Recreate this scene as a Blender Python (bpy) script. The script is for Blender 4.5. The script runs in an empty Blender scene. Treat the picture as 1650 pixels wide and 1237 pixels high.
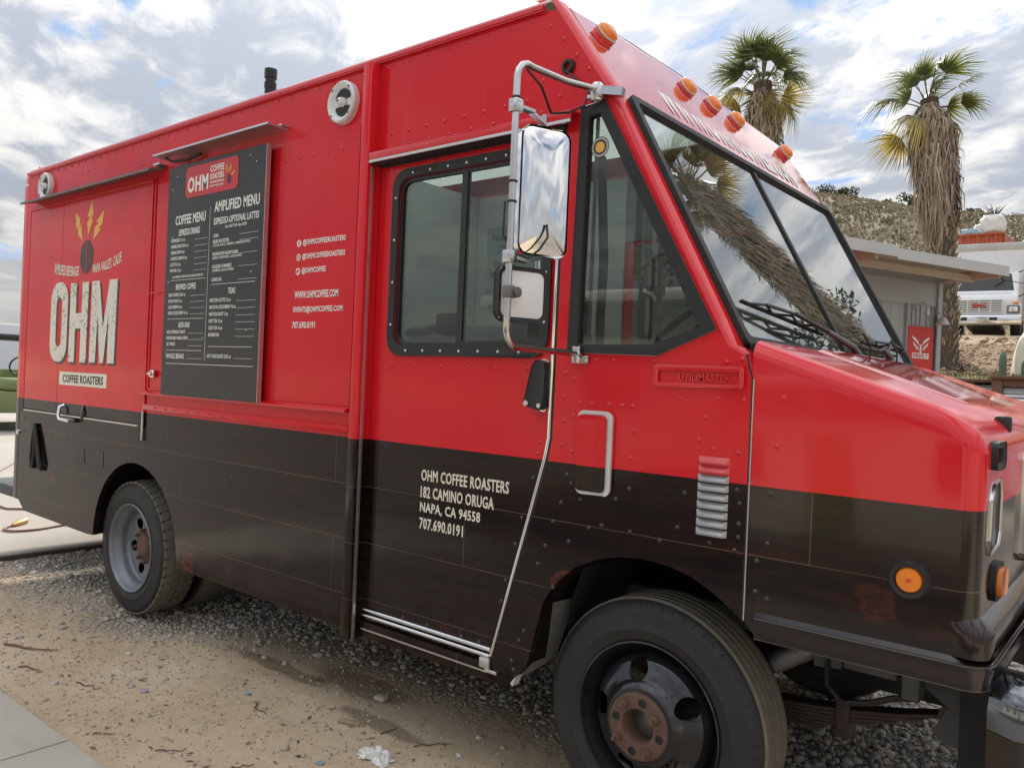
import bpy, bmesh, math, random
import numpy as np
from mathutils import Vector, Matrix, noise
from mathutils.geometry import tessellate_polygon
random.seed(7); RNG = np.random.default_rng(11)
R = math.radians
scene = bpy.context.scene
COL = scene.collection

# ------------------------------------------------------------------ camera
CAM_H = 1.515
cam = bpy.data.objects.new('camera', bpy.data.cameras.new('camera')); COL.objects.link(cam)
cam.data.sensor_fit = 'HORIZONTAL'; cam.data.sensor_width = 36.0
cam.data.lens = 36.0 * 1304.36 / 1650.0
cam.data.clip_start = 0.05; cam.data.clip_end = 3000.0
_yaw, _pit, _rol = R(-39.316), R(-0.2086), R(2.489)
_f = Vector((math.sin(_yaw) * math.cos(_pit), math.cos(_yaw) * math.cos(_pit), math.sin(_pit)))
_r = Vector((math.cos(_yaw), -math.sin(_yaw), 0)); _u = _r.cross(_f)
_r2 = _r * math.cos(_rol) + _u * math.sin(_rol); _u2 = -_r * math.sin(_rol) + _u * math.cos(_rol)
m = Matrix((_r2, _u2, -_f)).transposed().to_4x4(); m.translation = (0, 0, CAM_H)
cam.matrix_world = m
scene.camera = cam

# ------------------------------------------------------------------ sky and sun
SUN_EL, SUN_AZ = R(32.0), R(-33.0)          # azimuth from +Y towards +X
SUN = Vector((math.sin(SUN_AZ) * math.cos(SUN_EL), math.cos(SUN_AZ) * math.cos(SUN_EL), math.sin(SUN_EL)))
sun = bpy.data.objects.new('sun', bpy.data.lights.new('sun', 'SUN')); COL.objects.link(sun)
sun.data.energy = 3.2; sun.data.angle = R(8.0); sun.data.color = (1.0, 0.93, 0.82)
sun.rotation_euler = (-SUN).to_track_quat('-Z', 'Y').to_euler()
scene.view_settings.view_transform = 'Standard'; scene.view_settings.look = 'None'
scene.view_settings.gamma = 1.0; scene.view_settings.exposure = 1.2; scene.view_settings.use_curve_mapping = False

class NT:
    """small node-tree helper"""
    def __init__(s, tree): s.t = tree; s.n = tree.nodes; s.l = tree.links
    def node(s, typ, **kw):
        nd = s.n.new(typ)
        for k, v in kw.items(): setattr(nd, k, v)
        return nd
    def put(s, sock, v):
        if hasattr(v, 'is_output') or isinstance(v, bpy.types.NodeSocket): s.l.new(v, sock)
        else:
            try: sock.default_value = v
            except Exception:
                sock.default_value = (v[0], v[1], v[2], 1.0) if len(v) == 3 else v
    def math(s, op, a, b=None, c=None, clamp=False):
        nd = s.node('ShaderNodeMath', operation=op, use_clamp=clamp)
        s.put(nd.inputs[0], a)
        if b is not None: s.put(nd.inputs[1], b)
        if c is not None: s.put(nd.inputs[2], c)
        return nd.outputs[0]
    def vmath(s, op, a, b=None, scale=None):
        nd = s.node('ShaderNodeVectorMath', operation=op)
        s.put(nd.inputs[0], a)
        if b is not None: s.put(nd.inputs[1], b)
        if scale is not None: s.put(nd.inputs['Scale'], scale)
        return nd.outputs['Value'] if op in ('DOT_PRODUCT', 'LENGTH', 'DISTANCE') else nd.outputs[0]
    def mix(s, fac, a, b, mode='MIX'):
        nd = s.node('ShaderNodeMix', data_type='RGBA', blend_type=mode, clamp_factor=True)
        s.put(nd.inputs[0], fac); s.put(nd.inputs[6], c4(a)); s.put(nd.inputs[7], c4(b))
        return nd.outputs[2]
    def noise(s, vec, scale, detail=4, rough=0.55, dist=0.0, typ='3D'):
        nd = s.node('ShaderNodeTexNoise', noise_dimensions=typ)
        if vec is not None: s.l.new(vec, nd.inputs['Vector'])
        nd.inputs['Scale'].default_value = scale; nd.inputs['Detail'].default_value = detail
        nd.inputs['Roughness'].default_value = rough; nd.inputs['Distortion'].default_value = dist
        return nd.outputs['Fac']
    def ramp(s, fac, stops, mode='LINEAR'):
        nd = s.node('ShaderNodeValToRGB'); nd.color_ramp.interpolation = mode
        s.l.new(fac, nd.inputs[0]); e = nd.color_ramp.elements
        while len(e) < len(stops): e.new(0.5)
        for el, (p, c) in zip(e, stops): el.position = p; el.color = c4(c)
        return nd.outputs[0]
    def range(s, v, a, b, c=0.0, d=1.0, smooth=False):
        nd = s.node('ShaderNodeMapRange'); nd.interpolation_type = 'SMOOTHSTEP' if smooth else 'LINEAR'
        s.put(nd.inputs[0], v)
        for i, q in enumerate((a, b, c, d)): s.put(nd.inputs[i + 1], q)
        return nd.outputs[0]
    def sep(s, v):
        nd = s.node('ShaderNodeSeparateXYZ'); s.l.new(v, nd.inputs[0]); return nd.outputs
    def comb(s, x, y, z):
        nd = s.node('ShaderNodeCombineXYZ')
        for i, q in enumerate((x, y, z)): s.put(nd.inputs[i], q)
        return nd.outputs[0]
    def scale3(s, v, xyz): return s.vmath('MULTIPLY', v, xyz)
    def bump(s, h, strength=0.3, dist=0.01):
        nd = s.node('ShaderNodeBump'); nd.inputs['Strength'].default_value = strength
        nd.inputs['Distance'].default_value = dist; s.l.new(h, nd.inputs['Height']); return nd.outputs[0]

def c4(c):
    if isinstance(c, (tuple, list)): return (c[0], c[1], c[2], 1.0)
    if isinstance(c, (int, float)): return (c, c, c, 1.0)
    return c

world = bpy.data.worlds.new('World'); scene.world = world; world.use_nodes = True
w = NT(world.node_tree); world.node_tree.nodes.clear()
SKY_STRENGTH = 0.1
sky = w.node('ShaderNodeTexSky', sky_type='NISHITA'); sky.sun_disc = False
sky.sun_elevation = SUN_EL; sky.sun_rotation = SUN_AZ; sky.air_density = 1.0; sky.dust_density = 0.4; sky.ozone_density = 1.5
d = w.node('ShaderNodeTexCoord').outputs['Generated']
d = w.vmath('NORMALIZE', d); dx, dy, dz = w.sep(d)
zz = w.math('ADD', w.math('MAXIMUM', dz, 0.0), 0.14)
pl = w.comb(w.math('DIVIDE', dx, zz), w.math('DIVIDE', dy, zz), 0.0)      # flat cloud layer overhead
pr = w.node('ShaderNodeVectorRotate', rotation_type='Z_AXIS'); w.l.new(pl, pr.inputs['Vector']); pr.inputs['Angle'].default_value = R(28)
pv = w.scale3(pr.outputs[0], (1.0, 1.45, 1.0))
n1 = w.noise(pv, 1.05, 7, 0.6, 0.5)
n2 = w.noise(pv, 3.6, 5, 0.62, 0.3)
cov = w.math('ADD', w.math('MULTIPLY', n1, 0.68), w.math('MULTIPLY', n2, 0.32))
mask = w.range(cov, 0.40, 0.465, smooth=True)
low = w.range(dz, 0.02, 0.20, 1.0, 0.0, smooth=True)                      # clouds close up towards the horizon
mask = w.math('MAXIMUM', mask, w.math('MULTIPLY', low, 0.9))
tn = w.math('ADD', w.math('MULTIPLY', w.noise(w.vmath('ADD', pv, (3.1, 1.7, 0.0)), 1.5, 3, 0.5, 0.3), 0.55), w.math('MULTIPLY', w.noise(w.vmath('ADD', pv, (1.1, 4.7, 0.0)), 4.2, 6, 0.62, 0.4), 0.45))
thick = w.range(tn, 0.42, 0.56, smooth=True)
sd = w.math('MAXIMUM', w.vmath('DOT_PRODUCT', d, tuple(SUN)), 0.0)
glow = w.math('POWER', sd, 60.0)
glow2 = w.math('POWER', sd, 5.0)
cl = w.mix(thick, (4.8, 4.75, 4.65), (2.3, 2.52, 2.95))
cl = w.mix(w.math('MULTIPLY', low, 0.8), cl, (4.3, 4.2, 4.0))
cie = w.math('DIVIDE', w.math('ADD', 1.0, w.math('MULTIPLY', w.math('MAXIMUM', dz, 0.0), 2.8)), 1.9)   # overcast layer: zenith brighter than horizon
cl = w.vmath('SCALE', cl, scale=cie)
gl = w.math('ADD', w.math('MULTIPLY', glow, 1.3), w.math('MULTIPLY', glow2, 0.35))
cl = w.vmath('ADD', cl, w.vmath('SCALE', (1.0, 0.97, 0.9), scale=gl))
skyc = w.vmath('MINIMUM', w.vmath('SCALE', sky.outputs[0], scale=0.6), (1.9, 2.7, 4.2))
mixc = w.mix(mask, skyc, cl)
bg = w.node('ShaderNodeBackground'); w.l.new(mixc, bg.inputs[0]); bg.inputs[1].default_value = SKY_STRENGTH
wo = w.node('ShaderNodeOutputWorld'); w.l.new(bg.outputs[0], wo.inputs[0])

# ------------------------------------------------------------------ materials
MATS = {}
def new_mat(name):
    mt = bpy.data.materials.new(name); mt.use_nodes = True; t = NT(mt.node_tree)
    b = t.n['Principled BSDF']; MATS[name] = mt
    return mt, t, b
def pbr(name, col, rough=0.5, metal=0.0, var=0.12, vscale=8.0, bump=0.0, bscale=40.0, coat=0.0, spec=0.5, dirt=None, dirt_amt=0.35, stretch=None, rvar=0.12):
    mt, t, b = new_mat(name)
    v = t.node('ShaderNodeTexCoord').outputs['Object']
    if stretch: v = t.scale3(v, stretch)
    n = t.noise(v, vscale, 5, 0.6)
    lo = tuple(c * (1 - var) for c in col); hi = tuple(min(1, c * (1 + var)) for c in col)
    c = t.mix(n, lo, hi)
    if dirt:
        dn = t.range(t.noise(v, vscale * 0.45, 7, 0.68), 0.5, 0.72, 0.0, dirt_amt, smooth=True)
        c = t.mix(dn, c, dirt)
    t.l.new(c, b.inputs['Base Color'])
    rr = t.range(t.noise(v, vscale * 1.7, 4, 0.6), 0.3, 0.7, max(0.02, rough - rvar * rough), min(1, rough + rvar * rough))
    t.l.new(rr, b.inputs['Roughness'])
    b.inputs['Metallic'].default_value = metal; b.inputs['Specular IOR Level'].default_value = spec
    b.inputs['Coat Weight'].default_value = coat; b.inputs['Coat Roughness'].default_value = 0.06
    if bump: t.l.new(t.bump(t.noise(v, bscale, 5, 0.6), bump, 0.01), b.inputs['Normal'])
    return mt
TX, TY = -3.4, 3.38            # truck root
def wrap_material(name, spec, coat):
    mt, t, b = new_mat(name)
    o = t.node('ShaderNodeTexCoord').outputs['Object']; ox, oy, oz = t.sep(o)
    ax = t.math('ADD', ox, TX)
    # red with the printed sunburst
    rx = t.math('SUBTRACT', ax, -5.48); rz = t.math('SUBTRACT', oz, 1.95)
    ang = t.math('ARCTAN2', rz, rx)
    ray = t.range(t.math('SINE', t.math('MULTIPLY', ang, 17.0)), -0.25, 0.25, smooth=True)
    dist = t.vmath('LENGTH', t.comb(rx, rz, 0.0))
    fade = t.range(dist, 0.2, 3.2, 0.5, 0.0)
    red = t.mix(t.math('MULTIPLY', ray, fade), (0.67, 0.012, 0.020), (0.55, 0.017, 0.015))
    # dark stained planks
    br = t.node('ShaderNodeTexBrick'); br.offset = 0.37; br.offset_frequency = 2; br.squash = 1.0
    t.l.new(t.comb(ax, t.math('ADD', oz, -0.075), 0.0), br.inputs['Vector'])
    br.inputs['Scale'].default_value = 1.0; br.inputs['Brick Width'].default_value = 2.1; br.inputs['Row Height'].default_value = 0.24
    br.inputs['Mortar Size'].default_value = 0.0016; br.inputs['Mortar Smooth'].default_value = 0.3; br.inputs['Bias'].default_value = 0.0
    br.inputs['Color1'].default_value = (0.0034, 0.0028, 0.0028, 1); br.inputs['Color2'].default_value = (0.0125, 0.0066, 0.0056, 1)
    br.inputs['Mortar'].default_value = (0.06, 0.04, 0.03, 1)
    g1 = t.noise(t.comb(t.math('MULTIPLY', ax, 1.3), 0.0, t.math('MULTIPLY', oz, 38.0)), 1.0, 6, 0.62, 0.9)
    g2 = t.noise(t.comb(t.math('MULTIPLY', ax, 3.0), 4.0, t.math('MULTIPLY', oz, 9.0)), 1.0, 4, 0.55, 0.5)
    wood = t.mix(t.range(g1, 0.40, 0.68, 0.0, 0.85), br.outputs['Color'], (0.024, 0.0085, 0.0062))
    wood = t.mix(t.range(g2, 0.56, 0.75, 0.0, 0.6, smooth=True), wood, (0.046, 0.011, 0.008))
    for kx, kz, kr in ((-0.60, 0.955, 0.085), (-1.62, 0.84, 0.03), (-5.9, 0.72, 0.03), (-4.1, 0.47, 0.05), (-1.06, 0.885, 0.022)):
        kd = t.vmath('LENGTH', t.comb(t.math('SUBTRACT', ax, kx), t.math('MULTIPLY', t.math('SUBTRACT', oz, kz), 1.25), 0.0))
        wob = t.math('ADD', kd, t.math('MULTIPLY', t.math('ADD', t.math('SUBTRACT', g2, 0.5), t.math('MULTIPLY', t.math('SUBTRACT', g1, 0.5), 0.6)), 0.22))
        ring = t.range(t.math('SINE', t.math('MULTIPLY', wob, 120.0)), -0.6, 0.8)
        wood = t.mix(t.math('MULTIPLY', t.range(wob, kr * 0.45, kr, 0.9, 0.0, smooth=True), t.math('ADD', 0.25, t.math('MULTIPLY', ring, 0.75))), wood, (0.10, 0.022, 0.012))
    wood = t.mix(t.math('MULTIPLY', br.outputs['Fac'], t.range(g2, 0.35, 0.6, 0.1, 0.8)), wood, (0.14, 0.09, 0.062))
    fadef = t.range(t.noise(t.scale3(o, (1.0, 1.0, 0.35)), 1.6, 6, 0.62), 0.35, 0.7, 0.0, 0.22)
    red = t.mix(fadef, red, (0.50, 0.020, 0.026))
    streak = t.range(t.noise(t.scale3(o, (22.0, 22.0, 0.9)), 1.0, 5, 0.6), 0.56, 0.8, 0.0, 0.10)
    red = t.mix(streak, red, (0.62, 0.16, 0.14))
    isred = t.range(oz, 1.2385, 1.2395)
    col = t.mix(isred, wood, red)
    # road dust low down
    dust = t.math('MULTIPLY', t.range(oz, 0.4, 0.75, 0.08, 0.0), t.range(t.noise(o, 7.0, 6, 0.7), 0.42, 0.7))
    col = t.mix(dust, col, (0.20, 0.16, 0.125))
    t.l.new(col, b.inputs['Base Color'])
    ro = t.math('ADD', t.range(t.noise(o, 4.0, 5, 0.65), 0.3, 0.7, 0.09, 0.2), t.math('MULTIPLY', dust, 0.6))
    t.l.new(ro, b.inputs['Roughness'])
    b.inputs['Specular IOR Level'].default_value = spec
    b.inputs['Coat Weight'].default_value = coat; b.inputs['Coat Roughness'].default_value = 0.05
    h = t.math('ADD', t.math('MULTIPLY', t.noise(o, 1.5, 2, 0.5), 1.0), t.math('MULTIPLY', t.noise(o, 130.0, 2, 0.5), 0.004))
    t.l.new(t.bump(h, 0.26, 0.03), b.inputs['Normal'])
    return mt
wrap_material('vinyl_wrap', 0.22, 0.1); wrap_material('gloss_wrap', 0.35, 0.3)
def glass_material(name, tint, ior=1.9, rough=0.0, boost=1.0):
    mt, t, b = new_mat(name); t.n.remove(b)
    fr = t.node('ShaderNodeFresnel'); bk = t.node('ShaderNodeNewGeometry').outputs['Backfacing']
    t.l.new(t.math('ADD', ior, t.math('MULTIPLY', bk, 1.0 / ior - ior)), fr.inputs['IOR'])     # same reflectance on both faces of the pane
    tr = t.node('ShaderNodeBsdfTransparent'); tr.inputs[0].default_value = c4(tint)
    gl = t.node('ShaderNodeBsdfGlossy'); gl.inputs['Roughness'].default_value = rough
    v = t.node('ShaderNodeTexCoord').outputs['Object']
    t.l.new(t.bump(t.noise(v, 1.3, 2, 0.5), 0.05, 0.02), gl.inputs['Normal'])
    f2 = t.math('MULTIPLY', boost, fr.outputs[0], clamp=True)
    ms = t.node('ShaderNodeMixShader'); t.l.new(f2, ms.inputs[0]); t.l.new(tr.outputs[0], ms.inputs[1]); t.l.new(gl.outputs[0], ms.inputs[2])
    # a thin film of dust on the pane
    df = t.node('ShaderNodeBsdfDiffuse'); df.inputs[0].default_value = (0.45, 0.43, 0.38, 1)
    m2 = t.node('ShaderNodeMixShader'); t.l.new(t.range(t.noise(v, 5.0, 6, 0.7), 0.35, 0.75, 0.01, 0.07), m2.inputs[0])
    t.l.new(ms.outputs[0], m2.inputs[1]); t.l.new(df.outputs[0], m2.inputs[2])
    t.l.new(m2.outputs[0], t.n['Material Output'].inputs[0])
    return mt
glass_material('window_glass', (0.55, 0.62, 0.60), 1.55)
glass_material('windshield_glass', (0.60, 0.68, 0.66), 1.7, boost=1.6)
pbr('red_gloss', (0.56, 0.012, 0.022), 0.05, coat=0.45, var=0.06, spec=0.5)
pbr("red_paint", (0.64, 0.012, 0.020), 0.13, coat=0.25, var=0.06)
pbr('dark_chrome', (0.17, 0.18, 0.20), 0.12, 1.0, var=0.1, dirt=(0.05, 0.045, 0.04), dirt_amt=0.4)
pbr('lining_white', (0.50, 0.52, 0.50), 0.6, var=0.04)
pbr('dark_paint', (0.018, 0.012, 0.010), 0.25, coat=0.4)
pbr('black_rubber', (0.016, 0.016, 0.017), 0.6, var=0.25, bump=0.1, bscale=90, dirt=(0.12, 0.11, 0.10), dirt_amt=0.15)
pbr('black_plastic', (0.013, 0.013, 0.014), 0.38, var=0.2)
pbr('underbody', (0.014, 0.014, 0.015), 0.75, var=0.4, bump=0.3, bscale=30, dirt=(0.085, 0.075, 0.06), dirt_amt=0.5)
pbr('frame_metal', (0.07, 0.075, 0.082), 0.6, var=0.3, bump=0.2, bscale=40, dirt=(0.16, 0.13, 0.10), dirt_amt=0.5)
pbr('spring_steel', (0.045, 0.028, 0.022), 0.65, var=0.4, bump=0.3, bscale=60, dirt=(0.12, 0.055, 0.03), dirt_amt=0.5)
pbr('chrome', (0.78, 0.78, 0.78), 0.09, 1.0, var=0.03, dirt=(0.35, 0.3, 0.25), dirt_amt=0.18)
pbr('aluminium', (0.62, 0.62, 0.61), 0.32, 0.9, var=0.08, dirt=(0.22, 0.2, 0.18), dirt_amt=0.3)
pbr('stainless', (0.55, 0.55, 0.54), 0.22, 1.0, var=0.08, dirt=(0.25, 0.2, 0.16), dirt_amt=0.25)
pbr('dull_steel', (0.19, 0.185, 0.18), 0.5, 0.6, var=0.2, dirt=(0.10, 0.08, 0.06), dirt_amt=0.5)
pbr('awning_metal', (0.17, 0.155, 0.145), 0.45, 0.5, var=0.15)
pbr('white_plastic', (0.72, 0.72, 0.71), 0.35, var=0.05, dirt=(0.45, 0.42, 0.38), dirt_amt=0.3)
pbr('white_seal', (0.62, 0.61, 0.58), 0.5, var=0.1, dirt=(0.3, 0.26, 0.22), dirt_amt=0.4)
pbr('white_print', (0.80, 0.79, 0.74), 0.4, var=0.03)
pbr('cream_print', (0.74, 0.70, 0.58), 0.4, var=0.03)
pbr('grey_print', (0.42, 0.41, 0.39), 0.45, var=0.03)
pbr('red_print', (0.55, 0.02, 0.025), 0.35, var=0.03)
pbr('bolt_print', (0.78, 0.42, 0.07), 0.4, var=0.1)
pbr('bean_print', (0.05, 0.022, 0.014), 0.4, var=0.2)
pbr('shadow_print', (0.055, 0.018, 0.014), 0.35, var=0.1)
pbr('black_print', (0.02, 0.019, 0.018), 0.4, var=0.05)
pbr('menu_board', (0.021, 0.019, 0.018), 0.38, var=0.2, vscale=3, dirt=(0.05, 0.045, 0.042), dirt_amt=0.3)
pbr('amber_lens', (0.85, 0.22, 0.012), 0.12, coat=0.6, var=0.12, vscale=60, bump=0.15, bscale=160)
pbr('red_lens', (0.66, 0.06, 0.02), 0.14, coat=0.6, var=0.1)
pbr('tyre', (0.017, 0.017, 0.018), 0.62, var=0.25, vscale=14, bump=0.12, bscale=120, dirt=(0.045, 0.042, 0.038), dirt_amt=0.22)
pbr('tyre_tread', (0.16, 0.142, 0.11), 0.85, var=0.35, vscale=16, bump=0.3, bscale=90, dirt=(0.23, 0.19, 0.135), dirt_amt=0.75)
pbr('wheel_black', (0.010, 0.011, 0.014), 0.2, var=0.3, coat=0.3, dirt=(0.045, 0.042, 0.04), dirt_amt=0.35)
pbr('wheel_grey', (0.19, 0.205, 0.225), 0.42, 0.35, var=0.35, bump=0.15, bscale=40, dirt=(0.055, 0.04, 0.033), dirt_amt=0.9)
pbr('rust', (0.13, 0.072, 0.054), 0.8, var=0.35, vscale=20, bump=0.35, bscale=70, dirt=(0.075, 0.04, 0.03), dirt_amt=0.6)
pbr('liner_black', (0.006, 0.006, 0.0065), 0.9, var=0.3, spec=0.15)
pbr('louvre_grey', (0.33, 0.33, 0.34), 0.3, 0.35, var=0.06)
pbr('louvre_red', (0.62, 0.06, 0.07), 0.3, coat=0.3, var=0.05)
pbr('interior_grey', (0.20, 0.21, 0.21), 0.6, var=0.1)
pbr('interior_pale', (0.72, 0.74, 0.71), 0.5, var=0.08)
pbr('seat_fabric', (0.02, 0.021, 0.024), 0.8, var=0.2, bump=0.2, bscale=120)
pbr('paper', (0.72, 0.77, 0.76), 0.7, var=0.04)

def roof_material():
    mt, t, b = new_mat('roof_fibreglass'); t.n.remove(b)
    v = t.node('ShaderNodeTexCoord').outputs['Object']; c = t.mix(t.noise(v, 2.0, 5, 0.6), (0.80, 0.79, 0.75), (0.90, 0.89, 0.86))
    d1 = t.node('ShaderNodeBsdfDiffuse'); d2 = t.node('ShaderNodeBsdfTranslucent'); t.l.new(c, d1.inputs[0]); t.l.new(c, d2.inputs[0])
    ms = t.node('ShaderNodeMixShader'); ms.inputs[0].default_value = 0.6; t.l.new(d1.outputs[0], ms.inputs[1]); t.l.new(d2.outputs[0], ms.inputs[2]); t.l.new(ms.outputs[0], t.n['Material Output'].inputs[0])
roof_material()
# ------------------------------------------------------------------ mesh helpers
def fill_polygon(loops):
    flat = [q for lp in loops for q in lp]
    ar = lambda lp: abs(sum(lp[i][0] * lp[(i + 1) % len(lp)][1] - lp[(i + 1) % len(lp)][0] * lp[i][1] for i in range(len(lp)))) / 2
    want = ar(loops[0]) - sum(ar(lp) for lp in loops[1:])
    if len(loops) == 1:
        tri = tessellate_polygon([[Vector((q[0], q[1], 0)) for q in loops[0]]])
        if abs(sum(ar([flat[i] for i in t_]) for t_ in tri) - want) < 0.003 * want: return tri
    if len(loops) == 2 and len(loops[0]) == len(loops[1]):          # a ring: join outline to hole point by point
        n = len(loops[0]); quads = [(i, (i + 1) % n, n + (i + 1) % n, n + i) for i in range(n)]
        if abs(sum(ar([flat[i] for i in q]) for q in quads) - want) < 0.003 * want: return quads
    bm = bmesh.new(); vs = [bm.verts.new((q[0], q[1], 0)) for q in flat]; bm.verts.index_update(); k = 0
    for lp in loops:
        for i in range(len(lp)): bm.edges.new((vs[k + i], vs[k + (i + 1) % len(lp)]))
        k += len(lp)
    bmesh.ops.triangle_fill(bm, use_beauty=True, use_dissolve=False, edges=bm.edges[:], normal=(0, 0, 1))
    out = [tuple(v.index for v in f.verts) for f in bm.faces]; bm.free()
    got = sum(ar([flat[i] for i in t_]) for t_ in out)
    if abs(got - want) > 0.01 * want: print('FILL', got, want, [len(lp) for lp in loops])
    return out
class MB:
    def __init__(s): s.v = []; s.f = []
    def add(s, vs, fs):
        o = len(s.v); s.v += [tuple(p) for p in vs]; s.f += [tuple(i + o for i in q) for q in fs]; return s
    def box(s, x0, x1, y0, y1, z0, z1):
        return s.add([(x0, y0, z0), (x1, y0, z0), (x1, y1, z0), (x0, y1, z0), (x0, y0, z1), (x1, y0, z1), (x1, y1, z1), (x0, y1, z1)],
                     [(0, 3, 2, 1), (4, 5, 6, 7), (0, 1, 5, 4), (1, 2, 6, 5), (2, 3, 7, 6), (3, 0, 4, 7)])
    def rbox(s, x0, x1, y0, y1, z0, z1, b=0.008, seg=2):
        bm = bmesh.new(); bmesh.ops.create_cube(bm, size=1.0)
        for q in bm.verts: q.co = Vector(((x0 + x1) / 2 + q.co.x * (x1 - x0), (y0 + y1) / 2 + q.co.y * (y1 - y0), (z0 + z1) / 2 + q.co.z * (z1 - z0)))
        b = min(b, 0.45 * min(abs(x1 - x0), abs(y1 - y0), abs(z1 - z0)))
        bmesh.ops.bevel(bm, geom=bm.edges[:], offset=b, segments=seg, affect='EDGES', profile=0.5)
        return s.bm(bm)
    def bm(s, bm, mat=None):
        bm.verts.index_update()
        vs = [(mat @ q.co if mat else q.co.copy()) for q in bm.verts]
        s.add(vs, [[q.index for q in fc.verts] for fc in bm.faces]); bm.free(); return s
    def obox(s, c, ex, ey, ez, hx, hy, hz):
        c, ex, ey, ez = Vector(c), Vector(ex), Vector(ey), Vector(ez); P = []
        for k in (-1, 1):
            for i, j in ((-1, -1), (1, -1), (1, 1), (-1, 1)): P.append(c + ex * hx * i + ey * hy * j + ez * hz * k)
        return s.add(P, [(0, 3, 2, 1), (4, 5, 6, 7), (0, 1, 5, 4), (1, 2, 6, 5), (2, 3, 7, 6), (3, 0, 4, 7)])
    def bar(s, a, b, wd, ht, up=(0, 0, 1)):
        a, b = Vector(a), Vector(b); dr = (b - a); L = dr.length; dr.normalize()
        sd = dr.cross(Vector(up))
        if sd.length < 1e-4: sd = dr.cross(Vector((1, 0, 0)))
        sd.normalize(); u = sd.cross(dr)
        return s.obox((a + b) / 2, dr, sd, u, L / 2, wd / 2, ht / 2)
    def plate(s, outer, holes, y0, y1, axis='y'):
        """extruded polygon with holes; polygon in (x,z); axis 'x' means polygon in (y,z) extruded over x"""
        loops = [outer] + list(holes)
        mk = (lambda p, d: (p[0], d, p[1])) if axis == 'y' else ((lambda p, d: (d, p[0], p[1])) if axis == 'x' else (lambda p, d: (p[0], p[1], d)))
        flat = [q for lp in loops for q in lp]
        tri = fill_polygon(loops); n = len(flat)
        vs = [mk(q, y0) for q in flat] + [mk(q, y1) for q in flat]
        fs = [tuple(tq) for tq in tri] + [tuple(i + n for i in reversed(tq)) for tq in tri]
        k = 0
        for lp in loops:
            L = len(lp)
            for i in range(L):
                a, b = k + i, k + (i + 1) % L; fs.append((a, b, b + n, a + n))
            k += L
        return s.add(vs, fs)
    def tube(s, pts, r, seg=8, caps=True):
        pts = [Vector(p) for p in pts]; n = len(pts); rs = r if isinstance(r, (list, tuple)) else [r] * n
        vs = []; prev = None
        for i, p in enumerate(pts):
            tg = (pts[min(i + 1, n - 1)] - pts[max(i - 1, 0)])
            if tg.length < 1e-9: tg = Vector((0, 0, 1))
            tg.normalize()
            if prev is None:
                a = tg.orthogonal().normalized()
            else:
                a = prev - tg * prev.dot(tg); a = a.normalized() if a.length > 1e-6 else tg.orthogonal().normalized()
            prev = a; b = tg.cross(a)
            for k in range(seg):
                th = 2 * math.pi * k / seg; vs.append(p + (a * math.cos(th) + b * math.sin(th)) * rs[i])
        fs = []
        for i in range(n - 1):
            for k in range(seg):
                fs.append((i * seg + k, i * seg + (k + 1) % seg, (i + 1) * seg + (k + 1) % seg, (i + 1) * seg + k))
        if caps: fs.append(tuple(range(seg - 1, -1, -1))); fs.append(tuple((n - 1) * seg + k for k in range(seg)))
        return s.add(vs, fs)
    def lathe(s, prof, c, seg=48, axis='y', closed=False):
        """prof: list of (radius, along-axis)"""
        c = Vector(c); vs = []; n = len(prof)
        for k in range(seg):
            th = 2 * math.pi * k / seg; ca, sa = math.cos(th), math.sin(th)
            for rr, h in prof:
                if axis == 'y': vs.append(c + Vector((rr * ca, h, rr * sa)))
                elif axis == 'z': vs.append(c + Vector((rr * ca, rr * sa, h)))
                else: vs.append(c + Vector((h, rr * ca, rr * sa)))
        fs = []
        for k in range(seg):
            k2 = (k + 1) % seg
            for i in range(n if closed else n - 1):
                j = (i + 1) % n; fs.append((k * n + i, k2 * n + i, k2 * n + j, k * n + j))
        return s.add(vs, fs)
    def grid(s, fn, nu, nv):
        vs = [fn(i / nu, j / nv) for i in range(nu + 1) for j in range(nv + 1)]
        fs = [(i * (nv + 1) + j, (i + 1) * (nv + 1) + j, (i + 1) * (nv + 1) + j + 1, i * (nv + 1) + j + 1) for i in range(nu) for j in range(nv)]
        return s.add(vs, fs)
    def build(s, name, mat, parent=None, smooth=40, bevel=0.0, fix=True):
        me = bpy.data.meshes.new(name); off = Vector((0, 0, 0))
        p = parent
        while p is not None: off += Vector(p.location); p = p.parent
        me.from_pydata([(q[0] - off.x, q[1] - off.y, q[2] - off.z) for q in s.v], [], s.f)
        me.validate()
        if fix or bevel:
            bm = bmesh.new(); bm.from_mesh(me)
            bmesh.ops.remove_doubles(bm, verts=bm.verts, dist=1e-5)
            if bevel:
                eds = [e for e in bm.edges if len(e.link_faces) == 2 and e.calc_face_angle(0) > R(30)]
                bmesh.ops.bevel(bm, geom=eds, offset=bevel, segments=2, affect='EDGES', profile=0.5, clamp_overlap=True)
            bmesh.ops.recalc_face_normals(bm, faces=bm.faces); bm.to_mesh(me); bm.free()
        if smooth:
            me.polygons.foreach_set('use_smooth', [True] * len(me.polygons)); me.set_sharp_from_angle(angle=R(smooth))
        me.materials.append(MATS[mat] if isinstance(mat, str) else mat)
        o = bpy.data.objects.new(name, me); COL.objects.link(o)
        if parent is not None: o.parent = parent
        return o
def thing(name, label, cat, loc=(0, 0, 0), group=None):
    o = bpy.data.objects.new(name, None); COL.objects.link(o); o.location = loc
    o.empty_display_size = 0.2; tag(o, label, cat, group); return o
def tag(o, label=None, cat=None, group=None, kind=None):
    for k, v in (('label', label), ('category', cat), ('group', group), ('kind', kind)):
        if v: o[k] = v
    return o
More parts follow.
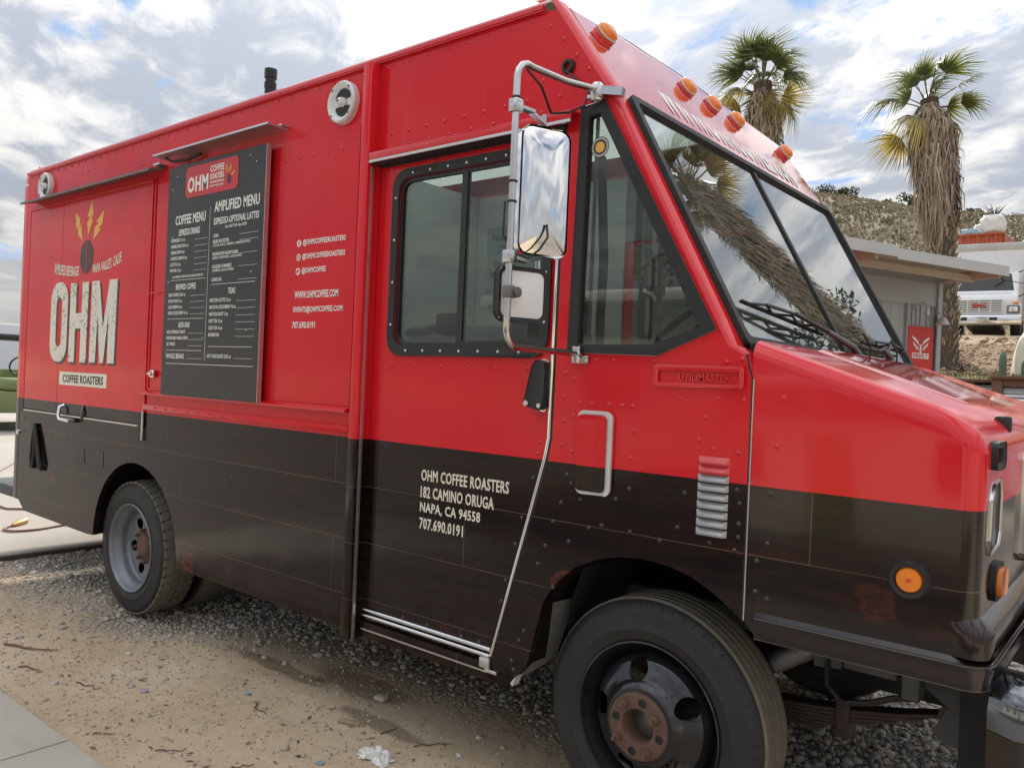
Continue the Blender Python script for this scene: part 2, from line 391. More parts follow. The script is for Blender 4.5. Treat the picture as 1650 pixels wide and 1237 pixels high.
def copy_tree(o, parent=None):
    c = o.copy(); COL.objects.link(c); c.parent = parent
    for ch in list(o.children): copy_tree(ch, c)
    return c
def arc(cx, cz, r, a0, a1, n=6, rz=None):
    rz = r if rz is None else rz
    return [(cx + r * math.cos(R(a0 + (a1 - a0) * i / n)), cz + rz * math.sin(R(a0 + (a1 - a0) * i / n))) for i in range(n + 1)]
def rrect(x0, x1, z0, z1, r, n=6):
    return arc(x1 - r, z0 + r, r, -90, 0, n) + arc(x1 - r, z1 - r, r, 0, 90, n) + arc(x0 + r, z1 - r, r, 90, 180, n) + arc(x0 + r, z0 + r, r, 180, 270, n)
_font_cache = {}
def text_mesh(s, bold=0.0, shear=0.0):
    key = (s, bold, shear)
    if key not in _font_cache:
        cu = bpy.data.curves.new('t', 'FONT'); cu.body = s; cu.size = 1.0; cu.offset = bold; cu.shear = shear; cu.space_character = 1.0 + bold * 3.0
        cu.resolution_u = 2; cu.extrude = 0.0
        ob = bpy.data.objects.new('t', cu); COL.objects.link(ob)
        dg = bpy.context.evaluated_depsgraph_get(); ev = ob.evaluated_get(dg)
        me = ev.to_mesh(); vs = np.array([tuple(q.co) for q in me.vertices]); fs = [tuple(p.vertices) for p in me.polygons]
        ev.to_mesh_clear(); bpy.data.objects.remove(ob); bpy.data.curves.remove(cu)
        vs[:, :2] -= vs[:, :2].min(0); _font_cache[key] = (vs, fs, vs[:, :2].max(0))
    return _font_cache[key]
def lettering(s, x0, x1, z0, z1, y, mat, parent, bold=0.02, depth=0.0012, mp=None, name='lettering', shear=0.0, bend=None, tracking=None):
    """text fitted into the rectangle x0..x1, z0..z1 on the plane y (facing -y); mp maps (a,b,out) to world"""
    vs, fs, ext = text_mesh(s, bold, shear)
    mp = mp or (lambda a, b, o: (a, y - o, b))
    P = []
    for layer in (depth, 0.0):
        for q in vs:
            a = x0 + q[0] / ext[0] * (x1 - x0); b = z0 + q[1] / ext[1] * (z1 - z0)
            if bend: b += bend((a - x0) / (x1 - x0), (b - z0) / (z1 - z0))
            P.append(mp(a, b, layer))
    n = len(vs); F = list(fs)
    mb = MB(); mb.v = P; mb.f = F + []
    # side walls along the boundary edges
    cnt = {}
    for fc in fs:
        for i in range(len(fc)):
            e = (fc[i], fc[(i + 1) % len(fc)]); cnt[e] = cnt.get(e, 0) + 1
    for (a, b) in list(cnt):
        if (b, a) not in cnt: mb.f.append((a, a + n, b + n, b))
    return mb.build(name, mat, parent, smooth=0, fix=False)
def poly_print(pts, y, mat, parent, name, depth=0.0012, mp=None):
    mb = MB()
    if mp is None: mb.plate(pts, [], y - depth, y)
    else:
        tri = tessellate_polygon([[Vector((q[0], q[1], 0)) for q in pts]]); n = len(pts)
        mb.v = [mp(a, b, depth) for a, b in pts] + [mp(a, b, 0) for a, b in pts]
        mb.f = [tuple(t_) for t_ in tri] + [(i, (i + 1) % n, (i + 1) % n + n, i + n) for i in range(n)]
    return mb.build(name, mat, parent, smooth=0)
def rivet_row(pts, y, mat, parent, r=0.0085, h=0.0055, face=None):
    mb = MB()
    for q in pts:
        x, z = q[0], q[1]; vs = []; 
        for rr, hh in ((r, 0), (r * 0.8, h * 0.65)):
            for k in range(8):
                th = math.pi * k / 4; vs.append((x + rr * math.cos(th), y - hh, z + rr * math.sin(th)))
        vs.append((x, y - h, z))
        fs = [(k, (k + 1) % 8, 8 + (k + 1) % 8, 8 + k) for k in range(8)] + [(8 + k, 8 + (k + 1) % 8, 16) for k in range(8)]
        if face: vs = [face(v_) for v_ in vs]
        mb.add(vs, fs)
    o = mb.build('rivets', mat, parent, smooth=60, fix=True); o['kind'] = 'stuff'; return o
def lerp_row(x0, z0, x1, z1, n): return [(x0 + (x1 - x0) * i / (n - 1), z0 + (z1 - z0) * i / (n - 1)) for i in range(n)]
# ------------------------------------------------------------------ ground
def ground_material():
    mt, t, b = new_mat('dirt_ground')
    v = t.node('ShaderNodeTexCoord').outputs['Object']; x, y, z = t.sep(v)
    wob = t.math('MULTIPLY', t.math('SUBTRACT', t.noise(v, 0.9, 5, 0.6), 0.5), 1.6)
    yy = t.math('ADD', y, wob)
    sh_ = t.range(x, -4.7, -3.7, 0.62, 0.0, smooth=True)
    grav = t.range(t.math('ADD', yy, sh_), 2.5, 3.15, smooth=True)
    n1 = t.noise(v, 1.1, 6, 0.62); n2 = t.noise(v, 14.0, 6, 0.7); n3 = t.noise(v, 85.0, 4, 0.7)
    dirt = t.ramp(n1, [(0.28, (0.46, 0.35, 0.225)), (0.5, (0.58, 0.455, 0.31)), (0.72, (0.66, 0.55, 0.41))])
    dirt = t.mix(t.range(n2, 0.35, 0.7, 0.0, 0.4), dirt, (0.34, 0.25, 0.165))
    dirt = t.mix(t.range(n3, 0.56, 0.7, 0.0, 0.55), dirt, (0.50, 0.44, 0.36))
    vo = t.node('ShaderNodeTexVoronoi'); vo.inputs['Scale'].default_value = 42.0; t.l.new(v, vo.inputs['Vector'])
    st = t.ramp(t.sep(vo.outputs['Color'])[0], [(0.0, (0.20, 0.185, 0.17)), (0.4, (0.36, 0.335, 0.305)), (0.75, (0.47, 0.43, 0.375)), (1.0, (0.60, 0.57, 0.52))])
    st = t.mix(t.range(vo.outputs['Distance'], 0.25, 0.6, 0.0, 0.75), st, (0.14, 0.115, 0.09))
    st = t.mix(t.range(t.noise(v, 0.8, 4, 0.6), 0.45, 0.65, 0.0, 0.45), st, (0.30, 0.22, 0.14))
    col = t.mix(grav, dirt, st)
    # damp patches left by the truck's waste water
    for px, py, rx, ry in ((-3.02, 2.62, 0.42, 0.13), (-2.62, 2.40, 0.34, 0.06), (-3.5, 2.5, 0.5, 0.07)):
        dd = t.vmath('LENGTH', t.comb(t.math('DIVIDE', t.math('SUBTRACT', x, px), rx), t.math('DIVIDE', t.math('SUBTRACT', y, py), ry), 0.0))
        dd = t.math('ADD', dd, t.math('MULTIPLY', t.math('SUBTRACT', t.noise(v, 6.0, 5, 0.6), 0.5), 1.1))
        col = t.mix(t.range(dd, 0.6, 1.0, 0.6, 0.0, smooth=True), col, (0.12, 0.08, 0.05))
    t.l.new(col, b.inputs['Base Color']); b.inputs['Roughness'].default_value = 0.95; b.inputs['Specular IOR Level'].default_value = 0.2
    hh = t.math('ADD', t.math('MULTIPLY', n2, 0.6), t.math('MULTIPLY', n3, 0.4))
    hs = t.math('SUBTRACT', 1.0, t.math('MULTIPLY', vo.outputs['Distance'], 1.6))
    hmix = t.math('ADD', t.math('MULTIPLY', hh, t.math('SUBTRACT', 1.0, grav)), t.math('MULTIPLY', hs, grav))
    t.l.new(t.bump(hmix, 0.6, 0.02), b.inputs['Normal'])
ground_material()
def concrete_material(name, col, stain):
    mt, t, b = new_mat(name)
    v = t.node('ShaderNodeTexCoord').outputs['Object']
    a = t.noise(v, 0.7, 7, 0.65); g = t.noise(v, 30.0, 5, 0.7); k = t.noise(t.scale3(v, (0.6, 2.6, 1.0)), 1.2, 6, 0.65)
    c = t.mix(t.range(a, 0.3, 0.7), tuple(q * 0.82 for q in col), col)
    c = t.mix(t.range(k, 0.5, 0.72, 0.0, 0.6, smooth=True), c, stain)
    c = t.mix(t.range(g, 0.55, 0.75, 0.0, 0.4), c, tuple(q * 0.6 for q in col))
    t.l.new(c, b.inputs['Base Color']); b.inputs['Roughness'].default_value = 0.85
    t.l.new(t.bump(g, 0.25, 0.008), b.inputs['Normal'])
concrete_material('slab_concrete', (0.36, 0.33, 0.295), (0.30, 0.25, 0.20))
concrete_material('walk_concrete', (0.54, 0.50, 0.43), (0.33, 0.27, 0.20))

def gh(x, y):
    p = Vector((x * 1.6, y * 1.6, 0.3)); q = Vector((x * 9.0, y * 9.0, 4.0))
    return 0.018 * noise.noise(p) + 0.005 * noise.noise(q) - 0.004
def axis_lines(lo, hi, step, outs):
    mid = list(np.arange(lo, hi + 1e-6, step)); left = [lo - o for o in reversed(outs)]; right = [hi + o for o in outs]
    return left + mid + right
outs = [0.2, 0.5, 1, 2, 4, 8, 15, 30, 60, 120, 300, 900]
xs = axis_lines(-8.5, 0.5, 0.06, outs); ys = axis_lines(1.0, 7.5, 0.06, outs)
gv = []
for xx in xs:
    for yy_ in ys:
        inn = (-8.6 < xx < 0.6 and 0.9 < yy_ < 7.6)
        gv.append((xx, yy_, gh(xx, yy_) if inn else -0.01))
ny = len(ys)
gf = [(i * ny + j, (i + 1) * ny + j, (i + 1) * ny + j + 1, i * ny + j + 1) for i in range(len(xs) - 1) for j in range(ny - 1)]
g = MB(); g.v = gv; g.f = gf
tag(g.build('ground', 'dirt_ground', None, smooth=80, fix=False), kind='structure')

# concrete: apron behind the truck's tail and the walk the photographer stands on
m = MB(); m.rbox(-60, -6.80, -30, 40, -0.12, 0.035, 0.01)
slab = m.build('concrete_slab', 'slab_concrete', None, smooth=30); tag(slab, kind='structure')
pbr('form_board', (0.09, 0.065, 0.05), 0.9, var=0.3, bump=0.3, bscale=30)
m = MB(); m.box(-6.797, -6.765, -30, 40, -0.1, 0.03)
m.build('form_board', 'form_board', slab)
walk = bpy.data.objects.new('concrete_walk', None); COL.objects.link(walk); walk['kind'] = 'structure'
edges = [-6.75, -5.05, -3.325, -1.6, 0.1, 1.8, 3.5, 6.0, 9.0]
for a_, b_ in zip(edges[:-1], edges[1:]):
    if a_ < -6.8: continue
    m = MB()
    m.rbox(a_ + 0.006, b_ - 0.006, -1.2, 1.40 + random.uniform(-0.006, 0.006), -0.12, 0.03 + random.uniform(-0.004, 0.004), 0.012)
    m.build('paving_panel', 'walk_concrete', walk, smooth=30)

pbr('dark_ground', (0.055, 0.054, 0.052), 0.9, var=0.3, vscale=3, bump=0.4, bscale=120, dirt=(0.12, 0.10, 0.08), dirt_amt=0.35)
m = MB(); m.rbox(-6.79, 9.0, -7.9, -1.215, -0.1, 0.022, 0.008); tag(m.build('unseen_dark_ground', 'dark_ground', None), kind='structure')  # unseen dark sheet, added so the truck's side mirrors dark ground
# loose gravel: real stones
def stones(name, P, S, mat, flat=0.62):
    phi = (1 + 5 ** 0.5) / 2
    base = np.array([(-1, phi, 0), (1, phi, 0), (-1, -phi, 0), (1, -phi, 0), (0, -1, phi), (0, 1, phi), (0, -1, -phi), (0, 1, -phi), (phi, 0, -1), (phi, 0, 1), (-phi, 0, -1), (-phi, 0, 1)], float)
    base /= np.linalg.norm(base[0])
    fac = np.array([(0, 11, 5), (0, 5, 1), (0, 1, 7), (0, 7, 10), (0, 10, 11), (1, 5, 9), (5, 11, 4), (11, 10, 2), (10, 7, 6), (7, 1, 8), (3, 9, 4), (3, 4, 2), (3, 2, 6), (3, 6, 8), (3, 8, 9), (4, 9, 5), (2, 4, 11), (6, 2, 10), (8, 6, 7), (9, 8, 1)])
    n = len(P); V = np.repeat(base[None], n, 0) * (1 + RNG.uniform(-0.24, 0.24, (n, 12, 1)))
    V *= np.stack([RNG.uniform(0.75, 1.35, n), RNG.uniform(0.65, 1.1, n), RNG.uniform(flat - 0.15, flat + 0.15, n)], 1)[:, None, :]
    # tumble
    ax = RNG.normal(size=(n, 3)); ax /= np.linalg.norm(ax, axis=1, keepdims=True); th = RNG.normal(0, 0.45, n)
    c, s_ = np.cos(th)[:, None, None], np.sin(th)[:, None, None]; k = ax[:, None, :]
    V = V * c + np.cross(np.broadcast_to(k, V.shape), V) * s_ + k * (V * k).sum(2, keepdims=True) * (1 - c)
    az = RNG.uniform(0, 6.283, n); ca, sa = np.cos(az)[:, None], np.sin(az)[:, None]
    V = np.stack([V[:, :, 0] * ca - V[:, :, 1] * sa, V[:, :, 0] * sa + V[:, :, 1] * ca, V[:, :, 2]], 2)
    V = V * S[:, None, None] + P[:, None, :]
    F = fac[None] + 12 * np.arange(n)[:, None, None]
    me = bpy.data.meshes.new(name); V = V.reshape(-1, 3); F = F.reshape(-1, 3)
    me.vertices.add(len(V)); me.vertices.foreach_set('co', V.ravel())
    me.loops.add(F.size); me.loops.foreach_set('vertex_index', F.ravel().astype(np.int32))
    me.polygons.add(len(F)); me.polygons.foreach_set('loop_start', np.arange(0, F.size, 3, dtype=np.int32))
    me.update(calc_edges=True); me.polygons.foreach_set('use_smooth', np.ones(len(F), bool))
    me.materials.append(MATS[mat]); o = bpy.data.objects.new(name, me); COL.objects.link(o); return o
def stone_material():
    mt, t, b = new_mat('gravel_stone')
    isl = t.node('ShaderNodeNewGeometry').outputs['Random Per Island']
    v = t.node('ShaderNodeTexCoord').outputs['Object']
    c = t.ramp(isl, [(0.0, (0.22, 0.21, 0.20)), (0.25, (0.38, 0.365, 0.34)), (0.5, (0.50, 0.475, 0.435)), (0.75, (0.46, 0.395, 0.31)), (1.0, (0.68, 0.65, 0.60))])
    c = t.mix(t.range(t.noise(v, 60.0, 4, 0.6), 0.35, 0.7, 0.0, 0.4), c, (0.25, 0.22, 0.19))
    c = t.mix(t.range(t.noise(v, 0.9, 4, 0.6), 0.46, 0.62, 0.0, 0.5), c, (0.42, 0.33, 0.23))
    t.l.new(c, b.inputs['Base Color']); b.inputs['Roughness'].default_value = 0.8
    t.l.new(t.bump(t.noise(v, 160.0, 3, 0.6), 0.25, 0.004), b.inputs['Normal'])
stone_material()
N = 62000
px_ = RNG.uniform(-7.0, 0.6, N); py_ = 1.5 + 5.4 * RNG.random(N) ** 0.92
wobv = np.array([noise.noise(Vector((a * 0.8, b * 0.8, 1.7))) for a, b in zip(px_, py_)])
edge = 2.74 + 0.30 * wobv - 0.62 * np.clip((-3.7 - px_) / 1.0, 0, 1)
dens = np.clip((py_ - edge) / 0.45 + 0.35, 0.035, 1.0)
vis = ((px_ < -3.2) | (px_ > -1.9) | (py_ < 3.6)) & (px_ > -6.74)
keep = (RNG.random(N) < dens) & vis & (py_ > 1.43)
px_, py_ = px_[keep], py_[keep]
sz = 0.0085 * np.exp(RNG.normal(0, 0.42, len(px_))); sz = np.clip(sz, 0.004, 0.028)
sz = np.where(px_ > -1.6, sz * 1.35, sz)
pz_ = np.array([gh(a, b) for a, b in zip(px_, py_)]) + sz * 0.22
gs = stones('gravel', np.stack([px_, py_, pz_], 1), sz, 'gravel_stone')
tag(gs, 'loose grey gravel spread under and around the red truck', 'gravel', kind='stuff')
# pebbly grit and small chips in the trodden dirt
N = 9000
px_ = RNG.uniform(-5.5, -0.6, N); py_ = RNG.uniform(1.42, 2.7, N); sz = 0.0026 * np.exp(RNG.normal(0, 0.5, N)); sz = np.clip(sz, 0.0012, 0.010)
pz_ = np.array([gh(a, b) for a, b in zip(px_, py_)]) + sz * 0.3
pbr('grit_tan', (0.46, 0.36, 0.255), 0.9, var=0.4, vscale=30)
gs = stones('grit', np.stack([px_, py_, pz_], 1), sz, 'grit_tan')
tag(gs, 'fine grit scattered over the bare tan dirt', 'grit', kind='stuff')

# hillside and the terrace cut into it
def hill_material():
    mt, t, b = new_mat('dry_hillside')
    v = t.node('ShaderNodeTexCoord').outputs['Object']; x, y, z = t.sep(v)
    n1 = t.noise(v, 0.12, 6, 0.62); n2 = t.noise(v, 0.9, 6, 0.68); n3 = t.noise(t.scale3(v, (1, 1, 2.2)), 4.0, 5, 0.7)
    c = t.ramp(n2, [(0.3, (0.21, 0.17, 0.115)), (0.5, (0.32, 0.265, 0.185)), (0.7, (0.42, 0.36, 0.26))])
    c = t.mix(t.range(n1, 0.5, 0.66, 0.0, 0.6, smooth=True), c, (0.18, 0.175, 0.095))
    c = t.mix(t.range(n3, 0.5, 0.7, 0.0, 0.35), c, (0.16, 0.12, 0.08))
    c = t.mix(t.range(t.noise(v, 0.2, 5, 0.6, 0.4), 0.58, 0.68, 0.0, 0.6, smooth=True), c, (0.30, 0.19, 0.13))
    bare = t.range(y, 41.0, 36.0, smooth=True)
    road = t.mix(n2, (0.30, 0.225, 0.15), (0.50, 0.40, 0.285))
    c = t.mix(bare, c, road)
    bank = t.range(t.math('ADD', y, t.math('MULTIPLY', n2, 1.5)), 29.2, 28.2, smooth=True)
    c = t.mix(bank, c, t.mix(n3, (0.13, 0.085, 0.055), (0.30, 0.205, 0.13)))
    grs = t.math('MULTIPLY', t.range(y, 18.6, 17.0, smooth=True), t.range(n2, 0.42, 0.6))
    c = t.mix(grs, c, (0.13, 0.15, 0.055))
    t.l.new(c, b.inputs['Base Color']); b.inputs['Roughness'].default_value = 0.95; b.inputs['Specular IOR Level'].default_value = 0.15
    t.l.new(t.bump(t.math('ADD', n2, n3), 0.7, 0.25), b.inputs['Normal'])
hill_material()
YK = [16.05, 19, 22, 26, 28.3, 29.6, 31, 38, 41, 46, 60, 80]
ZK = [1.90, 2.15, 2.5, 3.0, 3.3, 3.62, 3.72, 3.92, 4.5, 6.0, 11.0, 19.5]
def tz(x, y):
    k = 28.6 - 0.24 * max(0.0, x + 40) - 0.11 * max(0.0, -40 - x)
    if x > 25: k = max(k, 12.0)
    sc = k / 28.0
    if y <= 80:
        z = float(np.interp(y, YK, ZK)); f = min(1, max(0, (y - 41) / 39.0)); z = z * (1 + (sc - 1) * f)
    else:
        z = float(np.interp(y, [80, 95, 105, 118, 160, 240], [19.5 * sc, 25.0 * sc, 27.6 * sc, 28.0 * sc, 22 * sc, 2]))
    a = min(1, max(0, (y - 38) / 20))
    z += a * (0.9 * noise.noise(Vector((x * 0.07, y * 0.07, 2))) + 0.35 * noise.noise(Vector((x * 0.3, y * 0.3, 5))))
    z += 0.05 * noise.noise(Vector((x * 1.3, y * 1.3, 7)))
    return z
hx = list(np.arange(-95, -20, 1.5)) + list(np.arange(-20, 6, 0.4)) + list(np.arange(6, 70, 2.0))
hy = list(np.arange(16.05, 32, 0.3)) + list(np.arange(32, 120, 0.9)) + list(np.arange(120, 241, 10))
m = MB(); m.v = [(a, b, tz(a, b)) for a in hx for b in hy]; nn_ = len(hy)
m.f = [(i * nn_ + j, (i + 1) * nn_ + j, (i + 1) * nn_ + j + 1, i * nn_ + j + 1) for i in range(len(hx) - 1) for j in range(nn_ - 1)]
tag(m.build('hillside', 'dry_hillside', None, smooth=80, fix=False), kind='structure')
# ------------------------------------------------------------------ the food truck
Y0, Y1 = 2.30, 4.46; YM = 3.38
T = thing('food_truck', 'red and dark wood-print step van coffee truck parked on the gravel', 'food truck', (TX, TY, 0))
WR = 'vinyl_wrap'
# cargo walls
def body_outline():
    return [(-6.50, 0.53), (-6.475, 0.506), (-6.364, 0.435), (-5.33, 0.425)] + arc(-4.735, 0.43, 0.515, 180, 0, 18, 0.505) + [(-4.2, 0.405), (-2.735, 0.405), (-2.735, 2.85), (-6.50, 2.85)]
for y, nm in ((Y0, 'near'), (Y1, 'far')):
    s = 1 if nm == 'near' else -1
    m = MB(); m.plate(body_outline(), [], y, y + s * 0.035); m.build('side_wall', WR, T)
# roof: crowned sheet with rounded eaves
sec = [(2.30, 2.848), (2.292, 2.865), (2.30, 2.884), (2.325, 2.902), (2.37, 2.914), (2.5, 2.925), (2.9, 2.94), (3.38, 2.946)]
sec = sec + [(2 * YM - a, b) for a, b in reversed(sec[:-1])]
def sec_sweep(m, x0, x1, sec, nx=8):
    n = len(sec)
    m.add([(x0 + (x1 - x0) * i / nx, a, b) for i in range(nx + 1) for a, b in sec], [(i * n + j, (i + 1) * n + j, (i + 1) * n + j + 1, i * n + j + 1) for i in range(nx) for j in range(n - 1)])
m = MB(); sec_sweep(m, -6.50, -1.80, sec[:6]); sec_sweep(m, -6.50, -1.80, sec[-6:]); sec_sweep(m, -1.95, -1.80, sec[5:-5], 1); m.build('roof', 'red_gloss', T, smooth=50)
m = MB(); sec_sweep(m, -6.50, -1.95, sec[5:-5]); m.build('roof_panel', 'roof_fibreglass', T, smooth=50)
m = MB()
m.box(-6.5, -1.80, Y0 - 0.016, Y0, 2.846, 2.858); m.box(-6.5, -1.80, Y0 - 0.020, Y0 - 0.014, 2.852, 2.866)
m.build('roof_gutter', 'red_paint', T)
m = MB(); m.box(-6.50, -6.46, Y0 + 0.04, Y1 - 0.04, 0.52, 2.90); m.build('rear_wall', WR, T)
m = MB(); m.rbox(-6.625, -6.502, Y0 + 0.01, Y0 + 0.13, 0.49, 2.80, 0.02); m.rbox(-6.625, -6.502, Y1 - 0.13, Y1 - 0.01, 0.49, 2.80, 0.02); m.box(-6.6, -6.502, Y0 + 0.131, Y1 - 0.131, 2.70, 2.79)
m.build('rear_frame', WR, T)
m = MB(); m.rbox(-6.58, -6.50, Y0 + 0.005, Y0 + 0.06, 2.80, 2.86, 0.012); m.tube([(-6.50, Y0 + 0.05, 2.86), (-6.50, Y0 + 0.05, 2.90), (-6.46, Y0 + 0.05, 2.92)], 0.006); m.build('corner_cap', 'red_paint', T)
m = MB(); m.rbox(-7.30, -6.63, Y0 + 0.06, Y1 - 0.06, 0.47, 0.56, 0.02); m.bar((-6.9, 2.55, 0.48), (-6.5, 2.55, 0.6), 0.06, 0.08); m.bar((-6.9, 4.2, 0.48), (-6.5, 4.2, 0.6), 0.06, 0.08); m.build('rear_step', 'frame_metal', T)
m = MB(); m.lathe([(0.0, -0.012), (0.018, -0.012), (0.02, 0.0)], (-6.505, Y0, 0.99), 14); m.build('tail_reflector', 'chrome', T)
m = MB(); m.box(-6.45, -1.95, Y0 + 0.05, Y1 - 0.05, 0.955, 0.985); m.build('floor', 'underbody', T)
m = MB(); m.box(-4.02, -4.0, Y0 + 0.05, Y1 - 0.05, 0.99, 2.84); m.build('bulkhead', 'lining_white', T)
m = MB(); m.box(-4.0, -2.74, Y1 - 0.045, Y1 - 0.038, 0.99, 2.84); m.build('wall_lining', 'lining_white', T)
m = MB(); m.box(-4.0, -2.74, Y0 + 0.038, Y0 + 0.045, 0.99, 2.84); m.build('wall_lining', 'lining_white', T)
m = MB(); m.box(-4.0, -2.74, Y0 + 0.05, Y1 - 0.05, 0.986, 0.992); m.build('floor_sheet', 'interior_grey', T)
m = MB(); m.rbox(-3.95, -2.95, Y1 - 0.70, Y1 - 0.05, 0.995, 1.85, 0.01); m.build('counter', 'stainless', T)
# the post between cargo body and cab
m = MB(); m.rbox(-2.738, -2.682, 2.248, 2.315, 0.385, 2.846, 0.006); m.build('body_post', WR, T)
m = MB(); m.rbox(-2.738, -2.682, Y1 - 0.015, Y1 + 0.05, 0.385, 2.846, 0.006); m.build('body_post', WR, T)
m = MB(); m.box(-2.6795, -2.673, 2.262, 2.275, 0.39, 2.40); m.build('post_trim', 'aluminium', T)

# cab sides
DOOR = [(-2.672, 0.462), (-1.930, 0.462), (-1.705, 1.24), (-1.690, 1.32), (-1.682, 2.425), (-2.672, 2.425)]
TRI = [(-1.618, 2.466), (-1.524, 2.472), (-1.090, 1.702), (-1.288, 1.620), (-1.632, 1.627)]
ARCH = [(-1.760, 0.50), (-1.730, 0.62), (-1.700, 0.735), (-1.655, 0.812), (-1.573, 0.885), (-1.480, 0.93), (-1.39, 0.953), (-1.30, 0.961), (-1.208, 0.953), (-1.14, 0.936), (-1.08, 0.910), (-1.02, 0.875), (-0.967, 0.838)]
FRONT = [(-0.966, 1.553), (-0.993, 1.620), (-1.050, 1.652), (-1.101, 1.745), (-1.509, 2.495), (-1.552, 2.560), (-1.751, 2.845)]      # side plane's front edge
cab_out = [(-2.682, 0.398), (-1.895, 0.398), (-1.843, 0.409)] + ARCH + FRONT + [(-2.682, 2.85)]
def scaled(poly, f):
    cx = sum(p[0] for p in poly) / len(poly); cz = sum(p[1] for p in poly) / len(poly)
    return [(cx + (p[0] - cx) * f, cz + (p[1] - cz) * f) for p in poly]
def inset(poly, dd):
    """parallel inset of a convex-ish polygon"""
    n = len(poly); area = sum(poly[i][0] * poly[(i + 1) % n][1] - poly[(i + 1) % n][0] * poly[i][1] for i in range(n)); sg = 1 if area > 0 else -1; out = []
    for i in range(n):
        p0, p1, p2 = Vector(poly[i - 1]), Vector(poly[i]), Vector(poly[(i + 1) % n])
        e1 = (p1 - p0).normalized(); e2 = (p2 - p1).normalized()
        n1 = Vector((-e1.y, e1.x)) * sg; n2 = Vector((-e2.y, e2.x)) * sg
        bi = (n1 + n2); bi = bi / max(0.2, (1 + n1.dot(n2)))
        q = p1 + bi * dd; out.append((q.x, q.y))
    return out
m = MB(); m.plate(cab_out, [DOOR, TRI], Y0, Y0 + 0.03); m.build('cab_side', WR, T)
m = MB(); m.plate(cab_out, [DOOR, TRI], Y1 - 0.03, Y1); m.build('cab_side', WR, T)
# rounded corner post and front skin
def corner_strip(m, prof, sgn=1, na=6):
    ye = Y0 if sgn == 1 else Y1; rows = []
    for (x, z) in prof:
        row = []
        for k in range(na + 1):
            a = R(90 * k / na); row.append((x - 0.028 + 0.028 * math.sin(a), ye + sgn * (0.06 - 0.06 * math.cos(a)), z))
        rows.append(row)
    n = na + 1; m.add([p for r_ in rows for p in r_], [(i * n + j, (i + 1) * n + j, (i + 1) * n + j + 1, i * n + j + 1) for i in range(len(rows) - 1) for j in range(n - 1)])
for sg in (1, -1):
    m = MB(); corner_strip(m, [(x_ - (0.0 if sg == 1 else 0.012), z_) for x_, z_ in ((-0.938, 1.553), (-0.965, 1.620), (-1.022, 1.652), (-1.073, 1.745), (-1.481, 2.495), (-1.524, 2.560), (-1.723, 2.845), (-1.750, 2.885), (-1.80, 2.918))], sg); m.build('corner_post', 'red_paint', T, smooth=60)
WB = Vector((-1.018, 0, 1.652)); WT = Vector((-1.477, 0, 2.495)); HT = Vector((-1.735, 0, 2.865))
def front_pt(t, y, a, b, out=0.0):
    dd = b - a; nrm = Vector((dd.z, 0, -dd.x)).normalized(); p = a + dd * t + nrm * out; return (p.x, y, p.z)
m = MB(); hp = [(WT.x - 0.004, WT.z), (HT.x, HT.z), (-1.762, 2.893), (-1.81, 2.922), (-1.90, 2.937)]
ys_ = [2.36 + (4.40 - 2.36) * k / 8 for k in range(9)]
m.add([(x, y, z + (0.018 * (1 - ((y - YM) / 1.02) ** 2) if z > 2.86 else 0)) for x, z in hp for y in ys_], [(i * 9 + j, (i + 1) * 9 + j, (i + 1) * 9 + j + 1, i * 9 + j + 1) for i in range(len(hp) - 1) for j in range(8)])
head = m.build('header_panel', 'red_gloss', T, smooth=50)
def head_map(a, b, o):       # a along +y, b up the panel
    dd = (HT - WT).normalized(); nrm = Vector((dd.z, 0, -dd.x)); p = WT + dd * b + nrm * (o + 0.001); return (p.x, a, p.z)
lettering('WWW.OHMCOFFEE.COM', 2.74, 4.12, 0.085, 0.285, 0, 'white_print', head, bold=0.05, depth=0.0006, mp=head_map)
# windshield: gasket frame, two panes, centre bar
def ws_map(u, v, o=0.0):     # u along y, v 0..1 up
    p = WB + (WT - WB) * v; dd = (WT - WB).normalized(); nrm = Vector((dd.z, 0, -dd.x)); p = p + nrm * o; return (p.x, u, p.z)
def ws_plate(name, mat, outer, holes, o0, o1, parent):
    mb = MB(); mb.plate(outer, holes, o0, o1); mb.v = [ws_map(a, c, b) for a, b, c in mb.v]; return mb.build(name, mat, parent)
asp = 1 / (WT - WB).length
def ws_round(y0, y1, v0, v1, r):
    return [(a, b * asp) for a, b in rrect(y0, y1, v0 / asp, v1 / asp, r, 4)]
wsf = ws_plate('windshield_frame', 'black_rubber', ws_round(2.352, 4.408, -0.008, 1.008, 0.03), [ws_round(2.386, 4.374, 0.030, 0.980, 0.025)], -0.012, 0.016, T)
for a_, b_ in ((2.380, 3.372), (3.388, 4.380)):
    ws_plate('windshield_pane', 'windshield_glass', ws_round(a_, b_, 0.025, 0.985, 0.02), [], -0.002, 0.001, T)
ws_plate('windshield_bar', 'black_rubber', [(3.365, 0.045), (3.395, 0.045), (3.395, 0.965), (3.365, 0.965)], [], -0.006, 0.009, T)
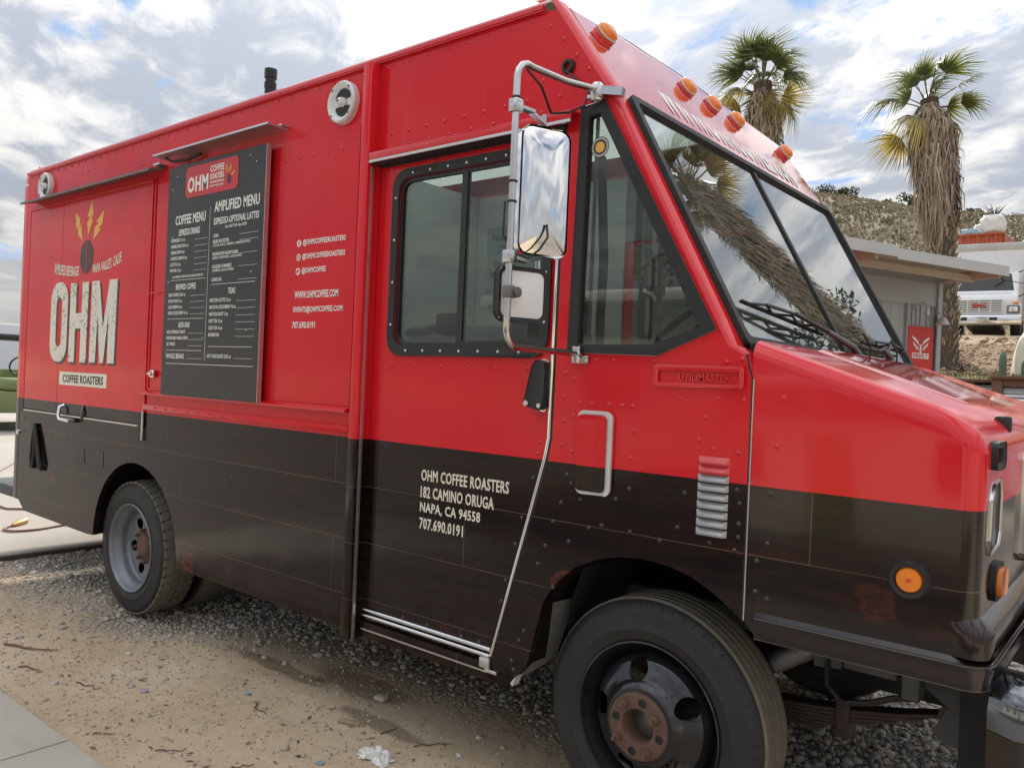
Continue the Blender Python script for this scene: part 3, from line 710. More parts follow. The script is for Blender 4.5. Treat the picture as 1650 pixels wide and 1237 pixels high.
# clearance lamps on the header
for yy_ in (2.52, 3.17, 3.42, 3.68, 4.31):
    mp_ = lambda q, yy_=yy_: head_map(yy_ + q[0], 0.385 + q[1], q[2])
    def lamp_shell(r0, r1, h0, h1):
        rings = [(r0, h0), (r0, h0 + (h1 - h0) * 0.5), (r1, h1 - 0.004), (r1 * 0.7, h1)]
        vs = []; fs = []; n = 16
        for rr, hh in rings:
            for k in range(n):
                th = 2 * math.pi * k / n; ca, sa = math.cos(th), math.sin(th); q = (abs(ca) ** 0.6 * (1 if ca > 0 else -1), abs(sa) ** 0.6 * (1 if sa > 0 else -1))
                vs.append(mp_((rr * q[0] * 1.05, rr * q[1] * 0.9, hh)))
        for i in range(len(rings) - 1):
            for k in range(n): fs.append((i * n + k, i * n + (k + 1) % n, (i + 1) * n + (k + 1) % n, (i + 1) * n + k))
        fs.append(tuple((len(rings) - 1) * n + k for k in range(n))); mb = MB(); mb.add(vs, fs); return mb
    ba = lamp_shell(0.043, 0.042, 0.0, 0.016).build('clearance_lamp', 'red_lens', T, smooth=60)
    lamp_shell(0.040, 0.026, 0.016, 0.046).build('lens', 'amber_lens', ba, smooth=60)
    lamp_shell(0.0445, 0.0435, 0.013, 0.022).build('seal', 'white_seal', ba, smooth=60)

# rivets on the upper bodywork
rv = [(x, 2.828) for x in np.arange(-6.32, -2.80, 0.107)] + [(x, 2.826) for x in np.arange(-2.61, -1.85, 0.107)] + lerp_row(-3.34, 2.522, -2.82, 2.524, 6)
rv += lerp_row(-2.60, 2.535, -1.87, 2.54, 8) + lerp_row(-2.60, 2.478, -1.80, 2.484, 8) + [(-1.775, 2.79), (-1.715, 2.73), (-1.655, 2.66), (-1.600, 2.60), (-1.80, 2.60), (-1.72, 2.53), (-1.86, 2.83)]
rv += [(-6.40, 2.74), (-6.40, 2.70), (-5.62, 2.755), (-5.52, 2.76), (-4.80, 2.70), (-4.85, 2.25), (-4.82, 2.0)]
rivet_row(rv, Y0, 'red_paint', T)
rv = lerp_row(-1.605, 1.530, -1.605, 1.28, 3) + lerp_row(-1.645, 1.55, -1.645, 1.30, 4) + [(-1.58, 1.45), (-1.53, 1.45), (-1.46, 1.45), (-1.41, 1.45), (-1.37, 1.45), (-1.36, 1.37), (-1.37, 1.28), (-1.30, 1.60), (-1.45, 1.60), (-1.52, 1.60), (-1.00, 1.61), (-1.05, 1.60), (-1.20, 1.485), (-1.07, 1.49), (-0.99, 1.49), (-1.11, 1.43), (-1.13, 1.36), (-1.0, 1.33), (-1.08, 1.335)]
rivet_row(rv, Y0, 'red_paint', T)
rv = [(-1.62, 1.20), (-1.60, 1.17), (-1.56, 1.12), (-1.64, 1.10), (-1.67, 1.03), (-1.70, 0.94), (-1.73, 0.87), (-1.52, 1.03), (-1.47, 1.045), (-1.36, 1.04), (-1.25, 1.03), (-1.19, 1.08), (-1.17, 1.19), (-1.0, 1.22), (-0.99, 1.18), (-0.99, 1.12), (-0.99, 1.08), (-1.0, 1.04), (-1.08, 1.05), (-1.42, 1.14), (-1.37, 1.18), (-1.60, 0.97), (-1.66, 0.80), (-1.78, 0.62), (-1.80, 0.58), (-1.83, 0.50), (-1.82, 0.47)]
rivet_row(rv, Y0, 'dark_paint', T)
rv = [(-3.70, z) for z in (1.17, 1.05, 0.96, 0.87, 0.77, 0.68, 0.58, 0.48)] + [(-4.30 + 0.09 * k, 0.797) for k in range(6)] + [(-3.76, 1.03), (-3.76, 0.9), (-4.42, 1.10), (-4.36, 1.12), (-4.40, 0.98), (-4.44, 0.95), (-4.55, 1.0)]
rv += [(x, 1.005 + 0.0 * x) for x in np.arange(-6.2, -4.6, 0.26)] + [(-5.5 + 0.05 * (k % 3), 0.86 + 0.03 * (k // 3)) for k in range(6)] + [(-6.42, z) for z in (0.7, 0.85, 1.0, 1.1)]
rivet_row(rv, Y0, 'dark_paint', T, r=0.007, h=0.004)
# faint embossed outline of an old fuel plate on the quarter panel
m = MB(); m.plate(rrect(-5.42, -5.14, 0.86, 0.97, 0.02, 3), [rrect(-5.412, -5.148, 0.868, 0.962, 0.016, 3)], Y0 - 0.002, Y0); m.build('patch_plate', WR, T)
# ------------------------------------------------------------------ sliding door, quarter window, mirrors
YD = Y0 + 0.012
def sliding_door(yd, s, near):
    dp = [(-2.668, 0.475), (-1.936, 0.475), (-1.722, 1.24), (-1.708, 1.32), (-1.700, 2.405), (-2.668, 2.405)]
    wo = rrect(-2.574, -1.733, 1.604, 2.372, 0.075, 6); wi = rrect(-2.540, -1.767, 1.640, 2.338, 0.055, 6)
    m = MB(); m.plate(dp, [wi], yd, yd + s * 0.028); door = m.build('sliding_door', WR, T)
    m = MB(); m.plate(wo, [wi], yd - s * 0.012, yd - s * 0.0005); wf = m.build('window_frame', 'black_rubber', door, bevel=0.004)
    m = MB(); m.plate(rrect(-2.545, -1.762, 1.635, 2.343, 0.055, 6), [rrect(-2.525, -1.782, 1.655, 2.323, 0.045, 6)], yd + s * 0.002, yd + s * 0.020); m.build('window_channel', 'black_plastic', wf)
    m = MB(); m.box(-2.535, -2.160, yd + s * 0.016, yd + s * 0.020, 1.65, 2.33); m.build('pane', 'window_glass', door)
    m = MB(); m.box(-2.176, -1.775, yd + s * 0.006, yd + s * 0.010, 1.65, 2.33); m.build('pane', 'window_glass', door)
    m = MB(); m.box(-2.190, -2.160, yd + s * 0.001, yd + s * 0.022, 1.645, 2.335); m.box(-2.159, -1.775, yd + s * 0.001, yd + s * 0.014, 1.640, 1.662); m.build('mullion', 'black_plastic', wf)
    return door, wf
door, wf = sliding_door(YD, 1, True); fdoor, fwf = sliding_door(Y1 - 0.012, -1, False)
m = MB(); m.plate([(-2.66, 0.62), (-1.90, 0.62), (-1.730, 1.24), (-1.715, 1.32), (-1.710, 2.40), (-2.66, 2.40)], [rrect(-2.540, -1.767, 1.640, 2.338, 0.055, 6)], Y1 - 0.048, Y1 - 0.042); m.build('door_lining', 'interior_grey', fdoor)
m = MB(); m.plate([(-1.70, 1.02), (-1.08, 1.02), (-1.08, 1.02 + 0.62), (-1.52, 2.485), (-1.64, 2.60), (-1.70, 2.60)], [scaled(TRI, 0.985)], Y1 - 0.040, Y1 - 0.034); m.build('cab_lining', 'interior_grey', T)
m = MB(); m.box(-2.77, -1.70, Y1 - 0.040, Y1 - 0.034, 2.43, 2.83); m.build('cab_lining', 'interior_grey', T)
pts = lerp_row(-2.46, 1.622, -1.86, 1.622, 7) + lerp_row(-2.46, 2.355, -1.86, 2.355, 7) + lerp_row(-2.557, 1.73, -2.557, 2.26, 4) + lerp_row(-1.750, 1.73, -1.750, 2.26, 4)
rivet_row(pts, YD - 0.012, 'white_plastic', door, r=0.0055, h=0.003)
rivet_row(lerp_row(-2.55, 1.562, -1.83, 1.562, 6) + [(-1.755, 1.50), (-1.752, 1.40), (-1.755, 1.30), (-1.76, 1.26)] + [(-2.6, 2.39), (-2.35, 2.39), (-2.1, 2.39), (-1.9, 2.39)], YD, 'red_paint', door)
rivet_row([(-1.775, 1.17), (-1.82, 1.02), (-1.845, 0.92), (-1.885, 0.78), (-1.90, 0.70), (-2.42, 0.525), (-2.28, 0.525), (-2.09, 0.525), (-2.0, 0.525)], YD, 'dark_paint', door)
# bright trim: leading edge and double sill rail
m = MB(); m.tube([(-1.703, YD - 0.006, 2.40), (-1.709, YD - 0.006, 1.32), (-1.724, YD - 0.006, 1.24), (-1.934, YD - 0.006, 0.49)], 0.0075, 8); m.build('edge_trim', 'chrome', door, smooth=60)
m = MB(); m.tube([(-2.665, YD - 0.007, 0.513), (-1.936, YD - 0.007, 0.513)], 0.0085, 8); m.tube([(-2.67, YD - 0.008, 0.489), (-1.936, YD - 0.008, 0.489)], 0.0085, 8); m.build('sill_rail', 'chrome', door, smooth=60)
m = MB(); m.box(-2.66, -1.94, Y0 - 0.004, Y0 - 0.0005, 0.428, 0.434); m.rbox(-1.975, -1.925, Y0 - 0.016, Y0 - 0.001, 0.445, 0.485, 0.006); m.rbox(-1.95, -1.89, Y0 - 0.013, Y0 - 0.001, 0.432, 0.446, 0.004); m.build('sill_strip', 'aluminium', T)
m = MB(); m.plate([(-1.700, 2.41), (-1.684, 2.41), (-1.692, 1.32), (-1.707, 1.24), (-1.928, 0.478), (-1.934, 0.478), (-1.940, 0.478), (-1.722, 1.24), (-1.708, 1.32)], [], Y0 + 0.004, Y0 + 0.03); m.build('door_seal', 'black_rubber', T)
# upper slide track
m = MB(); m.rbox(-2.675, -1.630, Y0 - 0.052, Y0 - 0.001, 2.447, 2.453, 0.002); m.rbox(-2.675, -1.630, Y0 - 0.056, Y0 - 0.048, 2.421, 2.4525, 0.002); m.build('slide_track', 'red_paint', T)
m = MB(); m.box(-2.672, -1.632, Y0 - 0.0565, Y0 - 0.0445, 2.410, 2.4205); m.build('track_lip', 'aluminium', T)
m = MB(); m.box(-2.67, -1.684, Y0 - 0.03, Y0 + 0.03, 2.4055, 2.4205); m.box(-2.67, -1.684, Y0 + 0.01, Y0 + 0.04, 2.40, 2.446); m.build('track_shadow_gap', 'black_rubber', T)  # black strips standing in for the shade in the recess under the track
# door handle: black paddle with bright edge
hp_ = [(-1.745, 1.592), (-1.722, 1.582), (-1.716, 1.55), (-1.722, 1.43), (-1.738, 1.418), (-1.798, 1.428), (-1.806, 1.445), (-1.800, 1.475), (-1.778, 1.57), (-1.762, 1.590)]
m = MB(); m.plate(scaled(hp_, 1.06), [], YD - 0.010, YD - 0.001); hd = m.build('door_handle', 'chrome', door, bevel=0.003)
m = MB(); m.plate(hp_, [], YD - 0.034, YD - 0.0105); m.build('paddle', 'black_plastic', hd, bevel=0.007)
m = MB(); m.lathe([(0, -0.045), (0.011, -0.043), (0.012, -0.034)], (-1.793, YD, 1.438), 12); m.lathe([(0, -0.040), (0.009, -0.039), (0.010, -0.034)], (-1.738, YD, 1.432), 12); m.build('pivot_bolt', 'stainless', hd)
# address on the door
for s_, x1, z0, z1 in (('OHM COFFEE ROASTERS', -1.885, 1.098, 1.144), ('182 CAMINO ORUGA', -1.955, 1.030, 1.076), ('NAPA, CA 94558', -2.020, 0.966, 1.012), ('707.690.0191', -2.105, 0.904, 0.950)):
    lettering(s_, -2.345, x1, z0, z1, YD - 0.0004, 'cream_print', door, bold=0.02)
# notice taped behind the glass
m = MB()
pg = lambda u, v: (-2.075 + u * 0.30 + 0.018 * (1 - v), YD + 0.030 + 0.012 * math.sin(3 * u) * (1 - v), 1.77 + v * 0.325 + 0.01 * u)
m.grid(pg, 6, 6); note = m.build('paper_notice', 'paper', T, fix=False)
note['label'] = 'pale paper notice taped inside the door window'
for s_, x0, x1, z0, z1 in (('Please con', -2.045, -1.90, 2.045, 2.07), ('Vehicle Owner', -2.01, -1.90, 2.018, 2.03), ('Dr Castr', -2.03, -1.92, 1.945, 1.97), ('773-797-', -2.045, -1.915, 1.905, 1.925), ('Thank', -2.01, -1.95, 1.84, 1.852)):
    lettering(s_, x0, x1, z0, z1, YD + 0.0285, 'black_print', note, bold=0.0, depth=0.0006)

def quarter_window(y, s, det):
    m = MB(); gi = [(-1.588, 2.430), (-1.545, 2.436), (-1.142, 1.706), (-1.310, 1.652), (-1.596, 1.652)]
    m.plate(scaled(TRI, 0.998), [gi], y - s * 0.010, y + s * 0.028); q = m.build('quarter_window', 'black_rubber', T, bevel=0.005)
    m = MB(); m.plate(scaled(TRI, 1.014), [scaled(TRI, 0.995)], y - s * 0.005, y - s * 0.0006); m.build('bright_edge', 'aluminium', q)
    m = MB(); m.plate(scaled(gi, 1.02), [], y + s * 0.010, y + s * 0.014); m.build('pane', 'window_glass', q)
    m = MB(); m.box(-1.572, -1.560, y + s * 0.0145, y + s * 0.02, 1.655, 2.43); m.build('inner_bar', 'interior_grey', q)
    if det:
        c = (-1.548, y + 0.0095, 2.325)
        m = MB(); m.lathe([(0.0, 0.0), (0.036, 0.0)], c, 28); st = m.build('round_sticker', 'black_print', q)
        m = MB(); m.lathe([(0.026, -0.0006), (0.0335, -0.0006)], c, 28); m.build('ring', 'grey_print', st)
        m = MB(); m.lathe([(0.0, -0.0007), (0.019, -0.0007)], c, 24); m.build('disc', 'bolt_print', st)
    return q
quarter_window(Y0, 1, True); quarter_window(Y1, -1, False)

# mirrors on a bent tube bracket
XM = -1.55
br_ = T
path = [(-1.54, Y0 - 0.015, 2.510), (-1.55, 2.10, 2.485)] + [(XM, 1.91 + 0.055 * math.cos(R(a)) - 0.0, 2.420 + 0.055 * math.sin(R(a))) for a in (75, 100, 125, 150, 175)] + [(XM, 1.855, 2.2), (XM, 1.855, 1.9), (XM, 1.855, 1.70)] + [(XM, 1.91 - 0.055 * math.cos(R(a)), 1.672 - 0.055 * math.sin(R(a))) for a in (10, 35, 60, 85)] + [(-1.565, 2.10, 1.617), (-1.585, Y0 - 0.02, 1.618)]
m = MB(); m.tube(path, 0.0108, 12); arm = m.build('mirror_bracket', 'stainless', T, smooth=60)
m = MB(); m.bar((-1.535, Y0 - 0.022, 2.505), (-1.455, Y0 - 0.005, 2.490), 0.03, 0.028); m.lathe([(0.02, -0.03), (0.024, -0.01), (0.024, 0.02), (0.018, 0.03)], (-1.545, Y0 - 0.028, 2.50), 12, 'z'); m.rbox(-1.575, -1.52, Y0 - 0.045, Y0 - 0.002, 2.478, 2.492, 0.004); m.build('top_mount', 'stainless', arm, smooth=40)
m = MB(); m.rbox(-1.615, -1.545, Y0 - 0.012, Y0 - 0.0005, 1.585, 1.612, 0.003); m.lathe([(0.016, -0.03), (0.02, -0.012), (0.016, -0.006), (0.02, 0.0), (0.016, 0.008), (0.018, 0.025)], (-1.585, Y0 - 0.022, 1.617), 12, 'z'); m.build('bottom_mount', 'stainless', arm, smooth=40)
# big mirror: bright pyramid-backed shell, turned towards the driver
MA = R(22)
def mturn(cy, pts): return [(XM + dx * math.cos(MA) + dy * math.sin(MA), cy - dx * math.sin(MA) + dy * math.cos(MA), z) for dx, dy, z in pts]
lo = rrect(-0.0895, 0.0895, 1.905, 2.308, 0.036, 5); n_ = len(lo)
m = MB(); m.add(mturn(2.003, [(-0.014, a, b) for a, b in lo] + [(0.012, a, b) for a, b in lo]), [(i, (i + 1) % n_, (i + 1) % n_ + n_, i + n_) for i in range(n_)])
m.add(mturn(2.003, [(-0.014, a, b) for a, b in lo]), [tuple(range(n_))]); big = m.build('mirror', 'chrome', T, smooth=50)
sh = rrect(-0.083, 0.083, 1.912, 2.301, 0.030, 3); ns = len(sh)
vs = [(0.0122, a, b) for a, b in sh] + [(0.036, 0.006, 2.222), (0.036, 0.006, 1.995)]
fs = []
for i in range(ns):
    a, b = sh[i], sh[(i + 1) % ns]; tp = lambda q: ns if q[1] > 2.105 else ns + 1
    ta, tb = tp(a), tp(b)
    fs.append((i, (i + 1) % ns, tb, ta) if ta != tb else (i, (i + 1) % ns, ta))
m = MB(); m.add(mturn(2.003, vs), fs); m.build('mirror_back', 'chrome', big, smooth=12)
for zc in (2.335, 1.885):
    m = MB(); m.rbox(XM - 0.016, XM + 0.016, 1.838, 1.872, zc - 0.020, zc + 0.020, 0.004)
    m.bar((XM, 1.868, zc), (XM, 1.935, zc + (0.004 if zc > 2 else -0.004)), 0.026, 0.010); m.bar((XM, 1.93, zc), (XM, 1.995, zc + (-0.018 if zc > 2 else 0.012)), 0.020, 0.008)
    m.tube([(XM, 1.995, zc - 0.022), (XM, 1.995, zc + 0.012)], 0.008, 8); m.build('mirror_clamp', 'stainless', arm, smooth=40)
m = MB(); m.tube([(XM + 0.035, 1.985, 2.00), (XM + 0.045, 1.98, 1.96), (XM + 0.03, 1.96, 1.92), (XM + 0.01, 1.93, 1.89), (XM, 1.868, 1.90), (XM - 0.016, 1.84, 1.95), (XM - 0.018, 1.845, 2.05)], 0.0035, 6); m.build('heater_wire', 'black_rubber', arm)
# small convex mirror seen from behind
cv = rrect(-0.086, 0.086, 1.698, 1.864, 0.030, 5); cvi = rrect(-0.075, 0.075, 1.710, 1.852, 0.022, 5)
m = MB(); m.plate(cv, [cvi], -0.030, -0.004, axis='x'); m.v = mturn(1.931, m.v); cm = m.build('convex_mirror', 'black_rubber', T, bevel=0.003)
m = MB(); dome = lambda u, v: (-0.010 + 0.012 * (1 - (2 * u - 1) ** 2) * (1 - (2 * v - 1) ** 2), -0.080 + 0.160 * u, 1.704 + 0.154 * v)
m.grid(dome, 10, 8); m.v = mturn(1.931, m.v); m.build('mirror_back', 'white_plastic', cm, smooth=80)
m = MB(); m.rbox(XM - 0.014, XM + 0.014, 1.842, 1.872, 1.762, 1.80, 0.004); m.lathe([(0.0, 0.024), (0.016, 0.022), (0.018, 0.0)], (XM, 1.878, 1.781), 12, 'x'); m.build('clamp', 'dull_steel', cm, smooth=40)
# wiring grommet and cable on the upper panel
m = MB(); m.lathe([(0.012, -0.002), (0.014, -0.014), (0.024, -0.014), (0.027, -0.006), (0.027, 0.0)], (-1.687, Y0, 2.625), 20); gm = m.build('cable_grommet', 'black_rubber', T)
m = MB(); m.tube([(-1.687, Y0 + 0.005, 2.62), (-1.68, Y0 - 0.02, 2.60), (-1.62, Y0 - 0.03, 2.55), (-1.575, Y0 - 0.03, 2.51), (-1.585, Y0 - 0.04, 2.46), (-1.63, Y0 - 0.07, 2.435), (-1.62, 2.12, 2.40), (-1.57, 2.0, 2.44), (-1.55, 1.90, 2.458)], 0.0042, 6); m.build('cable', 'black_rubber', gm)
m = MB()
for q in ((1.852, 2.05), (1.852, 2.36), (1.852, 2.11)): m.lathe([(0.0145, -0.003), (0.0152, 0.0), (0.0145, 0.003)], (XM, 1.855, q[1]), 12, 'z')
m.build('cable_tie', 'black_plastic', arm)

# ------------------------------------------------------------------ small fittings of the cab side
# fuel door with bright surround
m = MB(); m.plate(rrect(-1.572, -1.440, 1.146, 1.424, 0.022, 5), [rrect(-1.5655, -1.462, 1.158, 1.412, 0.018, 5)], Y0 - 0.014, Y0 - 0.0005); fd = m.build('fuel_door', 'white_seal', T, bevel=0.003)
m = MB(); m.plate(rrect(-1.574, -1.456, 1.155, 1.412, 0.017, 5), [], Y0 - 0.019, Y0 - 0.0145); m.build('flap', WR, fd, bevel=0.002)
# engine louvres
lv = None
for k in range(9):
    zc = 1.298 - k * 0.0272; x0, x1 = -1.128, -1.026
    m = MB(); m.add([(x0, Y0, zc + 0.0125), (x1, Y0, zc + 0.0125), (x1, Y0, zc - 0.0095), (x0, Y0, zc - 0.0095), (x0 + 0.010, Y0 - 0.015, zc - 0.0035), (x1 - 0.010, Y0 - 0.015, zc - 0.0035), (x1 - 0.010, Y0 - 0.0135, zc - 0.0095), (x0 + 0.010, Y0 - 0.0135, zc - 0.0095)],
        [(0, 1, 5, 4), (4, 5, 6, 7), (1, 2, 6, 5), (3, 0, 4, 7), (2, 3, 7, 6)])
    m.build('louvre', 'louvre_red' if k < 2 else 'louvre_grey', T, smooth=25, fix=True, bevel=0.001)
# embossed maker's badge
m = MB(); m.plate(rrect(-1.288, -0.992, 1.522, 1.586, 0.008, 3), [rrect(-1.276, -1.004, 1.532, 1.569, 0.006, 3)], Y0 - 0.011, Y0 - 0.0005); bd = m.build('maker_badge', 'red_paint', T, bevel=0.004)
lettering('UTILIMASTER', -1.205, -1.035, 1.539, 1.562, Y0 - 0.0005, 'red_paint', bd, bold=0.01, depth=0.005)
# white sill edge of the wheel arch and the splash panel behind it
m = MB(); tr_ = [(-1.838, 0.412), (-1.80, 0.52), (-1.762, 0.63), (-1.738, 0.70)]
for a_, b_ in zip(tr_[:-1], tr_[1:]): m.bar((a_[0] + 0.012, Y0 + 0.018, a_[1]), (b_[0] + 0.012, Y0 + 0.018, b_[1]), 0.034, 0.012, up=(1, 0, -0.4))
m.build('arch_edge', 'white_seal', T)
m = MB(); m.add([(-1.83, Y0 + 0.036, 0.42), (-1.72, Y0 + 0.036, 0.72), (-1.66, Y0 + 0.15, 0.74), (-1.74, Y0 + 0.15, 0.50)], [(0, 1, 2, 3)]); m.build('splash_panel', 'dull_steel', T)
m = MB(); ar = [(a, b) for a, b in ARCH]
m.add([(a, Y0 + 0.03, b + 0.004) for a, b in ar] + [(a, Y0 + 0.62, b + 0.004) for a, b in ar], [(i, i + 1, i + 1 + len(ar), i + len(ar)) for i in range(len(ar) - 1)])
m.box(-1.80, -0.93, Y0 + 0.60, Y0 + 0.615, 0.56, 1.25)
m.build('wheel_liner', 'liner_black', T)
m = MB(); m.add([(a, Y1 - 0.03, b + 0.004) for a, b in ar] + [(a, Y1 - 0.62, b + 0.004) for a, b in ar], [(i, i + 1, i + 1 + len(ar), i + len(ar)) for i in range(len(ar) - 1)])
m.box(-1.80, -0.93, Y1 - 0.615, Y1 - 0.60, 0.56, 1.25); m.build('wheel_liner', 'liner_black', T)
m = MB(); m.add([(-1.68, Y0 + 0.12, 0.47), (-1.655, Y0 + 0.10, 0.72), (-1.60, Y0 + 0.10, 0.87), (-1.60, Y0 + 0.60, 0.87), (-1.72, Y0 + 0.60, 0.52)], [(0, 1, 2, 3, 4)]); m.build('mud_guard', 'underbody', T)

# ------------------------------------------------------------------ cargo side fittings
def speaker(x, z):
    m = MB(); m.lathe([(0.0, -0.012), (0.060, -0.012), (0.075, -0.030), (0.086, -0.034), (0.094, -0.026), (0.096, 0.0)], (x, Y0, z), 36); sp = m.build('speaker', 'white_plastic', T, smooth=40)
    for sg in (1, -1):
        pts = [(x + 0.018, z + sg * 0.016), (x + 0.05, z + sg * 0.018)] + [(x + 0.062 * math.cos(R(a)), z + sg * 0.062 * math.sin(R(a))) for a in (25, 50, 75, 90, 105, 130, 155)] + [(x - 0.05, z + sg * 0.018), (x - 0.018, z + sg * 0.016)]
        pts = [(x + (a - x) * 0.92, b) for a, b in pts]
        m = MB(); m.plate(pts, [], Y0 - 0.016, Y0 - 0.0125); m.build('cone_opening', 'black_rubber', sp)
    m = MB(); m.lathe([(0.0, -0.046), (0.012, -0.044), (0.018, -0.036), (0.022, -0.016)], (x, Y0, z), 18); m.build('tweeter', 'white_plastic', sp, smooth=50)
    m = MB(); m.lathe([(0.0, -0.0475), (0.006, -0.0470)], (x, Y0, z), 10); m.build('tweeter_dot', 'black_rubber', sp)
    m = MB()
    for a in (45, 135, 225, 315): m.lathe([(0.0, -0.0375), (0.005, -0.0365), (0.006, -0.03)], (x + 0.082 * math.cos(R(a)), Y0, z + 0.082 * math.sin(R(a))), 8)
    m.build('screws', 'dull_steel', sp)['kind'] = 'stuff'
speaker(-6.165, 2.735); speaker(-2.915, 2.722)
# rain awning over the tail hatch
m = MB(); m.add([(-6.36, 2.195, 2.608), (-4.50, 2.195, 2.608), (-4.50, Y0, 2.640), (-6.36, Y0, 2.640), (-6.36, 2.195, 2.622), (-4.50, 2.195, 2.622), (-4.50, Y0, 2.652), (-6.36, Y0, 2.652)], [(0, 3, 2, 1), (4, 5, 6, 7), (0, 1, 5, 4), (1, 2, 6, 5), (2, 3, 7, 6), (3, 0, 4, 7)]); m.build('hatch_awning', 'awning_metal', T)
m = MB(); m.box(-4.56, -4.49, Y0 - 0.05, Y0 - 0.001, 2.6535, 2.665); m.build('awning_bracket', 'aluminium', T)
# tail hatch: raised frame and two panels
m = MB(); m.plate([(-6.445, 1.150), (-4.635, 1.150), (-4.635, 2.60), (-6.445, 2.60)], [[(-6.425, 1.166), (-4.652, 1.166), (-4.652, 2.585), (-6.425, 2.585)]], Y0 - 0.008, Y0 - 0.0005); hatch = m.build('tail_hatch', WR, T, bevel=0.002)
for a_, b_ in ((-6.422, -5.8665), (-5.8635, -4.655)):
    m = MB(); m.rbox(a_, b_, Y0 - 0.006, Y0 - 0.0007, 1.169, 2.582, 0.0018, 1); m.build('hatch_panel', WR, hatch)
m = MB(); m.box(-6.41, -4.70, Y0 - 0.011, Y0 - 0.0082, 1.153, 1.161); m.build('bottom_strip', 'aluminium', hatch)
YH = Y0 - 0.0064
HG = hatch
# the big printed name
def letter(pts, holes, mat, y, nm='letter'):
    mb = MB(); mb.plate(pts, holes, y - 0.0012, y); o = mb.build(nm, mat, HG, smooth=0); return o
def stadium(x0, x1, z0, z1, r=None):
    r = r or (x1 - x0) / 2; return rrect(x0, x1, z0, z1, r, 8)
def ohm(dx, dz, mat, y):
    letter([(a + dx, b + dz) for a, b in rrect(-6.005, -5.735, 1.512, 2.050, 0.12, 7)], [[(a + dx, b + dz) for a, b in rrect(-5.915, -5.825, 1.615, 1.947, 0.042, 6)]], mat, y)
    H = [(-5.700, 1.514), (-5.610, 1.514), (-5.610, 1.735), (-5.525, 1.735), (-5.525, 1.514), (-5.435, 1.514), (-5.428, 2.035), (-5.520, 2.035), (-5.520, 1.835), (-5.607, 1.835), (-5.607, 2.035), (-5.697, 2.035)]
    letter([(a + dx, b + dz) for a, b in H], [], mat, y)
    Mm = [(-5.385, 1.516), (-5.300, 1.516), (-5.285, 1.83), (-5.238, 1.516), (-5.186, 1.516), (-5.135, 1.83), (-5.130, 1.516), (-5.040, 1.516), (-5.030, 2.035), (-5.135, 2.035), (-5.205, 1.735), (-5.275, 2.035), (-5.378, 2.035)]
    letter([(a + dx, b + dz) for a, b in Mm], [], mat, y)
def distressed():
    mt, t, b = new_mat('worn_cream_print'); v = t.node('ShaderNodeTexCoord').outputs['Object']
    n = t.noise(v, 48.0, 6, 0.72); k = t.noise(v, 5.0, 4, 0.6)
    c = t.mix(t.range(t.math('ADD', n, t.math('MULTIPLY', k, 0.42)), 0.80, 0.82), (0.70, 0.68, 0.58), (0.20, 0.14, 0.10))
    t.l.new(c, b.inputs['Base Color']); b.inputs['Roughness'].default_value = 0.4
distressed()
ohm(0.020, -0.016, 'shadow_print', YH); ohm(0.0, 0.0, 'worn_cream_print', YH - 0.0016)
m = MB(); m.box(-5.828, -5.128, YH - 0.0012, YH, 1.360, 1.447); bx_ = m.build('name_panel', 'cream_print', HG)
lettering('COFFEE ROASTERS', -5.77, -5.175, 1.377, 1.430, YH - 0.0014, 'black_print', HG, bold=0.022)
bean = [(-5.484 + 0.095 * math.cos(R(a)), 2.198 + 0.110 * math.sin(R(a))) for a in range(0, 360, 12)]
poly_print(bean, YH, 'bean_print', HG, 'bean_print')
poly_print([(-5.492, 2.10), (-5.478, 2.10), (-5.470, 2.17), (-5.482, 2.23), (-5.474, 2.30), (-5.486, 2.30), (-5.494, 2.23), (-5.482, 2.17)], YH - 0.0014, 'red_print', HG, 'bean_crease')
def bolt(a, b, wd):
    ax_, az_ = a; bx2, bz2 = b; d_ = Vector((bx2 - ax_, bz2 - az_)); L = d_.length; d_.normalize(); n_ = Vector((-d_.y, d_.x))
    P = lambda u, v: (ax_ + d_.x * u * L + n_.x * v * wd, az_ + d_.y * u * L + n_.y * v * wd)
    poly_print([P(0, 0), P(0.50, -0.55), P(0.45, -0.05), P(0.66, -0.45), P(1.0, 0.0), P(0.50, 0.55), P(0.56, 0.10), P(0.36, 0.5)], YH, 'bolt_print', HG, 'lightning_bolt')
bolt((-5.431, 2.560), (-5.473, 2.335), 0.085); bolt((-5.676, 2.505), (-5.560, 2.310), 0.08); bolt((-5.257, 2.480), (-5.397, 2.300), 0.08)
lettering('AMPLIFIED BEVERAGES', -5.975, -5.59, 2.082, 2.145, YH, 'cream_print', HG, bold=0.018, bend=lambda u, v: 0.038 * (1 - u) ** 2 + 0.012 * (1 - u) * (v - 0.5))
lettering('NAPA VALLEY, CALIF.', -5.385, -4.99, 2.082, 2.145, YH, 'cream_print', HG, bold=0.018, bend=lambda u, v: 0.052 * u ** 2 + 0.014 * u * (v - 0.5))
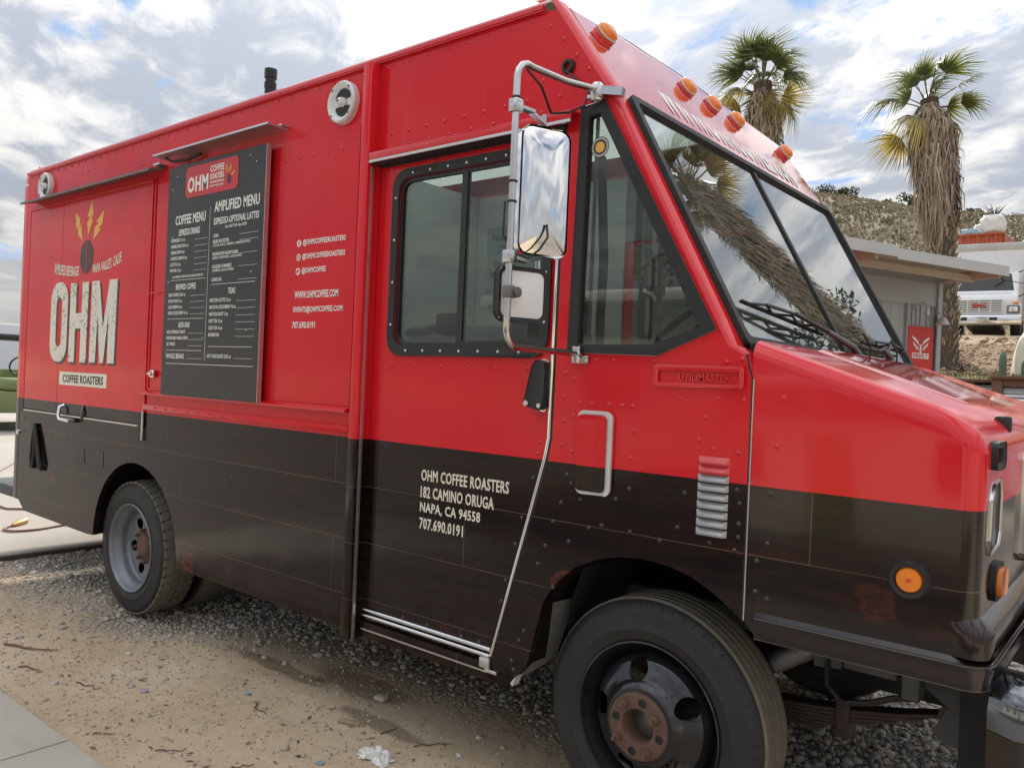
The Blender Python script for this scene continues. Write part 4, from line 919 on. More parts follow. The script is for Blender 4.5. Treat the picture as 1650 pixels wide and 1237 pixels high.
# hatch handle, strap, side latch
m = MB(); m.tube([(-5.735, Y0 - 0.004, 1.225), (-5.745, Y0 - 0.03, 1.215), (-5.742, Y0 - 0.04, 1.16), (-5.72, Y0 - 0.04, 1.132), (-5.56, Y0 - 0.04, 1.128)], 0.011, 8); hk = m.build('hatch_handle', 'chrome', T, smooth=60)
m = MB(); m.rbox(-5.66, -5.55, Y0 - 0.03, Y0 - 0.001, 1.118, 1.146, 0.006); m.tube([(-5.44, Y0 - 0.008, 1.235), (-5.435, Y0 - 0.018, 1.19), (-5.45, Y0 - 0.014, 1.15)], 0.008, 6); m.build('handle_base', 'dull_steel', hk)
m = MB(); m.tube([(-6.19, Y0 - 0.012, 1.07), (-6.215, Y0 - 0.016, 0.95), (-6.235, Y0 - 0.014, 0.82), (-6.23, Y0 - 0.012, 0.765), (-6.20, Y0 - 0.012, 0.76), (-6.185, Y0 - 0.014, 0.85), (-6.18, Y0 - 0.014, 1.07)], 0.012, 6)
m.tube([(-6.18, Y0 - 0.014, 1.07), (-6.10, Y0 - 0.02, 0.90), (-6.045, Y0 - 0.018, 0.79), (-6.05, Y0 - 0.014, 0.762), (-6.09, Y0 - 0.012, 0.765), (-6.13, Y0 - 0.014, 0.86), (-6.19, Y0 - 0.012, 1.06)], 0.012, 6); m.build('rubber_strap', 'black_rubber', T, smooth=60)
m = MB(); m.rbox(-4.565, -4.515, Y0 - 0.022, Y0 - 0.0062, 1.445, 1.49, 0.006); m.tube([(-4.59, Y0 - 0.016, 1.466), (-4.50, Y0 - 0.022, 1.470)], 0.008, 8); m.lathe([(0, -0.04), (0.012, -0.037), (0.013, -0.02)], (-4.53, Y0, 1.468), 10); m.build('side_latch', 'chrome', T)
# service window shutter beside the menu: frame, ledge, drip flanges
m = MB(); m.box(-4.615, -4.603, Y0 - 0.006, Y0 - 0.0005, 1.384, 2.608); m.box(-2.812, -2.800, Y0 - 0.003, Y0 - 0.0005, 1.384, 2.608); m.box(-4.615, -2.80, Y0 - 0.004, Y0 - 0.0005, 1.373, 1.383); sv = m.build('service_shutter', WR, T)
m = MB(); m.box(-4.64, -4.50, Y0 - 0.010, Y0 - 0.0062, 1.93, 1.936); m.build('shutter_seam', 'red_paint', sv)
m = MB(); m.add([(-4.665, Y0 - 0.001, 1.372), (-2.79, Y0 - 0.001, 1.372), (-2.79, Y0 - 0.035, 1.356), (-4.665, Y0 - 0.035, 1.356), (-4.665, Y0 - 0.001, 1.345), (-2.79, Y0 - 0.001, 1.345), (-2.79, Y0 - 0.035, 1.346), (-4.665, Y0 - 0.035, 1.346)], [(0, 1, 2, 3), (4, 7, 6, 5), (3, 2, 6, 7), (0, 3, 7, 4), (1, 5, 6, 2)]); m.build('service_ledge', 'red_paint', T)
m = MB(); m.rbox(-4.65, -2.79, Y0 - 0.012, Y0 - 0.0005, 1.255, 1.290, 0.004); m.build('body_moulding', WR, T)
rivet_row(lerp_row(-4.5, 1.272, -2.86, 1.272, 15), Y0 - 0.012, 'red_paint', T, r=0.006, h=0.004)
m = MB(); m.rbox(-4.648, -4.636, Y0 - 0.016, Y0 - 0.0005, 1.075, 1.252, 0.003); m.build('side_flange', 'aluminium', T)
# roof vent stack
m = MB(); m.lathe([(0.029, 2.90), (0.029, 3.00), (0.032, 3.003), (0.032, 3.03), (0.027, 3.034), (0.027, 3.05), (0.033, 3.054), (0.033, 3.10), (0.0, 3.105)], (-3.75, Y0 + 0.16, 0), 20, 'z'); m.build('vent_stack', 'black_plastic', T, smooth=40)
# contact lines
def mark(x, z, k):
    m = MB(); m.lathe([(0.0, -0.0012), (0.0165, -0.0012), (0.0165, 0.0)], (x, Y0 - 0.0002, z), 20); o = m.build('round_mark', 'white_print', T)
    y = Y0 - 0.0016
    if k == 'f': lettering('f', x - 0.005, x + 0.006, z - 0.011, z + 0.011, y, 'red_print', o, bold=0.02)
    elif k == 'i':
        m = MB(); m.plate(rrect(x - 0.010, x + 0.010, z - 0.010, z + 0.010, 0.004, 3), [rrect(x - 0.0075, x + 0.0075, z - 0.0075, z + 0.0075, 0.003, 3)], y - 0.001, y); m.lathe([(0.003, -0.0005), (0.005, -0.0005)], (x, y, z), 12); m.build('camera_mark', 'red_print', o)
    else:
        poly_print([(x - 0.011, z - 0.007), (x - 0.002, z - 0.008), (x + 0.006, z - 0.002), (x + 0.008, z + 0.005), (x + 0.011, z + 0.008), (x + 0.006, z + 0.008), (x + 0.001, z + 0.009), (x, z + 0.004), (x - 0.006, z + 0.004), (x - 0.010, z + 0.008), (x - 0.010, z + 0.002)], y, 'red_print', o, 'bird_mark')
YW = Y0 - 0.0004
mark(-3.215, 2.118, 'f'); mark(-3.215, 2.052, 'i'); mark(-3.215, 1.986, 'b')
for s_, x0, x1, zc, h in (('@OHMCOFFEEROASTERS', -3.185, -2.873, 2.118, 0.033), ('@OHMCOFFEEROASTERS', -3.185, -2.873, 2.052, 0.033), ('@OHMCOFFEE', -3.185, -3.005, 1.986, 0.033), ('WWW.OHMCOFFEE.COM', -3.232, -2.910, 1.876, 0.034), ('EVENTS@OHMCOFFEE.COM', -3.238, -2.874, 1.804, 0.034), ('707.690.0191', -3.243, -3.068, 1.734, 0.032)):
    lettering(s_, x0, x1, zc - h / 2, zc + h / 2, YW, 'white_print', T, bold=0.02)

# ------------------------------------------------------------------ menu board under its own awning
YB = 2.250
m = MB(); m.rbox(-4.372, -3.436, YB, YB + 0.022, 1.357, 2.612, 0.002, 1); MBd = m.build('menu_board', 'menu_board', T)
MBd['label'] = 'black menu board with white lettering and red logo'
m = MB(); m.box(-3.4355, -3.4325, YB - 0.001, YB + 0.0225, 1.357, 2.612); m.build('edge_strip', 'aluminium', MBd)
m = MB(); m.box(-4.3, -4.26, YB + 0.0225, Y0 - 0.001, 1.4, 2.55); m.box(-3.55, -3.51, YB + 0.0225, Y0 - 0.001, 1.4, 2.55); m.build('stand_off', 'dull_steel', MBd)
m = MB(); m.add([(-4.44, 2.185, 2.672), (-3.34, 2.185, 2.672), (-3.34, Y0, 2.668), (-4.44, Y0, 2.668), (-4.44, 2.185, 2.682), (-3.34, 2.185, 2.682), (-3.34, Y0, 2.680), (-4.44, Y0, 2.680)], [(0, 3, 2, 1), (4, 5, 6, 7), (0, 1, 5, 4), (1, 2, 6, 5), (2, 3, 7, 6), (3, 0, 4, 7)]); aw = m.build('menu_awning', 'aluminium', T)
m = MB(); m.box(-3.40, -3.33, Y0 - 0.045, Y0 - 0.001, 2.6815, 2.69); m.build('bracket', 'aluminium', aw)
m = MB(); m.tube([(-4.38, 2.23, 2.668), (-4.34, 2.25, 2.645), (-4.22, 2.27, 2.648), (-4.10, 2.28, 2.662)], 0.007, 6); m.build('lamp_cable', 'black_rubber', aw)
YT = YB - 0.0004
fx = lambda u: -4.372 + u * 0.936            # board fractions
fz = lambda v: 2.612 - v * 1.255
poly_print(rrect(fx(0.20), fx(0.745), fz(0.150), fz(0.018), 0.03, 5), YT, 'red_print', MBd, 'logo_panel')
YL = YT - 0.0014
lettering('OHM', fx(0.225), fx(0.445), fz(0.130), fz(0.062), YL, 'white_print', MBd, bold=0.03)
lettering('COFFEE', fx(0.465), fx(0.605), fz(0.062), fz(0.034), YL, 'white_print', MBd, bold=0.02); lettering('ROASTERS', fx(0.465), fx(0.605), fz(0.093), fz(0.068), YL, 'white_print', MBd, bold=0.02)
lettering('AMPLIFIED BEVERAGES', fx(0.465), fx(0.605), fz(0.109), fz(0.100), YL, 'white_print', MBd, bold=0.02); lettering('NAPA VALLEY, CALIF.', fx(0.465), fx(0.605), fz(0.125), fz(0.116), YL, 'white_print', MBd, bold=0.02)
poly_print([(fx(0.655) + 0.018 * math.cos(R(a)), fz(0.105) + 0.024 * math.sin(R(a))) for a in range(0, 360, 20)], YL, 'bean_print', MBd, 'bean_print')
for a_, b_ in (((fx(0.625), fz(0.040)), (fx(0.640), fz(0.078))), ((fx(0.675), fz(0.045)), (fx(0.655), fz(0.080))), ((fx(0.715), fz(0.075)), (fx(0.675), fz(0.095)))):
    d_ = Vector((b_[0] - a_[0], b_[1] - a_[1])); n_ = Vector((-d_.y, d_.x)) * 0.28
    P = lambda u, v: (a_[0] + d_.x * u + n_.x * v, a_[1] + d_.y * u + n_.y * v)
    poly_print([P(0, 0), P(0.5, -0.55), P(0.45, -0.05), P(0.66, -0.45), P(1, 0), P(0.5, 0.55), P(0.56, 0.1), P(0.36, 0.5)], YL, 'bolt_print', MBd, 'lightning_bolt')
def ml(s_, u0, u1, v0, v1, mat='white_print', bold=0.012, shear=0.0): lettering(s_, fx(u0), fx(u1), fz(v1), fz(v0), YT, mat, MBd, bold=bold, shear=shear, depth=0.0008)
def rule(u0, u1, v, th=0.0022, mat='white_print'):
    m = MB(); m.box(fx(u0), fx(u1), YT - 0.0008, YT, fz(v) - th / 2, fz(v) + th / 2); m.build('rule', mat, MBd, smooth=0)
m = MB(); m.box(fx(0.478) - 0.001, fx(0.478) + 0.001, YT - 0.0008, YT, fz(0.845), fz(0.205)); m.build('divider', 'white_print', MBd, smooth=0)
ml('COFFEE MENU', 0.10, 0.43, 0.218, 0.260, bold=0.022); ml('AMPLIFIED MENU', 0.52, 0.955, 0.188, 0.232, bold=0.022)
ml('ESPRESSO DRINKS', 0.145, 0.375, 0.280, 0.308, bold=0.016); ml('ESPRESSO-OPTIONAL LATTES', 0.52, 0.955, 0.256, 0.284, bold=0.014); ml('12oz HOT OR 16oz ICED', 0.635, 0.845, 0.292, 0.304, bold=0.01)
for k, (s_, u1) in enumerate((('ESPRESSO 2 oz', 0.215), ('AMERICANO 8/16 oz', 0.255), ('GIBRALTAR 4 oz', 0.215), ('CAPPUCCINO 8 oz', 0.245), ('LATTE 12 oz', 0.175), ('MOCHA 12 oz', 0.185))):
    v = 0.318 + k * 0.0262; ml(s_, 0.06, u1, v, v + 0.0145); rule(0.32, 0.46, v + 0.014, 0.0014)
ml('ALL ESPRESSO COMES PULLED DOUBLE RISTRETTO', 0.09, 0.43, 0.480, 0.490, shear=0.25, bold=0.008); rule(0.07, 0.455, 0.500)
ml('BREWED COFFEE', 0.135, 0.355, 0.517, 0.542, bold=0.016)
for k, (s_, u1) in enumerate((('DRIP COFFEE 12/16 oz', 0.245), ('POUR OVER 12 oz', 0.21), ('COLD BREW 16 oz', 0.215), ('NITRO COLD BREW 16 oz', 0.28))):
    v = 0.556 + k * 0.0262; ml(s_, 0.055, u1, v, v + 0.0145); rule(0.30, 0.455, v + 0.014, 0.0014)
rule(0.055, 0.452, 0.668); ml('ADD-ONS', 0.18, 0.305, 0.682, 0.706, bold=0.016)
for k, (s_, u1) in enumerate((('ADD ESPRESSO SHOT', 0.26), ('HOUSE-MADE VANILLA SYRUP', 0.29), ('ALT MILKS', 0.15))):
    v = 0.717 + k * 0.0262; ml(s_, 0.05, u1, v, v + 0.0145); rule(0.295, 0.45, v + 0.014, 0.0014)
rule(0.05, 0.442, 0.804); ml('WHOLE BEANS', 0.05, 0.255, 0.818, 0.840, bold=0.014); rule(0.29, 0.45, 0.838, 0.0014); rule(0.05, 0.955, 0.862, 0.0026)
for s_, u1, v, sub, su in (('CHAI', 0.57, 0.322, None, 0), ('BLISS BOOSTER', 0.68, 0.346, 'COCOA, MACA, TURMERIC, CINNAMON SPICE', 0.885), ('MUSHROOM ADAPTOGEN', 0.77, 0.398, 'REISHI, CORDYCEPS, COCOA SPICE', 0.81), ('GOLDEN TURMERIC', 0.715, 0.450, 'TURMERIC, BLACK PEPPER', 0.735), ('CHARCOAL', 0.625, 0.503, None, 0)):
    ml(s_, 0.52, u1, v, v + 0.0145); rule(0.78, 0.955, v + 0.014, 0.0014)
    if sub: ml(sub, 0.52, su, v + 0.0185, v + 0.030, shear=0.25, bold=0.006)
rule(0.52, 0.94, 0.530); ml('TEAS', 0.69, 0.76, 0.548, 0.572, bold=0.016)
for k, (s_, u1) in enumerate((('MATCHA LATTE 12 oz', 0.72), ('MATCHA COLD BREW 16 oz', 0.77), ('MATCHA SHOT 2 oz', 0.70), ('HOT TEA 12 oz', 0.645), ('ICED TEA 16 oz', 0.65), ('KOMBUCHA', 0.62))):
    v = 0.588 + k * 0.0284; ml(s_, 0.51, u1, v, v + 0.015); rule(0.775, 0.955, v + 0.0145, 0.0014)
rule(0.515, 0.94, 0.786); ml('HOT CHOCOLATE 12/16 oz', 0.505, 0.745, 0.817, 0.833); rule(0.77, 0.945, 0.832, 0.0014)
rivet_row([(fx(a), fz(b)) for a, b in ((0.10, 0.045), (0.05, 0.10), (0.85, 0.03), (0.91, 0.06), (0.07, 0.31), (0.04, 0.505), (0.90, 0.49), (0.88, 0.72), (0.45, 0.75))], YB, 'white_plastic', MBd, r=0.004, h=0.002)
# ------------------------------------------------------------------ nose: fenders, hood, front face
def nose_skin():
    prof = [(-0.968, 0.845), (-0.923, 0.797), (-0.36, 0.797), (-0.36, 1.425), (-0.44, 1.487), (-0.968, 1.668)]
    bm = bmesh.new(); a = [bm.verts.new((x, Y0, z)) for x, z in prof]; b = [bm.verts.new((x, Y1, z)) for x, z in prof]; n = len(prof)
    bm.faces.new(a); bm.faces.new(list(reversed(b)))
    for i in range(n): bm.faces.new((a[i], b[i], b[(i + 1) % n], a[(i + 1) % n]))
    bmesh.ops.recalc_face_normals(bm, faces=bm.faces)
    sel = []
    for e in bm.edges:
        p, q = e.verts[0].co, e.verts[1].co
        same_y = abs(p.y - q.y) < 1e-6
        if same_y and min(p.x, q.x) > -0.969 and ((abs(p.x + 0.36) < 1e-4 and abs(q.x + 0.36) < 1e-4) or (p.z > 1.4 and q.z > 1.4)): sel.append(e)
        if not same_y and p.z > 1.42 and p.x > -0.5: sel.append(e)
    bmesh.ops.bevel(bm, geom=sel, offset=0.058, segments=6, affect='EDGES', profile=0.5, clamp_overlap=True)
    kill = [f for f in bm.faces if f.normal.z < -0.9 or f.normal.x < -0.9 or (f.normal.z < -0.5 and f.normal.x < -0.5)]
    bmesh.ops.delete(bm, geom=kill, context='FACES'); return bm
m = MB(); m.bm(nose_skin()); nose = m.build('nose', 'gloss_wrap', T, smooth=40)
m = MB(); m.plate([(-0.9685, 0.84), (-0.9635, 0.84), (-0.9635, 1.55), (-0.985, 1.625), (-0.990, 1.625), (-0.9685, 1.55)], [], Y0 - 0.0015, Y0 + 0.03); m.build('fender_seam', 'black_rubber', T)
m = MB(); m.plate([(-0.9628, 0.84), (-0.9595, 0.84), (-0.9595, 1.55), (-0.9628, 1.55)], [], Y0 - 0.003, Y0); m.build('seam_edge', 'aluminium', T)
m = MB(); m.add([(-1.045, Y0 + 0.05, 1.655), (-0.93, Y0 + 0.05, 1.652), (-0.93, Y1 - 0.05, 1.652), (-1.045, Y1 - 0.05, 1.655)], [(0, 1, 2, 3)]); m.build('cowl', 'red_paint', T)
m = MB(); m.box(-1.0, -0.97, Y0 + 0.05, Y1 - 0.05, 0.9, 1.66); m.build('firewall', 'underbody', T)
# plan path round the nose for bands (x, y, nx, ny)
def plan_path(n=8):
    P = [(-0.925, Y0, 0, -1), (-0.70, Y0, 0, -1), (-0.45, Y0, 0, -1)]
    P += [(-0.418 + 0.058 * math.sin(R(90 * k / n)), Y0 + 0.058 - 0.058 * math.cos(R(90 * k / n)), math.sin(R(90 * k / n)), -math.cos(R(90 * k / n))) for k in range(n + 1)]
    Q = [(x, 2 * YM - y, nx, -ny) for x, y, nx, ny in reversed(P)]
    return P + [(-0.36, YM, 1, 0)] + Q
def band(secf, name, mat):
    pts = plan_path(); rows = []
    for i, (x, y, nx, ny) in enumerate(pts):
        f = min(1.0, max(0.0, nx / 0.85)); f = f * f * (3 - 2 * f)
        rows.append([(x + nx * o, y + ny * o, z) for o, z in secf(f)])
    n = len(rows[0]); m = MB(); m.add([p for r_ in rows for p in r_], [(i * n + j, (i + 1) * n + j, (i + 1) * n + j + 1, i * n + j + 1) for i in range(len(rows) - 1) for j in range(n - 1)])
    return m.build(name, mat, T, smooth=30)
band(lambda f: [(0.0005, 0.872), (0.013 + 0.022 * f, 0.860), (0.014 + 0.022 * f, 0.852), (0.012 + 0.020 * f, 0.82), (0.010 + 0.020 * f, 0.794), (-0.01, 0.792)], 'lower_band', 'gloss_wrap')
band(lambda f: [(0.0004, 0.958 + 0.012 * f), (0.0006 + 0.026 * f, 0.945), (0.0006 + 0.034 * f, 0.93), (0.0006 + 0.032 * f, 0.873)], 'front_ledge', 'gloss_wrap')
band(lambda f: [(0.0145 + 0.022 * f, 0.858), (0.0165 + 0.022 * f, 0.855), (0.0145 + 0.022 * f, 0.851)], 'crease_bead', 'dark_paint')  # narrow raised bead along the crease, in dark paint
rivet_row([(-0.87, 1.50), (-0.885, 1.36)], Y0, 'red_paint', T)
rivet_row([(-0.895, 1.22), (-0.90, 1.075), (-0.93, 1.02), (-0.93, 0.93), (-0.895, 0.915)], Y0, 'dark_paint', T)
# raised centre of hood and its rubber hold-downs
hs = Vector((-0.46, 0, 1.481 + 0.012)); he = Vector((-0.95, 0, 1.662 + 0.010))
m = MB(); nx_, ny_ = 10, 10
def hoodp(u, v):
    p = he + (hs - he) * u; y = 2.80 + 1.16 * v; e = min(v, 1 - v) * 1.16; drop = 0.010 * (1 - min(1, e / 0.03)) ** 2
    if u > 0.92: drop += 0.006 * ((u - 0.92) / 0.08) ** 2
    return (p.x, y, p.z - drop + 0.004 * math.sin(math.pi * v))
m.grid(hoodp, 10, 24); m.build('hood_panel', 'red_gloss', T, smooth=60)
m = MB(); m.rbox(-0.415, -0.37, 2.775, 2.805, 1.425, 1.475, 0.008); m.rbox(-0.415, -0.37, 3.955, 3.985, 1.425, 1.475, 0.008); m.build('hood_latch', 'black_rubber', T)
# front face: grille, lamp openings, indicators, bumper
XF = -0.36
m = MB(); m.plate(rrect(2.97, 3.79, 1.02, 1.36, 0.03), [rrect(2.995, 3.765, 1.045, 1.335, 0.02)], XF - 0.005, XF + 0.022, axis='x'); gr = m.build('grille', 'stainless', T, bevel=0.004)
m = MB(); m.box(XF - 0.004, XF + 0.001, 2.99, 3.77, 1.04, 1.34); m.build('grille_back', 'black_rubber', gr)
for k in range(13):
    m = MB(); zc = 1.06 + k * 0.0215; m.bar((XF + 0.010, 2.995, zc), (XF + 0.010, 3.765, zc), 0.012, 0.009); m.build('grille_slat', 'black_plastic', gr)
def front_fittings(sg):
    Yf = (lambda y: y) if sg == 1 else (lambda y: 2 * YM - y)
    octa = [(2.400, 1.120), (2.515, 1.135), (2.540, 1.165), (2.540, 1.275), (2.515, 1.312), (2.42, 1.300), (2.385, 1.262), (2.378, 1.160)]
    oi = scaled(octa, 0.935)
    m = MB(); m.plate([(Yf(a), b) for a, b in octa], [[(Yf(a), b) for a, b in oi]], XF + 0.0005, XF + 0.009, axis='x'); hb = m.build('headlamp_bezel', 'stainless', T, bevel=0.002)
    m = MB(); m.add([(XF + 0.003, Yf(a), b) for a, b in oi] + [(XF + 0.0015, Yf(a), b) for a, b in scaled(octa, 0.88)], [tuple(range(8))]); m.build('lamp_bucket', 'black_rubber', hb)
    m = MB(); m.plate([(Yf(a), b) for a, b in ((2.395, 1.15), (2.44, 1.14), (2.45, 1.17), (2.435, 1.19), (2.432, 1.25), (2.448, 1.27), (2.44, 1.292), (2.40, 1.27))], [], XF + 0.004, XF + 0.010, axis='x'); m.build('lamp_bracket', 'dull_steel', hb)
    so = rrect(2.395, 2.535, 1.338, 1.412, 0.022, 4)
    m = MB(); m.plate([(Yf(a), b) for a, b in so], [[(Yf(a), b) for a, b in rrect(2.418, 2.512, 1.356, 1.394, 0.012, 4)]], XF - 0.01, XF + 0.012, axis='x'); m.build('parking_lamp_frame', 'black_rubber', T, bevel=0.004)
    to = rrect(2.455, 2.600, 0.985, 1.085, 0.045, 6)
    m = MB(); m.plate([(Yf(a), b) for a, b in to], [], XF + 0.0, XF + 0.014, axis='x'); ti = m.build('turn_signal', 'black_rubber', T, bevel=0.005)
    m = MB(); m.plate([(Yf(a), b) for a, b in rrect(2.470, 2.585, 0.998, 1.072, 0.034, 6)], [], XF + 0.0145, XF + 0.026, axis='x'); m.build('lens', 'amber_lens', ti, bevel=0.006)
front_fittings(1); front_fittings(-1)
# round side marker
m = MB(); m.lathe([(0.0, -0.006), (0.034, -0.006), (0.036, -0.016), (0.046, -0.018), (0.052, -0.008), (0.053, 0.0)], (-0.517, Y0, 1.044), 32); sm = m.build('side_marker', 'black_rubber', T, smooth=50)
m = MB(); m.lathe([(0.0, -0.016), (0.006, -0.016), (0.0065, -0.013), (0.03, -0.012), (0.0345, -0.006)], (-0.517, Y0, 1.044), 28); m.build('lens', 'amber_lens', sm, smooth=40)
m = MB(); m.lathe([(0.0, -0.0175), (0.0055, -0.017), (0.006, -0.0155)], (-0.517, Y0, 1.044), 12); m.build('lens_screw', 'red_lens', sm)
# bumper: rounded bright top over a dark channel
m = MB(); pts = []
def bump_path():
    P = [(-0.335, 2.36), (-0.275, 2.325), (-0.215, 2.335), (-0.165, 2.39), (-0.145, 2.50), (-0.135, 2.9), (-0.13, YM)]
    return P + [(x, 2 * YM - y) for x, y in reversed(P[:-1])]
bp_ = bump_path(); rows = []
for i, (x, y) in enumerate(bp_):
    a = Vector(bp_[max(0, i - 1)]); b = Vector(bp_[min(len(bp_) - 1, i + 1)]); t_ = (b - a).normalized(); nv = Vector((t_.y, -t_.x))
    rows.append([(x + nv.x * o, y + nv.y * o, z) for o, z in ((-0.075, 0.80), (-0.05, 0.828), (-0.018, 0.815), (0.0, 0.775), (0.006, 0.735), (0.004, 0.690))])
n = 6; m = MB(); m.add([p for r_ in rows for p in r_], [(i * n + j, (i + 1) * n + j, (i + 1) * n + j + 1, i * n + j + 1) for i in range(len(rows) - 1) for j in range(n - 1)]); bum = m.build('bumper', 'dark_chrome', T, smooth=50)
rows = [[(q[4][0] - 0.002, q[4][1] + 0.001, z) if k == 0 else (q[5][0], q[5][1], z) for k, z in enumerate((0.692, 0.688, 0.42, 0.40))] for q in rows]
n = 4; m = MB(); m.add([p for r_ in rows for p in r_], [(i * n + j, (i + 1) * n + j, (i + 1) * n + j + 1, i * n + j + 1) for i in range(len(rows) - 1) for j in range(n - 1)]); m.build('bumper_face', 'dark_paint', bum, smooth=50)
m = MB(); m.rbox(-0.44, -0.17, 2.60, 2.63, 0.42, 0.78, 0.004); m.build('bumper_stay', 'underbody', bum)
m = MB(); m.rbox(-0.44, -0.17, 4.13, 4.16, 0.42, 0.78, 0.004); m.build('bumper_stay', 'underbody', bum)
m = MB()
for zc in (0.72, 0.60, 0.52): m.lathe([(0, -0.012), (0.012, -0.011), (0.013, 0)], (-0.30, 2.598, zc), 8)
m.build('stay_bolt', 'dull_steel', bum)
# windscreen wipers
def wiper(b0, b1, mid, piv):
    m = MB(); A = Vector(ws_map(b0[0], b0[1], 0.020)); B = Vector(ws_map(b1[0], b1[1], 0.020))
    m.bar(A, B, 0.006, 0.014, up=(0.88, 0, 0.48)); nn = 7
    wp = m.build('wiper', 'black_rubber', T)
    m = MB(); C = Vector(ws_map(mid[0], mid[1], 0.045)); P = Vector(ws_map(piv[0], piv[1], 0.02))
    for f0, f1 in ((0.06, 0.34), (0.34, 0.66), (0.66, 0.94)):
        a = A.lerp(B, f0); b = A.lerp(B, f1); c = a.lerp(b, 0.5) + Vector((0.022, 0, 0.012)); m.tube([a, c, b], 0.005, 5)
    m.tube([A.lerp(B, 0.2) + Vector((0.022, 0, 0.012)), A.lerp(B, 0.5) + Vector((0.034, 0, 0.018)), A.lerp(B, 0.8) + Vector((0.022, 0, 0.012))], 0.006, 5)
    m.tube([A.lerp(B, 0.5) + Vector((0.034, 0, 0.018)), A.lerp(P, 0.75) + Vector((0.03, 0, 0.03))], 0.008, 6); m.build('blade_carrier', 'black_plastic', wp)
    m = MB(); m.tube([A.lerp(P, 0.62) + Vector((0.028, 0, 0.032)), A.lerp(P, 0.85) + Vector((0.035, 0, 0.02)), P + Vector((0.015, 0, 0.0))], [0.010, 0.013, 0.016], 8); m.lathe([(0.022, -0.02), (0.022, 0.012), (0.012, 0.02), (0, 0.021)], P, 12, 'z'); m.build('wiper_arm', 'dull_steel', wp, smooth=50)
    m = MB(); m.tube([P + Vector((0.04, 0.03, -0.01)), P + Vector((0.04, 0.03, 0.05)), P + Vector((0.03, -0.04, 0.10)), A.lerp(P, 0.7) + Vector((0.03, 0, 0.02))], 0.004, 6); m.build('washer_hose', 'black_rubber', wp)
wiper((2.44, 0.165), (3.13, 0.095), None or (2.85, 0.13), (3.43, 0.005)); wiper((3.62, 0.10), (4.30, 0.09), (3.95, 0.1), (3.83, 0.0))

# ------------------------------------------------------------------ wheels
def disc_with_holes(prof, c, s, holes, r_h, seg=120, sub=5):
    pr_ = []
    for (r0, h0), (r1, h1) in zip(prof[:-1], prof[1:]):
        for k in range(sub): pr_.append((r0 + (r1 - r0) * k / sub, h0 + (h1 - h0) * k / sub))
    pr_.append(prof[-1]); n = len(pr_)
    hr = np.interp  # noqa
    V = []; inside = []
    rs = [q[0] for q in pr_]; hsx = [q[1] for q in pr_]
    order = np.argsort(rs); rsx = np.array(rs)[order]; hxx = np.array(hsx)[order]
    P2 = []
    for k in range(seg):
        th = 2 * math.pi * k / seg
        for r0, h0 in pr_: P2.append((r0 * math.cos(th), r0 * math.sin(th), h0))
    ins = []
    for (a, b, h) in P2: ins.append(min(math.hypot(a - hx_, b - hz_) for hx_, hz_ in holes) < r_h)
    F = []; used = set()
    for k in range(seg):
        k2 = (k + 1) % seg
        for i in range(n - 1):
            f = (k * n + i, k2 * n + i, k2 * n + i + 1, k * n + i + 1)
            if all(ins[q] for q in f): continue
            F.append(f); used.update(f)
    for q in used:
        if ins[q]:
            a, b, h = P2[q]; hx_, hz_ = min(holes, key=lambda w_: math.hypot(a - w_[0], b - w_[1])); d_ = Vector((a - hx_, b - hz_))
            d_ = d_.normalized() * r_h if d_.length > 1e-6 else Vector((r_h, 0)); a, b = hx_ + d_.x, hz_ + d_.y
            P2[q] = (a, b, float(np.interp(math.hypot(a, b), rsx, hxx)))
    mb = MB(); mb.add([(c[0] + a, c[1] + s * h, c[2] + b) for a, b, h in P2], F); return mb
